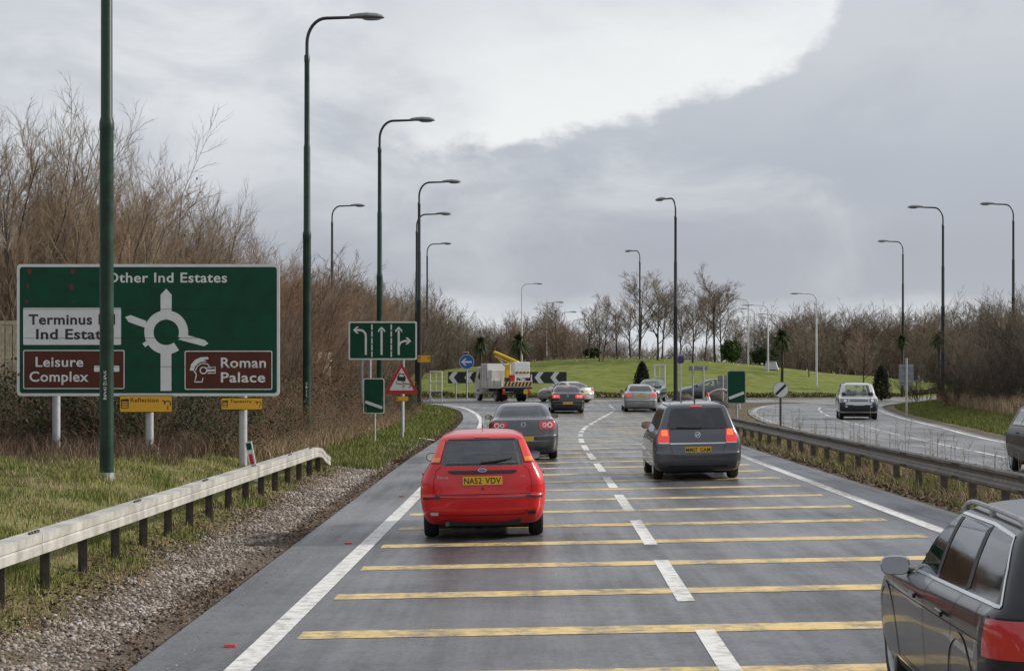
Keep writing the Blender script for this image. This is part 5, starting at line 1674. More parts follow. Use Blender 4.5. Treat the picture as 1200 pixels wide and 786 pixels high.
# gravel
def stones(name, X, Y, size, m, seed):
    rng = np.random.default_rng(seed)
    t = (1 + 5 ** .5) / 2
    B = np.array([(-1, t, 0), (1, t, 0), (-1, -t, 0), (1, -t, 0), (0, -1, t), (0, 1, t), (0, -1, -t), (0, 1, -t), (t, 0, -1), (t, 0, 1), (-t, 0, -1), (-t, 0, 1)], float) / math.hypot(1, t)
    T = np.array([(0, 11, 5), (0, 5, 1), (0, 1, 7), (0, 7, 10), (0, 10, 11), (1, 5, 9), (5, 11, 4), (11, 10, 2), (10, 7, 6), (7, 1, 8), (3, 9, 4), (3, 4, 2), (3, 2, 6), (3, 6, 8), (3, 8, 9), (4, 9, 5), (2, 4, 11), (6, 2, 10), (8, 6, 7), (9, 8, 1)])
    n = len(X)
    V = B[None] * rng.uniform(.7, 1.25, (n, 12, 1)) * (size[:, None] * rng.uniform(.6, 1.2, (n, 3)))[:, None, :] * np.array([1, 1, .72])
    a = rng.uniform(0, 6.283, n); ca_, sa_ = np.cos(a)[:, None], np.sin(a)[:, None]
    x, y = V[:, :, 0] * ca_ - V[:, :, 1] * sa_, V[:, :, 0] * sa_ + V[:, :, 1] * ca_
    V[:, :, 0], V[:, :, 1] = x + X[:, None], y + Y[:, None]
    V[:, :, 2] += (H(X, Y) + size * .22)[:, None]
    F = (np.arange(n) * 12)[:, None, None] + T[None]
    return tag(np_obj(name, V.reshape(-1, 3), F.reshape(-1, 3), MATS[m]), kind='stuff')
X, Y, D = scatter(40000, 11, 68, .18, 1.9, 91, pw=1.75)
prob = ss(.22, .5, D) * ss(1.55, .95, D + .25 * clump_noise(X, Y, 2, 6)) * np.clip(.85 + .5 * clump_noise(X, Y, 3.1, 8), .25, 1) * ss(72, 58, Y)
keep = RG.random(len(X)) < prob
X, Y = X[keep], Y[keep]
stones('gravel', X, Y, (.012 + .020 * RG.random(len(X)) ** 2) * (1 + .014 * (Y - 12)), 'stone', 4)
X, Y, D = scatter(1400, 11, 60, -.35, .4, 92, pw=1.5)
stones('gravel', X, Y, .006 + .008 * RG.random(len(X)), 'stone', 5)
# pale flowers along the brow of the mound
mat('flower', (0.72, 0.70, 0.42), 0.7)
n = 420
X = ICX + RG.uniform(-11, 13, n); Y = ICY + RG.uniform(-11, -4, n)
P = np.stack([X, Y, H(X, Y) + .22], -1); v, f = leaf_quads(P, .055, np.random.default_rng(3))
tag(np_obj('daffodils', v, f, MATS['flower']), kind='stuff')
# a few pale scraps of litter on the verge
mat('scrap', (0.6, 0.58, 0.55), 0.7)
for (px, py_, w_, lab) in ((500, 511, .55, 'pale flat scrap lying at the gravel end'), (507, 487, .3, 'small pale scrap in the grass by the roundabout entry')):
    Y = 2.1 * 2250 / (py_ - 440); x = (px - 600) * Y / 2250; x = min(x, float(XL(Y)) - .25)
    o = MB().box((0, 0, .05), (w_, .22, .05), Matrix.Rotation(.15, 3, 'Y')).build('litter_scrap', MATS['scrap'], None, loc=(x, Y, hz(x, Y)))
    tag(bevel(o, .015), lab, 'scrap')
# ================================================================ vehicles
def glass_material(name, tint, base=0.10):
    m = bpy.data.materials.new(name); m.use_nodes = True
    t = m.node_tree; n = t.nodes; L = t.links; n.clear()
    tr = n.new('ShaderNodeBsdfTransparent'); tr.inputs[0].default_value = (*tint, 1)
    gl = n.new('ShaderNodeBsdfGlossy'); gl.inputs['Roughness'].default_value = 0.03; gl.inputs[0].default_value = (.95, .97, 1, 1)
    fr = n.new('ShaderNodeFresnel'); fr.inputs[0].default_value = 1.5
    mr = n.new('ShaderNodeMapRange'); mr.inputs[3].default_value = base; mr.inputs[4].default_value = 1.0; mr.inputs[1].default_value = 0.0
    L.new(fr.outputs[0], mr.inputs[0])
    mx = n.new('ShaderNodeMixShader'); L.new(mr.outputs[0], mx.inputs[0]); L.new(tr.outputs[0], mx.inputs[1]); L.new(gl.outputs[0], mx.inputs[2])
    o = n.new('ShaderNodeOutputMaterial'); L.new(mx.outputs[0], o.inputs[0])
    MATS[name] = m
    return m
glass_material('car_glass', (0.92, 0.95, 0.94), 0.07)
glass_material('car_glass_dark', (0.22, 0.24, 0.25), 0.03)
GRIME = (0.085, 0.078, 0.068)
mat('paint_red', (0.56, 0.003, 0.008), 0.34, 0.0, spec=0.3, coat=0.7, dirt=(GRIME, 0.28, 0.30))
mat('paint_grey', (0.075, 0.078, 0.085), 0.30, 0.55, coat=1.0, dirt=((0.060, 0.057, 0.053), 0.40, 0.55))
mat('paint_zgrey', (0.070, 0.074, 0.086), 0.30, 0.55, coat=1.0, dirt=((0.060, 0.057, 0.053), 0.40, 0.5))
mat('paint_charcoal', (0.012, 0.013, 0.016), 0.30, 0.2, spec=0.25, coat=0.45, dirt=(GRIME, 0.10, 0.30))
mat('paint_black', (0.010, 0.010, 0.011), 0.28, 0.2, coat=1.0, dirt=(GRIME, 0.30, 0.5))
mat('paint_silver', (0.46, 0.47, 0.49), 0.32, 0.35, coat=1.0, dirt=(GRIME, 0.30, 0.55))
mat('paint_silver_warm', (0.32, 0.315, 0.31), 0.32, 0.4, coat=1.0, dirt=(GRIME, 0.40, 0.6))
mat('paint_bronze', (0.014, 0.013, 0.012), 0.45, 0.1, spec=0.25, coat=0.2, dirt=((0.04, 0.037, 0.032), 0.20, 0.4))
mat('paint_green', (0.020, 0.045, 0.045), 0.3, 0.3, coat=1.0)
mat('paint_white', (0.70, 0.71, 0.72), 0.35, 0.0, coat=0.8)
mat('paint_vanwhite', (0.62, 0.61, 0.58), 0.45, 0.0, var=0.15, vscale=2.0, coat=0.2)
mat('trim_black', (0.016, 0.016, 0.017), 0.55, var=0.2, vscale=12)
mat('underbody', (0.012, 0.012, 0.012), 0.8)
mat('cabin', (0.022, 0.022, 0.024), 0.8)
mat('seat_cloth', (0.040, 0.041, 0.045), 0.9)
mat('gap', (0.006, 0.006, 0.006), 0.8)
mat('chrome', (0.62, 0.63, 0.65), 0.12, 1.0)
mat('mirror_glass', (0.55, 0.57, 0.6), 0.05, 1.0)
mat('alloy', (0.34, 0.345, 0.35), 0.35, 0.8, var=0.2, vscale=20)
mat('plate_yellow', (0.66, 0.40, 0.015), 0.45)
mat('plate_white', (0.68, 0.68, 0.66), 0.45)
mat('ink', (0.012, 0.012, 0.012), 0.6)
mat('lens_lamp', (0.72, 0.045, 0.025), 0.12, coat=1.0)
mat('headlamp', (0.16, 0.17, 0.18), 0.08, 0.3, coat=1.0)
mat('lens_red', (0.50, 0.014, 0.018), 0.15, coat=1.0)
mat('lens_red_lit', (0.50, 0.02, 0.02), 0.15, coat=1.0, emit=(1.0, 0.045, 0.03), estr=0.35)
mat('lens_brake', (0.60, 0.05, 0.03), 0.15, coat=1.0, emit=(1.0, 0.22, 0.06), estr=0.7)
mat('lens_amber', (0.80, 0.22, 0.03), 0.15, coat=1.0)
mat('lens_clear', (0.62, 0.63, 0.65), 0.12, 0.3, coat=1.0)
mat('badge', (0.50, 0.51, 0.53), 0.2, 0.9)
mat('badge_blue', (0.02, 0.05, 0.18), 0.25, coat=1.0)

FR = [0, .35, .70, .90, 1.0]
def car_grid(spec, up):
    cols, zb, zt = spec['cols'], spec['zb'], spec['zt']
    yc, hl = spec.get('yc', -.4), spec.get('hl', 1.3)
    nc = len(cols)
    rows = []
    for lay in spec['layers']:
        z, yr, yf, w, rb, fb, rc, fc = lay[:8]
        arc = lay[8] if len(lay) > 8 else 0.0
        tilt = lay[9] if len(lay) > 9 else 0.0
        P = []
        wr, wf = max(w - rc, 0), max(w - fc, 0)
        ce = yr + rb + rc * 1.25; fe = yf - fb - fc * 1.25
        for f in FR: P.append((f * wr, yr + rb * f ** 2.2))
        for a in (R(32), R(62)): P.append((wr + rc * math.sin(a), yr + rb + rc * 1.25 * (1 - math.cos(a))))
        P.append((w, ce))
        t = min(max((z - zb) / (zt - zb), 0), 1)
        ys = [b + (q - b) * t for b, q in cols]
        eps = .012
        for k in range(nc): ys[k] = max(ys[k], ce + eps * (k + 1))
        for k in range(nc - 1, -1, -1): ys[k] = min(ys[k], fe - eps * (nc - k))
        tp = spec.get('taper', .03)
        for yv in ys:
            P.append((w + (0 if w == 0 else tp * 0.35 * (1 - ((yv - .1) / 1.6) ** 2)), yv))
        P.append((w, fe))
        for a in (R(62), R(32)): P.append((wf + fc * math.sin(a), yf - fb - fc * 1.25 * (1 - math.cos(a))))
        for f in FR[::-1]: P.append((f * wf, yf - fb * f ** 2.2))
        rows.append([(x, yv, z - arc * ((yv - yc) / hl) ** 2 + tilt * (yv + 1.6)) for x, yv in P])
    A = np.array(rows)
    nl, nj = A.shape[:2]
    a = pch(np.arange(nl), A)(np.linspace(0, nl - 1, (nl - 1) * up + 1))
    b = np.swapaxes(pch(np.arange(nj), np.swapaxes(a, 0, 1))(np.linspace(0, nj - 1, (nj - 1) * up + 1)), 0, 1)
    return b, nl, nj

def lathe(profile, n, axis='x'):
    V = []; F = []
    m = len(profile)
    for k in range(n):
        a = 2 * math.pi * k / n
        for (r, x) in profile: V.append((x, r * math.cos(a), r * math.sin(a)))
    for k in range(n):
        for j in range(m - 1):
            k2 = (k + 1) % n
            F.append((k * m + j, k * m + j + 1, k2 * m + j + 1, k2 * m + j))
    return V, F

def wheel(parent, x, y, r, w, side, spokes=5, steer=0.0, rim='alloy'):
    t = bpy.data.objects.new('wheel', None); link(t, parent); t.location = (x, y, r)
    t.rotation_euler = (0, 0, steer + (0 if side > 0 else math.pi))
    h = w / 2
    rr = r * .66
    V, F = lathe([(rr, -h), (r * .9, -h), (r * .975, -h * .8), (r, -h * .45), (r, h * .45), (r * .975, h * .8), (r * .9, h), (rr, h * .95), (rr, -h)], 30)
    MB().add(V, F).build('tyre', MATS['rubber'], t, True)
    mb = MB()
    V, F = lathe([(rr * 1.02, h * .93), (rr * .97, h * .97), (rr * .90, h * .7), (rr * .88, -h)], 30); mb.add(V, F)
    V, F = lathe([(0.001, h * .78), (r * .11, h * .78), (r * .13, h * .6), (r * .13, h * .2)], 16); mb.add(V, F)
    for k in range(spokes):
        a = 2 * math.pi * k / spokes
        rot = Matrix.Rotation(a, 3, 'X')
        mb.box(rot @ Vector((h * .62, 0, rr * .52)), (h * .22, r * .13, rr * .92), rot, (1, .75))
    mb.build('rim', MATS[rim], t, True)
    V, F = lathe([(0.001, h * .1), (rr * .9, h * .1)], 20)
    MB().add(V, F).build('brake_disc', MATS['underbody'], t)
    return t

class Car:
    def __init__(s, name, label, spec, paint, cat='car', glass='car_glass', up=3, cabin=True):
        s.spec = spec; s.paint = MATS[paint]; s.sp = spec
        s.t = thing(name, label, cat); s.t['group'] = 'road traffic'
        G, nl, nj = car_grid(spec, up)
        n0, n1 = G.shape[:2]
        # closed mesh, both halves
        V = np.concatenate([G.reshape(-1, 3), (G * np.array([-1, 1, 1])).reshape(-1, 3)])
        idx_ = np.arange(n0 * n1).reshape(n0, n1)
        q1 = np.stack([idx_[:-1, :-1], idx_[:-1, 1:], idx_[1:, 1:], idx_[1:, :-1]], -1).reshape(-1, 4)
        q2 = (q1 + n0 * n1)[:, ::-1]
        names = ['body', 'arch']
        zid = np.zeros((n0 - 1, n1 - 1), int)
        s.glassy = {}
        for (nm, i0, i1, j0, j1, mt) in spec['zones']:
            if nm not in names: names.append(nm)
            zid[i0 * up:i1 * up, j0 * up:j1 * up] = names.index(nm); s.glassy[nm] = mt
        mi = np.concatenate([zid.ravel(), zid.ravel()])
        bm = bmesh.new()
        bv = [bm.verts.new(p) for p in V]
        for q_, m_ in zip(np.concatenate([q1, q2]), mi):
            try:
                f = bm.faces.new([bv[k] for k in q_]); f.material_index = int(m_); f.smooth = True
            except ValueError:
                pass
        bmesh.ops.remove_doubles(bm, verts=bm.verts, dist=0.0004)
        bmesh.ops.dissolve_degenerate(bm, edges=bm.edges, dist=0.0002)
        bmesh.ops.recalc_face_normals(bm, faces=bm.faces)
        me = bpy.data.meshes.new('shell')
        for nm in names: me.materials.append(s.paint)
        bm.to_mesh(me)
        s.bvh = BVHTree.FromBMesh(bm)
        bm.free()
        so = bpy.data.objects.new('shell', me); COL.objects.link(so)
        cut = []
        for (yw, r) in ((spec['wy'][0], spec['arch']), (spec['wy'][1], spec['arch'])):
            for sd_ in (1, -1):
                c = MB(); xm = spec['W']
                c.tube([(sd_ * (xm - .30), yw, spec['wr'] + .012), (sd_ * (xm + .25), yw, spec['wr'] + .012)], r, 36)
                co = c.build('cut', s.paint); co.data.polygons.foreach_set('material_index', [1] * len(co.data.polygons))
                co.data.materials.append(s.paint)
                cut.append(co)
                md = so.modifiers.new('b', 'BOOLEAN'); md.object = co; md.operation = 'DIFFERENCE'; md.solver = 'EXACT'
        dg = bpy.context.evaluated_depsgraph_get()
        ev = bpy.data.meshes.new_from_object(so.evaluated_get(dg))
        for o in cut + [so]: bpy.data.objects.remove(o)
        # split into parts
        bm = bmesh.new(); bm.from_mesh(ev); bm.verts.ensure_lookup_table()
        groups = {}
        for f in bm.faces:
            nm = names[min(f.material_index, len(names) - 1)]
            key = nm if nm in ('body', 'arch', 'windscreen', 'rear_window') else (nm, f.calc_center_median().x > 0)
            groups.setdefault(key, []).append(f)
        for key, fs in groups.items():
            nm = key if isinstance(key, str) else key[0]
            vm = {}; VV = []; FF = []
            for f in fs:
                row = []
                for v in f.verts:
                    if v.index not in vm: vm[v.index] = len(VV); VV.append(tuple(v.co))
                    row.append(vm[v.index])
                FF.append(row)
            m_ = s.paint if nm == 'body' else MATS['underbody'] if nm == 'arch' else MATS[s.glassy[nm] or glass]
            if nm == 'arch': nm = 'wheel_arch'
            o = MB().add(VV, FF).build(nm.split('.')[0], m_, s.t, True)
            if nm == 'body': s.body = o
        # inner lining so the cabin is not painted inside
        if cabin:
            VV = []; FF = []; vm = {}
            for f in groups['body']:
                if f.calc_center_median().z < spec['zb'] - .05: continue
                row = []
                for v in f.verts:
                    if v.index not in vm:
                        vm[v.index] = len(VV); VV.append(tuple(v.co - v.normal * .02))
                    row.append(vm[v.index])
                FF.append(row[::-1])
            MB().add(VV, FF).build('cabin_lining', MATS['cabin'], s.t, True)
            s.cabin()
        bm.free(); bpy.data.meshes.remove(ev)
        for yw in spec['wy']:
            for sd_ in (1, -1):
                wheel(s.t, sd_ * (spec['W'] - spec['ww'] / 2 - spec.get('inset', .035)), yw, spec['wr'], spec['ww'], sd_, spec.get('spokes', 5), rim=spec.get('rim', 'alloy'))
        # floor pan
        b0, b1 = spec['layers'][1][1] + .15, spec['layers'][1][2] - .15
        MB().box((0, (b0 + b1) / 2, .20), (spec['W'] * 1.45, b1 - b0, .12)).build('underbody', MATS['underbody'], s.t)
    def cabin(s):
        sp = s.spec; zb = sp['zb']
        MB().box((0, -.35, zb - .34), (sp['W'] * 1.5, 2.3, .04)).build('cabin_floor', MATS['cabin'], s.t)
        for xx in (-.37, .37):
            for (yy, zz) in ((sp.get('seat', -.15), -.05), (sp.get('seat', -.15) - .95, -.30)):
                st = bevel(MB().box((xx, yy, zb - .05 + zz), (.40, .13, .44), Matrix.Rotation(R(-10), 3, 'X'), (.68, .8)).build('seat', MATS['seat_cloth'], s.t), .04, 3)
                bevel(MB().box((xx, yy - .06, zb + .25 + zz), (.22, .08, .15), None, (.8, .9)).build('headrest', MATS['seat_cloth'], st), .03, 3)
        MB().box((0, sp.get('seat', -.15) + 1.0, zb - .10), (sp['W'] * 1.5, .4, .22), None, (1, .5)).build('dashboard', MATS['cabin'], s.t)
        V = []; cyl = MB().tube([(.37 + .18 * math.cos(R(a)), sp.get('seat', -.15) + .62 - .05 * math.sin(R(a)), zb - .02 + .18 * math.sin(R(a))) for a in range(0, 361, 20)], .016, 6)
        cyl.build('steering_wheel', MATS['cabin'], s.t)
        sp2 = sp['layers']
        MB().box((0, sp.get('mirror_y', .35), sp['zt'] - .08), (.22, .03, .06)).build('rear_view_mirror', MATS['trim_black'], s.t)
    # ---- projecting shapes on to the skin
    def ray(s, ax, u, v):
        if ax == 'rear': o, d = Vector((u, -6, v)), Vector((0, 1, 0))
        elif ax == 'front': o, d = Vector((u, 6, v)), Vector((0, -1, 0))
        elif ax == 'left': o, d = Vector((-6, u, v)), Vector((1, 0, 0))
        elif ax == 'right': o, d = Vector((6, u, v)), Vector((-1, 0, 0))
        else: o, d = Vector((u, v, 6)), Vector((0, 0, -1))
        h, n, _, _ = s.bvh.ray_cast(o, d)
        if h is None: return None, -d
        if n.dot(d) > 0: n = -n
        return h, n
    def grid(s, ax, rows, off, name, m, parent=None, nu=10, nv=8, thick=.012, smooth=True):
        vs_k = [r[0] for r in rows]
        q = np.linspace(0, len(rows) - 1, nv)
        fv = np.interp(q, range(len(rows)), vs_k); f0 = np.interp(q, range(len(rows)), [r[1] for r in rows]); f1 = np.interp(q, range(len(rows)), [r[2] for r in rows])
        V = []; last = None
        for i in range(nv):
            row = []
            for j in range(nu):
                u = f0[i] + (f1[i] - f0[i]) * j / (nu - 1)
                row.append(s.ray(ax, u, fv[i]))
            good = [k for k in range(nu) if row[k][0] is not None]
            for j in range(nu):
                h, n = row[j]
                if h is None and good:
                    h, n = row[min(good, key=lambda k: abs(k - j))]
                if h is None: h, n = last
                last = (h, n)
                V.append(h + n * off)
        nn = nu * nv
        F = [(i * nu + j, i * nu + j + 1, (i + 1) * nu + j + 1, (i + 1) * nu + j) for i in range(nv - 1) for j in range(nu - 1)]
        edge_ = [j for j in range(nu)] + [i * nu + nu - 1 for i in range(1, nv)] + [(nv - 1) * nu + j for j in range(nu - 2, -1, -1)] + [i * nu for i in range(nv - 2, 0, -1)]
        d = {'rear': Vector((0, 1, 0)), 'front': Vector((0, -1, 0)), 'left': Vector((1, 0, 0)), 'right': Vector((-1, 0, 0)), 'top': Vector((0, 0, -1))}[ax]
        for e_ in edge_: V.append(V[e_] + d * thick)
        ne = len(edge_)
        F += [(edge_[k], nn + k, nn + (k + 1) % ne, edge_[(k + 1) % ne]) for k in range(ne)]
        o = MB().add(V, F).build(name, MATS[m], parent or s.t, smooth)
        return o
    def rib(s, ax, path, w, name, m, off=.0025, parent=None, step=.03):
        P = [np.array(p, float) for p in path]; D = []
        for a, b in zip(P[:-1], P[1:]):
            k = max(1, int(np.linalg.norm(b - a) / step)); D += [a + (b - a) * i / k for i in range(k)]
        D.append(P[-1])
        V = []; F = []
        for i, p in enumerate(D):
            t = D[min(i + 1, len(D) - 1)] - D[max(i - 1, 0)]; t /= np.linalg.norm(t) + 1e-9; nn = np.array([-t[1], t[0]])
            pr = []
            for sg in (1, -1):
                h, n = s.ray(ax, *(p + nn * sg * w / 2))
                pr.append(None if h is None else h + n * off)
            if pr[0] is None or pr[1] is None: continue
            V += pr
        F = [(2 * i, 2 * i + 1, 2 * i + 3, 2 * i + 2) for i in range(len(V) // 2 - 1)]
        return MB().add(V, F).build(name, MATS[m], parent or s.t, True)
    def both(s, fn):
        for sg in (1, -1): fn(sg)
    def plate(s, ax, z, txt, w=.52, h=.111, m='plate_yellow', x0=0.0, out=.012):
        hit, _ = s.ray(ax, x0, z)
        sg = -1 if ax == 'rear' else 1
        yv = hit.y + sg * out
        p = bevel(MB().box((0, 0, 0), (w, .008, h)).build('number_plate', MATS[m], s.t, loc=(x0, yv, z)), .002, 1)
        if txt:
            a, b = txt.split(' ')
            for part, u0, u1 in ((a, -.47, -.02), (b, .07, .47)):
                o = text_obj(part, MATS['ink'], p, u0 * w, u1 * w, -h * .34, h * .70, -.0062, .015, name='characters')
                if ax == 'front': o.rotation_euler = (0, 0, math.pi)
        return p
    def mirror(s, y, z, m, shell=None, size=(.22, .13), glassy=True, out=.10):
        for sg in (1, -1):
            h, n = s.ray('right' if sg > 0 else 'left', y, z)
            xx = sg * (abs(h.x) + out)
            o = bpy.data.objects.new('door_mirror', None); link(o, s.t); o.location = (xx, y, z + .03); o.rotation_euler = (0, 0, sg * R(11))
            V = []; F = []; nu = 14
            for i, (dy, k) in enumerate(((-.05, .93), (-.045, 1.0), (0.0, 1.0), (.05, .85), (.09, .45), (.10, .05))):
                for j in range(nu):
                    a = 2 * math.pi * j / nu
                    ca, sa = math.cos(a), math.sin(a)
                    V.append((size[0] / 2 * k * math.copysign(abs(ca) ** .6, ca), dy, size[1] / 2 * k * math.copysign(abs(sa) ** .65, sa)))
            for i in range(5):
                for j in range(nu): F.append((i * nu + j, i * nu + (j + 1) % nu, (i + 1) * nu + (j + 1) % nu, (i + 1) * nu + j))
            F.append(tuple(range(nu)))
            MB().add(V, F).build('mirror_shell', shell or s.paint, o, True)
            mb = MB(); P = []
            for j in range(nu):
                a = 2 * math.pi * j / nu; ca, sa = math.cos(a), math.sin(a)
                P.append((size[0] / 2 * .88 * math.copysign(abs(ca) ** .6, ca), -.0525, size[1] / 2 * .84 * math.copysign(abs(sa) ** .65, sa)))
            mb.add(P, [tuple(range(nu))]).build('mirror_glass', MATS['mirror_glass'], o)
            MB().tube([(-sg * (out + .03), .0, -.05), (-sg * .05, .0, -.03)], [.035, .03], 8, flat=.6).build('stalk', MATS['trim_black'], o, True)
    def put(s, x, y, yaw, dz=0.0):
        """x, y of the car's middle, yaw from +Y; sits on the ground with its slope"""
        e = 1.0
        f = np.array([-math.sin(yaw), math.cos(yaw)]); r = np.array([math.cos(yaw), math.sin(yaw)])
        pf = (hz(x + f[0] * e, y + f[1] * e) - hz(x - f[0] * e, y - f[1] * e)) / (2 * e)
        pr = (hz(x + r[0] * .7, y + r[1] * .7) - hz(x - r[0] * .7, y - r[1] * .7)) / 1.4
        s.t.rotation_mode = 'XYZ'
        M = Matrix.Rotation(yaw, 4, 'Z') @ Matrix.Rotation(math.atan(pf), 4, 'X') @ Matrix.Rotation(-math.atan(pr), 4, 'Y')
        s.t.rotation_euler = M.to_euler()
        s.t.location = (x, y, hz(x, y) + .008 + dz)
        return s
def C0(k): return len(FR) + 3 + k           # index of side column k
def JF(spec, k): return len(FR) + 6 + len(spec['cols']) + k   # front columns, outermost first

HATCH = dict(W=.85, wy=(-1.24, 1.36), wr=.305, ww=.195, arch=.365, zb=.99, zt=1.33, seat=-.15, mirror_y=.35,
  cols=[(-1.52, -1.30), (-.60, -.54), (-.50, -.45), (.86, .16)],
  layers=[(.20, -1.8, 1.8, 0, 0, 0, 0, 0), (.20, -1.86, 1.88, .68, .06, .12, .15, .25), (.275, -1.985, 2.0, .785, .09, .15, .22, .3), (.42, -2.06, 2.07, .83, .10, .18, .24, .32),
          (.55, -2.075, 2.08, .845, .11, .2, .24, .32), (.585, -2.072, 2.08, .848, .11, .2, .235, .32), (.605, -2.035, 2.07, .848, .10, .2, .21, .32), (.76, -2.01, 1.94, .838, .08, .3, .19, .3),
          (.90, -1.98, 1.50, .79, .07, .45, .18, .3), (.99, -1.945, 1.04, .728, .06, .35, .12, .2), (1.16, -1.835, .68, .648, .05, .3, .07, .2), (1.335, -1.665, .24, .572, .05, .25, .045, .18),
          (1.39, -1.585, .05, .52, .06, .22, .06, .15, .01), (1.435, -1.44, -.10, .36, .05, .15, .06, .1, .03), (1.448, -1.32, -.2, 0, 0, 0, 0, 0, .04)])
HATCH['zones'] = [('rear_window', 9, 11, 0, 3, None), ('side_window.a', 9, 11, C0(0), C0(1), None), ('side_window.b', 9, 11, C0(2), C0(3), None), ('windscreen', 9, 11, JF(HATCH, 1), JF(HATCH, 4), None)]
MPV = dict(W=.90, wy=(-1.33, 1.37), wr=.315, ww=.205, arch=.375, zb=1.03, zt=1.46, seat=-.05, mirror_y=.55, inset=.03,
  cols=[(-1.86, -1.70), (-1.27, -1.17), (-1.17, -1.07), (-.25, -.22), (-.15, -.13), (1.02, .38)],
  layers=[(.19, -2.0, 2.0, 0, 0, 0, 0, 0), (.19, -2.05, 2.02, .74, .05, .1, .12, .2), (.27, -2.18, 2.15, .86, .08, .15, .2, .3), (.40, -2.225, 2.22, .892, .08, .2, .22, .32),
          (.52, -2.235, 2.23, .90, .09, .2, .22, .32), (.555, -2.23, 2.22, .90, .09, .2, .21, .3), (.575, -2.20, 2.2, .90, .08, .22, .19, .3), (.75, -2.17, 2.10, .895, .07, .3, .17, .3),
          (.92, -2.14, 1.80, .845, .06, .45, .13, .3), (1.03, -2.105, 1.32, .785, .05, .4, .09, .25), (1.25, -2.02, .95, .70, .05, .3, .07, .2), (1.46, -1.905, .52, .615, .05, .25, .06, .18),
          (1.53, -1.84, .32, .555, .05, .2, .07, .15, .01), (1.585, -1.70, .1, .40, .05, .15, .06, .1, .03), (1.60, -1.55, 0, 0, 0, 0, 0, 0, .04)])
MPV['zones'] = [('rear_window', 9, 11, 0, 3, 'car_glass_dark'), ('side_window.a', 9, 11, C0(0), C0(1), 'car_glass_dark'), ('side_window.b', 9, 11, C0(2), C0(3), None), ('side_window.c', 9, 11, C0(4), C0(5), None), ('windscreen', 9, 11, JF(MPV, 1), JF(MPV, 4), None)]
SALOON = dict(W=.91, wy=(-1.36, 1.36), wr=.32, ww=.215, arch=.375, zb=1.05, zt=1.38, seat=.05, mirror_y=.55, inset=.03,
  cols=[(-1.50, -1.0), (-.36, -.31), (-.27, -.23), (1.02, .32)],
  layers=[(.19, -2.1, 2.1, 0, 0, 0, 0, 0), (.19, -2.2, 2.15, .75, .06, .1, .15, .2), (.27, -2.33, 2.3, .87, .12, .18, .27, .3), (.45, -2.38, 2.37, .902, .14, .2, .29, .35),
          (.60, -2.385, 2.38, .91, .14, .22, .29, .35), (.625, -2.38, 2.37, .91, .14, .22, .285, .35), (.65, -2.35, 2.36, .91, .13, .25, .27, .33), (.85, -2.32, 2.15, .90, .13, .35, .25, .3),
          (1.0, -2.285, 1.75, .865, .13, .45, .22, .3), (1.055, -2.23, 1.30, .80, .12, .4, .2, .25), (1.095, -1.74, 1.12, .758, .08, .35, .14, .2), (1.25, -1.42, .74, .69, .08, .3, .12, .2),
          (1.385, -1.08, .40, .605, .08, .25, .12, .18), (1.43, -.92, .2, .535, .06, .2, .1, .15, .01), (1.463, -.75, .05, .35, .05, .15, .08, .1, .02), (1.472, -.62, -.05, 0, 0, 0, 0, 0, .02)])
SALOON['zones'] = [('rear_window', 10, 12, 0, 4, None), ('side_window.a', 9, 12, C0(0), C0(1), None), ('side_window.b', 9, 12, C0(2), C0(3), None), ('windscreen', 10, 12, JF(SALOON, 1), JF(SALOON, 4), None)]
ESTATE = dict(W=.886, wy=(-1.30, 1.35), wr=.325, ww=.235, arch=.372, zb=.955, zt=1.30, seat=-.05, mirror_y=.5, inset=.02, spokes=7,
  cols=[(-1.93, -1.56), (-1.16, -1.02), (-1.09, -.96), (-.24, -.22), (-.16, -.15), (1.0, .28)],
  layers=[(.18, -2.0, 2.0, 0, 0, 0, 0, 0), (.18, -2.1, 2.05, .74, .06, .1, .15, .2), (.25, -2.23, 2.2, .85, .12, .18, .27, .3), (.42, -2.28, 2.28, .875, .14, .22, .3, .35),
          (.585, -2.29, 2.29, .886, .14, .25, .3, .35), (.61, -2.28, 2.28, .887, .14, .26, .295, .34), (.65, -2.26, 2.26, .888, .13, .28, .27, .33), (.80, -2.235, 2.1, .882, .12, .35, .25, .3),
          (.905, -2.205, 1.75, .855, .11, .45, .2, .3, 0, -.022), (.955, -2.17, 1.25, .805, .09, .4, .16, .25, 0, -.022), (1.14, -2.01, .80, .718, .08, .3, .13, .2), (1.305, -1.83, .42, .622, .08, .25, .12, .18),
          (1.352, -1.76, .22, .56, .06, .2, .1, .15, .01), (1.395, -1.6, .04, .38, .05, .15, .08, .1, .02), (1.408, -1.45, -.08, 0, 0, 0, 0, 0, .03)])
ESTATE['zones'] = [('rear_window', 9, 11, 0, 4, 'car_glass_dark'), ('side_window.a', 9, 11, C0(0), C0(1), None), ('side_window.b', 9, 11, C0(2), C0(3), None), ('side_window.c', 9, 11, C0(4), C0(5), None), ('windscreen', 9, 11, JF(ESTATE, 1), JF(ESTATE, 4), None)]
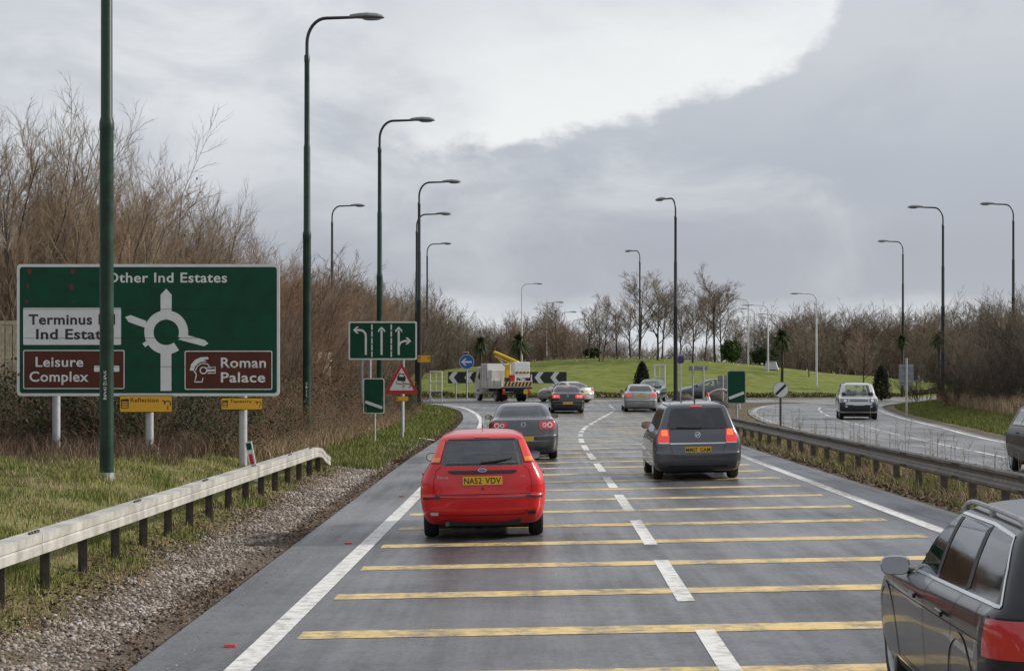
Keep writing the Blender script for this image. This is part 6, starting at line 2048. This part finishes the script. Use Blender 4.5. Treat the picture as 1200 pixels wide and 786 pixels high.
OFFROAD = dict(W=.905, wy=(-1.30, 1.26), wr=.365, ww=.225, arch=.43, zb=1.13, zt=1.62, seat=-.1, mirror_y=.6, inset=.02,
  cols=[(-1.9, -1.80), (-1.22, -1.14), (-1.12, -1.05), (-.2, -.17), (-.1, -.08), (.95, .50)],
  layers=[(.30, -1.9, 1.9, 0, 0, 0, 0, 0), (.30, -2.0, 2.0, .75, .03, .05, .1, .15), (.38, -2.15, 2.12, .88, .05, .08, .14, .22), (.55, -2.2, 2.2, .90, .05, .10, .16, .25),
          (.72, -2.2, 2.2, .905, .05, .1, .16, .25), (.75, -2.18, 2.17, .905, .05, .1, .15, .24), (.98, -2.13, 2.10, .895, .04, .13, .13, .22), (1.05, -2.11, 1.95, .885, .04, .18, .12, .2),
          (1.13, -2.1, 1.12, .85, .04, .2, .1, .15), (1.38, -2.04, .86, .785, .04, .16, .1, .14), (1.62, -1.96, .58, .705, .04, .14, .1, .12), (1.675, -1.9, .42, .65, .04, .12, .08, .1, .0),
          (1.715, -1.75, .25, .45, .04, .1, .08, .1, .01), (1.725, -1.6, .1, 0, 0, 0, 0, 0, .01)])
OFFROAD['zones'] = [('rear_window', 8, 10, 0, 3, None), ('side_window.a', 8, 10, C0(0), C0(1), None), ('side_window.b', 8, 10, C0(2), C0(3), None), ('side_window.c', 8, 10, C0(4), C0(5), None), ('windscreen', 8, 10, JF(OFFROAD, 1), JF(OFFROAD, 4), None)]

def oval(cx, cz, rx, rz, n=9):
    return [(cz + rz * math.sin(a), cx - max(rx * math.cos(a), .001), cx + max(rx * math.cos(a), .001)) for a in np.linspace(-1.5, 1.5, n)]
def doors(c, cuts, z0, z1, handles, hz_=.80, hm=None):
    """door shut lines and handles on both sides"""
    for ax, sg in (('right', 1), ('left', -1)):
        for (ya, yb_) in cuts:
            c.rib(ax, [(ya, z0), (yb_, z1)], .008, 'door_gap', 'gap')
        for yh in handles:
            hh_, n_ = c.ray(ax, yh, hz_)
            bevel(MB().box((hh_.x + sg * .022, yh, hz_), (.022, .20, .032)).build('door_handle', hm or c.paint, c.t), .008, 2)

# ---- red hatchback
c = Car('hatchback_car', 'bright red hatchback with tall pillar lights and black boot strip', HATCH, 'paint_red', up=4)
red = c
for sg in (1, -1):
    lampo = c.grid('rear', sorted([(1.035, sg * .568, sg * .695), (1.10, sg * .552, sg * .668), (1.20, sg * .524, sg * .622), (1.315, sg * .492, sg * .566)]), .006, 'tail_light', 'lens_lamp', nu=10, nv=12)
    c.rib('rear', [(sg * .488, 1.325), (sg * .519, 1.20), (sg * .547, 1.10), (sg * .563, 1.03), (sg * .685, 1.026)], .010, 'lamp_gap', 'gap', .004)
    c.grid('rear', [(1.045, sg * .575, sg * .680), (1.10, sg * .562, sg * .660)], .009, 'indicator', 'lens_amber', lampo, 6, 4)
    c.grid('rear', [(.335, sg * .60, sg * .70), (.375, sg * .60, sg * .71)], .006, 'reflector', 'trim_black' if sg > 0 else 'lens_clear', nu=6, nv=4)
    c.rib('rear', [(sg * .555, .985), (sg * .62, .93), (sg * .655, .80), (sg * .66, .62)], .007, 'tailgate_gap', 'gap')
    c.rib('rear', [(sg * .80, .56), (sg * .58, .575)], .03, 'bumper_strip', 'trim_black', .006)
c.rib('rear', [(-.64, .578), (.64, .578)], .034, 'bumper_strip', 'trim_black', .006)
c.rib('rear', [(-.655, .613), (.655, .613)], .008, 'tailgate_gap', 'gap')
c.rib('rear', [(-.62, .345), (-.50, .335), (.46, .335), (.56, .345), (.60, .40)], .008, 'bumper_crease', 'gap')
c.grid('rear', [(.885, -.40, .40), (.90, -.455, .455), (.925, -.462, .462)], .018, 'boot_handle_strip', 'trim_black', nu=14, nv=6, thick=.03)
c.rib('rear', [(-.36, .875), (-.29, .745), (-.24, .725), (.24, .725), (.29, .745), (.36, .875)], .010, 'plate_recess_edge', 'paint_red', .006)
bd = c.grid('rear', oval(0, .925, .058, .024), .026, 'badge', 'badge', nu=9, nv=9)
c.grid('rear', oval(0, .925, .050, .018), .028, 'badge_field', 'badge_blue', bd, 9, 9)
c.plate('rear', .795, 'NA52 VDV', .525, .112)
c.grid('rear', oval(0, .685, .018, .018), .003, 'boot_lock', 'trim_black', nu=7, nv=7)
for s_txt, xa, xb, zz, cp in (('Focus', -.60, -.46, .825, .040), ('1.6', .515, .565, .835, .028)):
    h_, n_ = c.ray('rear', (xa + xb) / 2, zz)
    text_obj(s_txt, MATS['badge'], c.t, xa, xb, zz, cp, h_.y - .022, .01, name='model_lettering')
wp = c.ray('rear', .15, 1.04)[0]
MB().tube([(-.02, c.ray('rear', -.02, 1.035)[0].y - .02, 1.03), (.18, c.ray('rear', .18, 1.05)[0].y - .025, 1.05), (.40, c.ray('rear', .40, 1.085)[0].y - .025, 1.085)], [.016, .012, .006], 6).build('rear_wiper', MATS['trim_black'], c.t)
c.grid('rear', [(1.325, -.46, .46), (1.345, -.44, .44)], .004, 'window_seal', 'trim_black', nu=14, nv=3)
c.grid('rear', [(1.355, -.10, .10), (1.372, -.10, .10)], .006, 'high_brake_light', 'lens_red', nu=8, nv=3)
c.rib('rear', [(-.49, 1.012), (.49, 1.012)], .02, 'window_seal', 'trim_black', .003)
MB().tube([(-.48, -1.98, .225), (-.48, -2.05, .225)], .03, 10).build('exhaust_pipe', MATS['bolt'], c.t, True)
MB().box((0, -1.72, .25), (1.0, .4, .12)).build('rear_silencer', MATS['underbody'], c.t)
doors(c, [(-.62, -.58), (.86, .82)], .30, .98, [-.38], .82)
for ax in ('right', 'left'):
    c.rib(ax, [(-.95, .55), (1.6, .55)], .05, 'side_strip', 'trim_black', .008)
c.mirror(.66, .985, 'x', MATS['trim_black'], (.20, .125), out=.09)
MB().tube([(0, .05, 1.45), (0, -.12, 1.62)], [.008, .003], 6).build('aerial', MATS['trim_black'], c.t)
c.put(-.40, 25.65 + 2.07, R(.6))

# ---- grey people carrier, brakes on
c = Car('people_carrier', 'dark grey people carrier braking with chrome strip across its tailgate', MPV, 'paint_zgrey', up=4)
for sg in (1, -1):
    lo_ = c.grid('rear', sorted([(.765, sg * .57, sg * .80), (.90, sg * .565, sg * .79), (1.04, sg * .575, sg * .735)]), .006, 'tail_light', 'lens_red_lit', nu=10, nv=10)
    c.grid('rear', [(.91, sg * .60, sg * .72), (.97, sg * .60, sg * .725), (1.025, sg * .61, sg * .715)], .009, 'brake_lamp', 'lens_brake', lo_, 7, 7)
    c.grid('rear', [(.752, sg * .575, sg * .79), (.768, sg * .575, sg * .79)], .009, 'lamp_trim', 'chrome', lo_, 8, 3)
    c.rib('rear', [(sg * .565, 1.03), (sg * .56, .75), (sg * .50, .53), (sg * .45, .475)], .008, 'tailgate_gap', 'gap')
    c.rib('top', [(sg * .535, .15), (sg * .555, -.6), (sg * .55, -1.7)], .04, 'roof_rail', 'badge', .03)
c.rib('rear', [(-.56, .752), (.56, .752)], .022, 'chrome_strip', 'chrome', .010)
c.rib('rear', [(-.45, .475), (.45, .475)], .008, 'tailgate_gap', 'gap')
c.grid('rear', [(1.475, -.12, .12), (1.50, -.12, .12)], .012, 'high_brake_light', 'lens_red_lit', nu=8, nv=4)
bd = c.grid('rear', oval(0, .925, .058, .058, 11), .006, 'badge', 'badge', nu=9, nv=11)
c.grid('rear', oval(0, .925, .047, .047, 11), .009, 'badge_field', 'paint_zgrey', bd, 9, 11)
c.rib('rear', [(-.035, .895), (-.01, .925), (.015, .915), (.035, .955)], .018, 'badge_griffin', 'badge', .012, bd)
c.plate('rear', .625, 'MM07 GAM', .525, .112)
MB().tube([(.08, c.ray('rear', .08, 1.06)[0].y - .02, 1.06), (-.15, c.ray('rear', -.15, 1.065)[0].y - .03, 1.065), (-.42, c.ray('rear', -.42, 1.08)[0].y - .025, 1.08)], [.02, .014, .008], 6).build('rear_wiper', MATS['trim_black'], c.t)
c.rib('rear', [(-.56, 1.045), (.56, 1.045)], .03, 'window_seal', 'trim_black', .003)
c.rib('rear', [(-.60, .285), (.60, .285)], .05, 'lower_valance', 'trim_black', .004)
doors(c, [(-1.15, -1.12), (-.18, -.17), (1.0, .95)], .30, 1.02, [-.95, 0.02], .86)
c.mirror(.80, 1.03, 'x', MATS['trim_black'], (.22, .15), out=.10)
MB().tube([(0, -1.55, 1.58), (0, -1.66, 1.64)], [.018, .006], 6).build('aerial', MATS['trim_black'], c.t)
c.put(3.78, 38.7 + 2.23, R(-.3))

# ---- saloons with twin round lamps
def round_lamp_saloon(name, label, paint, plate_txt, lit):
    c = Car(name, label, SALOON, paint, up=3)
    for sg in (1, -1):
        lo_ = c.grid('rear', sorted([(.80, sg * .42, sg * .80), (.90, sg * .40, sg * .83), (1.0, sg * .42, sg * .80)]), .006, 'tail_light', 'lens_red_lit' if lit else 'lens_red', nu=12, nv=8)
        for xx, rr_2 in ((.54, .055), (.68, .07)):
            c.grid('rear', oval(sg * xx, .905, rr_2, rr_2, 9), .010, 'lamp_ring', 'lens_clear', lo_, 8, 9)
            c.grid('rear', oval(sg * xx, .905, rr_2 * .6, rr_2 * .6, 9), .013, 'lamp_core', 'lens_brake' if lit else 'lens_red', lo_, 8, 9)
        c.rib('rear', [(sg * .50, 1.03), (sg * .52, .99), (sg * .53, .66)], .008, 'boot_gap', 'gap')
        c.rib('rear', [(sg * .30, .30), (sg * .62, .30)], .06, 'lower_valance', 'trim_black', .004)
    c.rib('rear', [(-.53, .66), (.53, .66)], .010, 'boot_gap', 'gap')
    bd = c.grid('rear', oval(0, .925, .06, .06, 11), .006, 'badge', 'badge', nu=9, nv=11)
    c.grid('rear', oval(0, .925, .048, .048, 11), .009, 'badge_field', 'trim_black', bd, 9, 11)
    c.rib('rear', [(-.032, .955), (-.012, .90), (0, .935), (.012, .90), (.032, .955)], .011, 'badge_letters', 'badge', .012, bd)
    c.rib('rear', [(-.70, .50), (.70, .50)], .012, 'chrome_strip', 'chrome', .008)
    c.plate('rear', .56, plate_txt, .52, .11)
    if lit: c.grid('rear', [(1.372, -.14, .14), (1.39, -.14, .14)], .004, 'high_brake_light', 'lens_red_lit', nu=6, nv=3)
    doors(c, [(-1.05, -.95), (-.32, -.32), (.95, .9)], .30, 1.04, [-.62, .15], .86)
    c.mirror(.78, 1.04, 'x', None, (.21, .13), out=.10)
    return c
round_lamp_saloon('saloon_car', 'dark grey saloon with twin round tail lamps just ahead of the red hatchback', 'paint_grey', None, False).put(.29, 49.3 + 2.38, R(.5))
round_lamp_saloon('saloon_car', 'black saloon with brake lights on waiting at the roundabout', 'paint_black', None, True).put(2.92, 101.8 + 2.38, R(1.0))

# ---- silver saloon with angular lamps
c = Car('saloon_car', 'silver-grey saloon waiting in the outer lane at the roundabout', SALOON, 'paint_silver_warm', up=3)
for sg in (1, -1):
    lo_ = c.grid('rear', sorted([(.84, sg * .46, sg * .84), (.90, sg * .50, sg * .85), (1.0, sg * .58, sg * .80)]), .006, 'tail_light', 'lens_red_lit', nu=10, nv=6)
    c.rib('rear', [(sg * .46, 1.02), (sg * .45, .70)], .010, 'boot_gap', 'gap')
c.rib('rear', [(-.80, .60), (.80, .60)], .02, 'bumper_strip', 'trim_black', .006)
c.grid('rear', [(1.372, -.12, .12), (1.39, -.12, .12)], .004, 'high_brake_light', 'lens_red_lit', nu=6, nv=3)
c.rib('rear', [(-.45, .70), (.45, .70)], .012, 'boot_gap', 'gap')
c.plate('rear', .86, None, .52, .11)
c.grid('rear', oval(0, .98, .035, .035, 9), .006, 'badge', 'badge_blue', nu=7, nv=9)
c.mirror(.78, 1.04, 'x', None, (.21, .13), out=.10)
doors(c, [(-.32, -.32)], .30, 1.04, [-.62, .15], .86)
c.put(7.02, 104.0 + 2.38, R(-.5))

# ---- silver coupe swinging round to the left
COUPE = dict(SALOON)
COUPE['layers'] = [(l[0] * .90, l[1] * .93, l[2] * .93) + tuple(l[3:]) for l in SALOON['layers']]
COUPE['cols'] = [(a * .93, b * .93) for a, b in SALOON['cols']]; COUPE['zb'] *= .90; COUPE['zt'] *= .90; COUPE['wy'] = (-1.27, 1.27)
c = Car('coupe_car', 'low silver coupe turning left round the roundabout beyond the black saloon', COUPE, 'paint_silver', up=3)
for sg in (1, -1):
    c.grid('rear', sorted([(.76, sg * .50, sg * .84), (.90, sg * .50, sg * .80)]), .006, 'tail_light', 'lens_red', nu=10, nv=6)
c.plate('rear', .56, None, .52, .11)
c.mirror(.72, .93, 'x', None, (.21, .13), out=.10)
MB().box((0, -1.98, .985), (1.35, .22, .03)).build('boot_spoiler', MATS['paint_silver'], c.t)
c.put(3.4, 123.2, R(36))

# ---- charcoal estate passing on the right
c = Car('estate_car', 'charcoal estate car with roof rails at the bottom right corner', ESTATE, 'paint_charcoal', up=4)
for sg, ax in ((1, 'right'), (-1, 'left')):
    lo_ = c.grid('rear', sorted([(.705, sg * .50, sg * .872), (.80, sg * .50, sg * .868), (.905, sg * .51, sg * .838)]), .006, 'tail_light', 'lens_red', nu=16, nv=10)
    c.grid(ax, sorted([(.715, -2.10, -1.90), (.80, -2.08, -1.89), (.90, -2.02, -1.90)]), .006, 'lamp_side', 'lens_red', lo_, 12, 8)
    c.grid('rear', [(.735, sg * .52, sg * .70), (.775, sg * .52, sg * .70)], .009, 'reversing_lens', 'lens_clear', lo_, 8, 3)
    c.rib('rear', [(sg * .62, .70), (sg * .60, .905)], .007, 'tailgate_gap', 'gap', .009)
    c.rib('rear', [(sg * .50, .912), (sg * .845, .912)], .008, 'lamp_gap', 'gap', .004)
    # window surround and roof rail
    c.rib(ax, [(-1.97, .966), (-1.5, .956), (0, .923), (1.06, .899)], .018, 'window_trim', 'chrome', .006)
    c.rib(ax, [(-1.97, .962), (-1.80, 1.14), (-1.60, 1.295), (-1.0, 1.318), (-.1, 1.318), (.30, 1.29), (.62, 1.15), (1.0, .94)], .014, 'window_trim', 'chrome', .005)
    for ya, yb_ in ((-1.125, -.99), (-.20, -.185)):
        c.rib(ax, [(ya, .965), (yb_, 1.30)], .085, 'pillar_trim', 'trim_black', .003)
    for yv in (-1.62, -.75, .12):
        hh_ = c.ray('top', sg * .565, yv)[0]
        MB().box((sg * .575, yv, hh_.z + .008), (.024, .08, .05)).build('rail_foot', MATS['galv'], c.t)
    P = []
    for yv in np.linspace(-1.72, .22, 16):
        hh_ = c.ray('top', sg * .565, yv)[0]
        e_ = min(1, (yv + 1.72) / .22, (.22 - yv) / .22)
        P.append((sg * .575, yv, hh_.z + -.005 + .042 * math.sqrt(max(0, e_))))
    MB().tube(P, .016, 8).build('roof_rail', MATS['galv'], c.t, True)
    c.rib(ax, [(-2.0, .55), (-1.72, .55)], .008, 'bumper_gap', 'gap')
    c.rib(ax, [(-1.86, .70), (-1.70, .86), (-1.6, .945)], .005, 'tailgate_gap', 'gap')
    c.rib(ax, [(-.92, .26), (.96, .26)], .045, 'sill_strip', 'trim_black', .010)
    c.rib(ax, [(-.92, .30), (.96, .30)], .012, 'sill_trim', 'chrome', .014)
    # flared arch lips
    for yw in ESTATE['wy']:
        arcp = [(yw + .395 * math.cos(R(a)), .337 + .395 * math.sin(R(a))) for a in range(-8, 189, 7)]
        c.rib(ax, arcp, .040, 'arch_lip', 'paint_charcoal', .006)
doors(c, [(-1.03, -1.09), (-.17, -.17), (.98, 1.02)], .28, .94, [-.80, .12], .80, MATS['paint_charcoal'])
for ax in ('right', 'left'):
    c.rib(ax, [(-1.9, .775), (-1.0, .765), (0, .755), (1.7, .74)], .006, 'shoulder_crease', 'gap', .001)
c.rib('rear', [(-.60, .62), (.60, .62)], .010, 'tailgate_gap', 'gap')
c.plate('rear', .70, None, .52, .11)
c.mirror(.70, .895, 'x', MATS['badge'], (.19, .125), out=.13)
c.put(3.42, 9.55 + 2.29, R(-2.6), -.02)

# ---- silver off-roader coming towards the camera
c = Car('offroad_car', 'silver off-roader with black lower bumper driving towards the camera', OFFROAD, 'paint_silver', up=3)
c.grid('front', [(.40, -.82, .82), (.55, -.86, .86), (.70, -.86, .86)], .012, 'bumper_cladding', 'trim_black', nu=20, nv=8)
c.grid('front', [(.715, -.40, .40), (.80, -.42, .42)], .012, 'bumper_panel', 'paint_silver', nu=14, nv=5)
c.plate('front', .735, None, .52, .11, 'plate_white', out=.03)
c.grid('front', [(.86, -.42, .42), (.965, -.42, .42)], .008, 'grille', 'trim_black', nu=12, nv=5)
c.grid('front', [(.90, -.42, .42), (.925, -.42, .42)], .014, 'grille_bar', 'paint_silver', nu=12, nv=3)
for sg in (1, -1):
    hl_ = c.grid('front', [(.81, sg * .50, sg * .84), (.98, sg * .48, sg * .84)], .012, 'headlight', 'headlamp', nu=8, nv=6)
    c.grid('front', oval(sg * .62, .895, .07, .07), .016, 'bulb_reflector', 'lens_clear', hl_, 7, 9)
    c.grid('front', [(.58, sg * .52, sg * .68), (.66, sg * .52, sg * .68)], .018, 'fog_lamp', 'lens_clear', nu=6, nv=4)
    c.grid('front', [(.42, sg * .60, sg * .86), (.80, sg * .62, sg * .87)], .018, 'bumper_corner', 'trim_black', nu=8, nv=6)
    c.rib('top', [(sg * .60, .25), (sg * .62, -1.75)], .04, 'roof_rail', 'trim_black', .04)
    ax = 'right' if sg > 0 else 'left'
    for yw in OFFROAD['wy']:
        c.rib(ax, [(yw + .47 * math.cos(R(a)), .377 + .47 * math.sin(R(a))) for a in range(-5, 186, 10)], .09, 'arch_cladding', 'trim_black', .015)
    MB().box((sg * .3, 1.05, 1.17), (.5, .02, .02), Matrix.Rotation(R(10), 3, 'Y')).build('wiper', MATS['trim_black'], c.t)
c.mirror(.95, 1.17, 'x', MATS['trim_black'], (.22, .17), out=.10)
c.put(16.5, 92.0, R(180 - 7))

# ---- dark car leaving the frame on the other carriageway
c = Car('hatchback_car', 'dark bronze-grey car cut off by the right edge on the opposite carriageway', HATCH, 'paint_bronze', up=4)
doors(c, [(-.62, -.58), (.86, .82)], .30, .98, [-.38, .5], .84)
for sg, ax in ((1, 'right'), (-1, 'left')):
    c.grid('rear', sorted([(1.035, sg * .568, sg * .695), (1.315, sg * .492, sg * .566)]), .006, 'tail_light', 'lens_red', nu=8, nv=8)
    c.rib(ax, [(-1.5, .985), (.9, .985)], .016, 'window_trim', 'trim_black', .004)
    c.grid('front', [(.62, sg * .50, sg * .80), (.76, sg * .50, sg * .76)], .008, 'headlight', 'lens_clear', nu=8, nv=5)
c.mirror(.66, 1.0, 'x', None, (.22, .14), out=.11)
c.put(11.55, 40.4, R(180 - 4.5))

# ---- cars half hidden beyond the splitter island
c = Car('hatchback_car', 'grey hatchback half hidden beyond the splitter island signs', HATCH, 'paint_grey', up=2)
c.mirror(.66, .985, 'x', None, (.2, .12))
for sg in (1, -1): c.grid('rear', sorted([(1.035, sg * .568, sg * .695), (1.315, sg * .492, sg * .566)]), .006, 'tail_light', 'lens_red', nu=6, nv=6)
doors(c, [(-.62, -.58), (.86, .82)], .30, .98, [-.38], .82)
c.put(13.0, 127.5, R(80))
c = Car('hatchback_car', 'dark green car half hidden by the silver saloon at the roundabout', HATCH, 'paint_green', up=2)
for sg in (1, -1): c.grid('front', [(.62, sg * .50, sg * .80), (.76, sg * .50, sg * .76)], .008, 'headlight', 'lens_clear', nu=6, nv=4)
c.mirror(.66, .985, 'x', None, (.2, .12))
c.put(8.95, 124.0, R(168))
c = Car('hatchback_car', 'far white car showing behind the grey sign back', HATCH, 'paint_white', up=2)
c.put((1061 - 600) * 214 / 2250, 214, R(78))

# ---- flatbed lorry with a cherry picker
mat('lorry_grey', (0.66, 0.65, 0.61), 0.55, var=0.2, vscale=1.5)
mat('boom_yellow', (0.62, 0.42, 0.02), 0.45, var=0.15, vscale=3)
mat('board_cream', (0.66, 0.42, 0.16), 0.55, var=0.1, vscale=3)
mat('board_black', (0.02, 0.02, 0.02), 0.6)
tk = thing('platform_lorry', 'white flatbed lorry with folded yellow boom and striped tailboard', 'lorry'); tk['group'] = 'road traffic'
VW, TB = MATS['paint_vanwhite'], MATS['trim_black']
# cab
cab = MB()
prof = [(1.75, .55), (1.75, 2.15), (1.85, 2.28), (2.75, 2.25), (3.15, 1.35), (3.25, 1.15), (3.28, .50), (2.9, .42), (1.9, .42)]
n = len(prof); V = []
for xx, k in ((-1.0, 1), (1.0, 1)):
    for (yv, zv) in prof: V.append((xx * (1 - .07 * max(0, zv - 1.3)), yv, zv))
F = [tuple(range(n - 1, -1, -1)), tuple(range(n, 2 * n))] + [(i, (i + 1) % n, n + (i + 1) % n, n + i) for i in range(n)]
bevel(cab.add(V, F).build('cab', VW, tk, True), .05, 3)
for sg in (1, -1):
    MB().add([(sg * .985, 1.95, 1.38), (sg * .995, 2.98, 1.34), (sg * .945, 2.66, 2.08), (sg * .945, 1.95, 2.1)], [(0, 1, 2, 3)]).build('side_window', MATS['car_glass_dark'], tk)
    MB().box((sg * 1.0, 1.92, 1.1), (.012, .012, 1.1)).build('door_gap', MATS['gap'], tk)
    MB().box((sg * 1.20, 2.92, 1.65), (.10, .16, .34)).tube([(sg * .96, 2.9, 1.8), (sg * 1.2, 2.92, 1.8)], .015, 6).build('door_mirror', TB, tk)
MB().add([(-.90, 2.72, 2.17), (.90, 2.72, 2.17), (.95, 3.10, 1.37), (-.95, 3.10, 1.37)], [(0, 1, 2, 3)]).build('windscreen', MATS['car_glass_dark'], tk)
tk.children[-1].location = (0, .035, .03)
MB().box((0, -.2, .72), (.85, 5.8, .18)).build('chassis', MATS['underbody'], tk)
MB().box((0, -.85, .93), (2.08, 4.5, .12)).build('flatbed', MATS['lorry_grey'], tk)
for sg in (1, -1):
    for k_ in range(3):
        MB().box((sg * 1.04, -2.35 + 1.5 * k_, 1.16), (.04, 1.46, .34)).build('drop_side', MATS['lorry_grey'], tk)
    for k_ in range(4):
        MB().box((sg * 1.045, -3.08 + 1.5 * k_, 1.2), (.06, .05, .48)).build('side_post', MATS['galv'], tk)
# storage box behind the cab, mast, bucket
bevel(MB().box((-.02, .85, 1.72), (2.0, 1.5, 1.46)).build('storage_box', MATS['paint_white'], tk), .02, 2)
for k_ in range(3):
    MB().box((-1.026, .28 + .57 * k_, 1.72), (.012, .02, 1.36)).build('panel_joint', MATS['gap'], tk)
MB().box((-1.03, .85, 1.15), (.014, 1.3, .10)).build('side_stripe', MATS['boom_yellow'], tk)
bevel(MB().box((-.5, -.35, 1.55), (.95, .8, .95)).build('control_cabinet', VW, tk), .03, 2)
bevel(MB().box((-.10, -1.45, 1.70), (.36, .45, 1.45), None, (.7, .7)).build('mast', MATS['boom_yellow'], tk), .03, 2)
bm_ = MB()
a_, b_ = Vector((.55, -1.75, 2.50)), Vector((-.52, .15, 3.20))
dirv = (b_ - a_); Ln = dirv.length; rot = dirv.to_track_quat('Y', 'Z').to_matrix()
bm_.box((a_ + b_) / 2, (.18, Ln, .17), rot)
bevel(bm_.build('boom', MATS['boom_yellow'], tk), .02, 2)
bm_ = MB(); bm_.box((a_ + b_) / 2 + Vector((-.16, .1, -.17)), (.11, Ln * .7, .11), rot)
bevel(bm_.build('lower_boom', MATS['boom_yellow'], tk), .02, 2)
MB().tube([(-.15, -1.3, 2.2), (-.3, -.2, 2.75)], .06, 8).build('hydraulic_ram', MATS['galv'], tk, True)
bevel(MB().box((.52, -2.25, 2.02), (1.05, .75, 1.02)).build('bucket', MATS['paint_white'], tk), .04, 3)
stp = MB().box((.52, -2.635, 1.86), (.98, .012, .13)).build('bucket_stripe', MATS['boom_yellow'], tk)
for k_ in range(4):
    MB().prism([(.08 + .25 * k_, 1.80), (.18 + .25 * k_, 1.80), (.25 + .25 * k_, 1.92), (.15 + .25 * k_, 1.92)], -2.646, -2.643).build('stripe_bar', MATS['board_black'], stp)
bevel(MB().box((-.15, -2.55, 1.5), (.34, .3, .42)).build('red_box', MATS['sign_red'], tk), .02, 2)
MB().box((-.52, -2.7, 1.35), (.26, .26, .35)).build('tool_bin', TB, tk)
# tail board with slanted stripes
tbd = MB().box((.08, -3.12, 1.12), (1.92, .05, .30)).build('tailboard', MATS['board_cream'], tk)
for k_ in range(8):
    x0 = -.84 + .235 * k_
    MB().prism([(x0, .98), (x0 + .12, .98), (x0 + .22, 1.26), (x0 + .10, 1.26)], -3.153, -3.148).build('stripe_bar', MATS['board_black'], tbd)
for sg in (1, -1):
    MB().box((sg * 1.0, -3.1, 1.32), (.07, .07, .85)).build('corner_post', VW, tk)
MB().box((0, -3.1, .86), (2.1, .08, .10)).build('rear_beam', TB, tk)
MB().box((0, -2.95, .55), (1.9, .06, .12)).build('bumper_bar', TB, tk)
for sg in (1, -1):
    l_ = MB().box((sg * .85, -3.1, .64), (.15, .06, .36)).build('tail_light', MATS['lens_red'], tk)
    MB().box((sg * .85, -3.134, .74), (.12, .01, .10)).build('indicator', MATS['lens_amber'], l_)
    MB().box((sg * .78, -1.75, .50), (.5, .9, .04)).build('mudguard', TB, tk)
MB().box((.62, -3.12, .62), (.30, .012, .26)).build('number_plate', MATS['plate_yellow'], tk)
MB().tube([(-.75, 2.0, 2.3), (-.75, 2.0, 2.45)], .09, 10).build('beacon', MATS['cone_orange'], tk, True)
for yv in (2.35, -1.75):
    for sg in (1, -1):
        wheel(tk, sg * .88, yv, .40, .24, sg, 6, rim='galv_pale')
        if yv < 0: wheel(tk, sg * .60, yv, .40, .24, sg, 6, rim='galv_pale')
lx_, ly_ = -.62, 125.9
tk.location = (lx_, ly_, hz(lx_, ly_) + .014); tk.rotation_euler = (0, 0, R(17))

# ---- pale cabinet on the mound
cb = thing('utility_cabinet', 'small pale grey tapered cabinet on the right flank of the mound', 'cabinet')
xx, yy = (903.5 - 600) * 164 / 2250, 164.0
cb.location = (xx, yy, hz(xx, yy))
bevel(MB().box((0, 0, .36), (1.25, .8, .72), None, (.62, .7)).build('housing', MATS['galv_pale'], cb), .05, 3)
bevel(MB().box((0, 0, .75), (.86, .64, .06)).build('lid', MATS['sign_grey_back'], cb), .01, 2)
MB().box((0, -.335, .33), (.55, .012, .42), Matrix.Rotation(R(-9), 3, 'X')).build('vent_panel', MATS['galv'], cb)
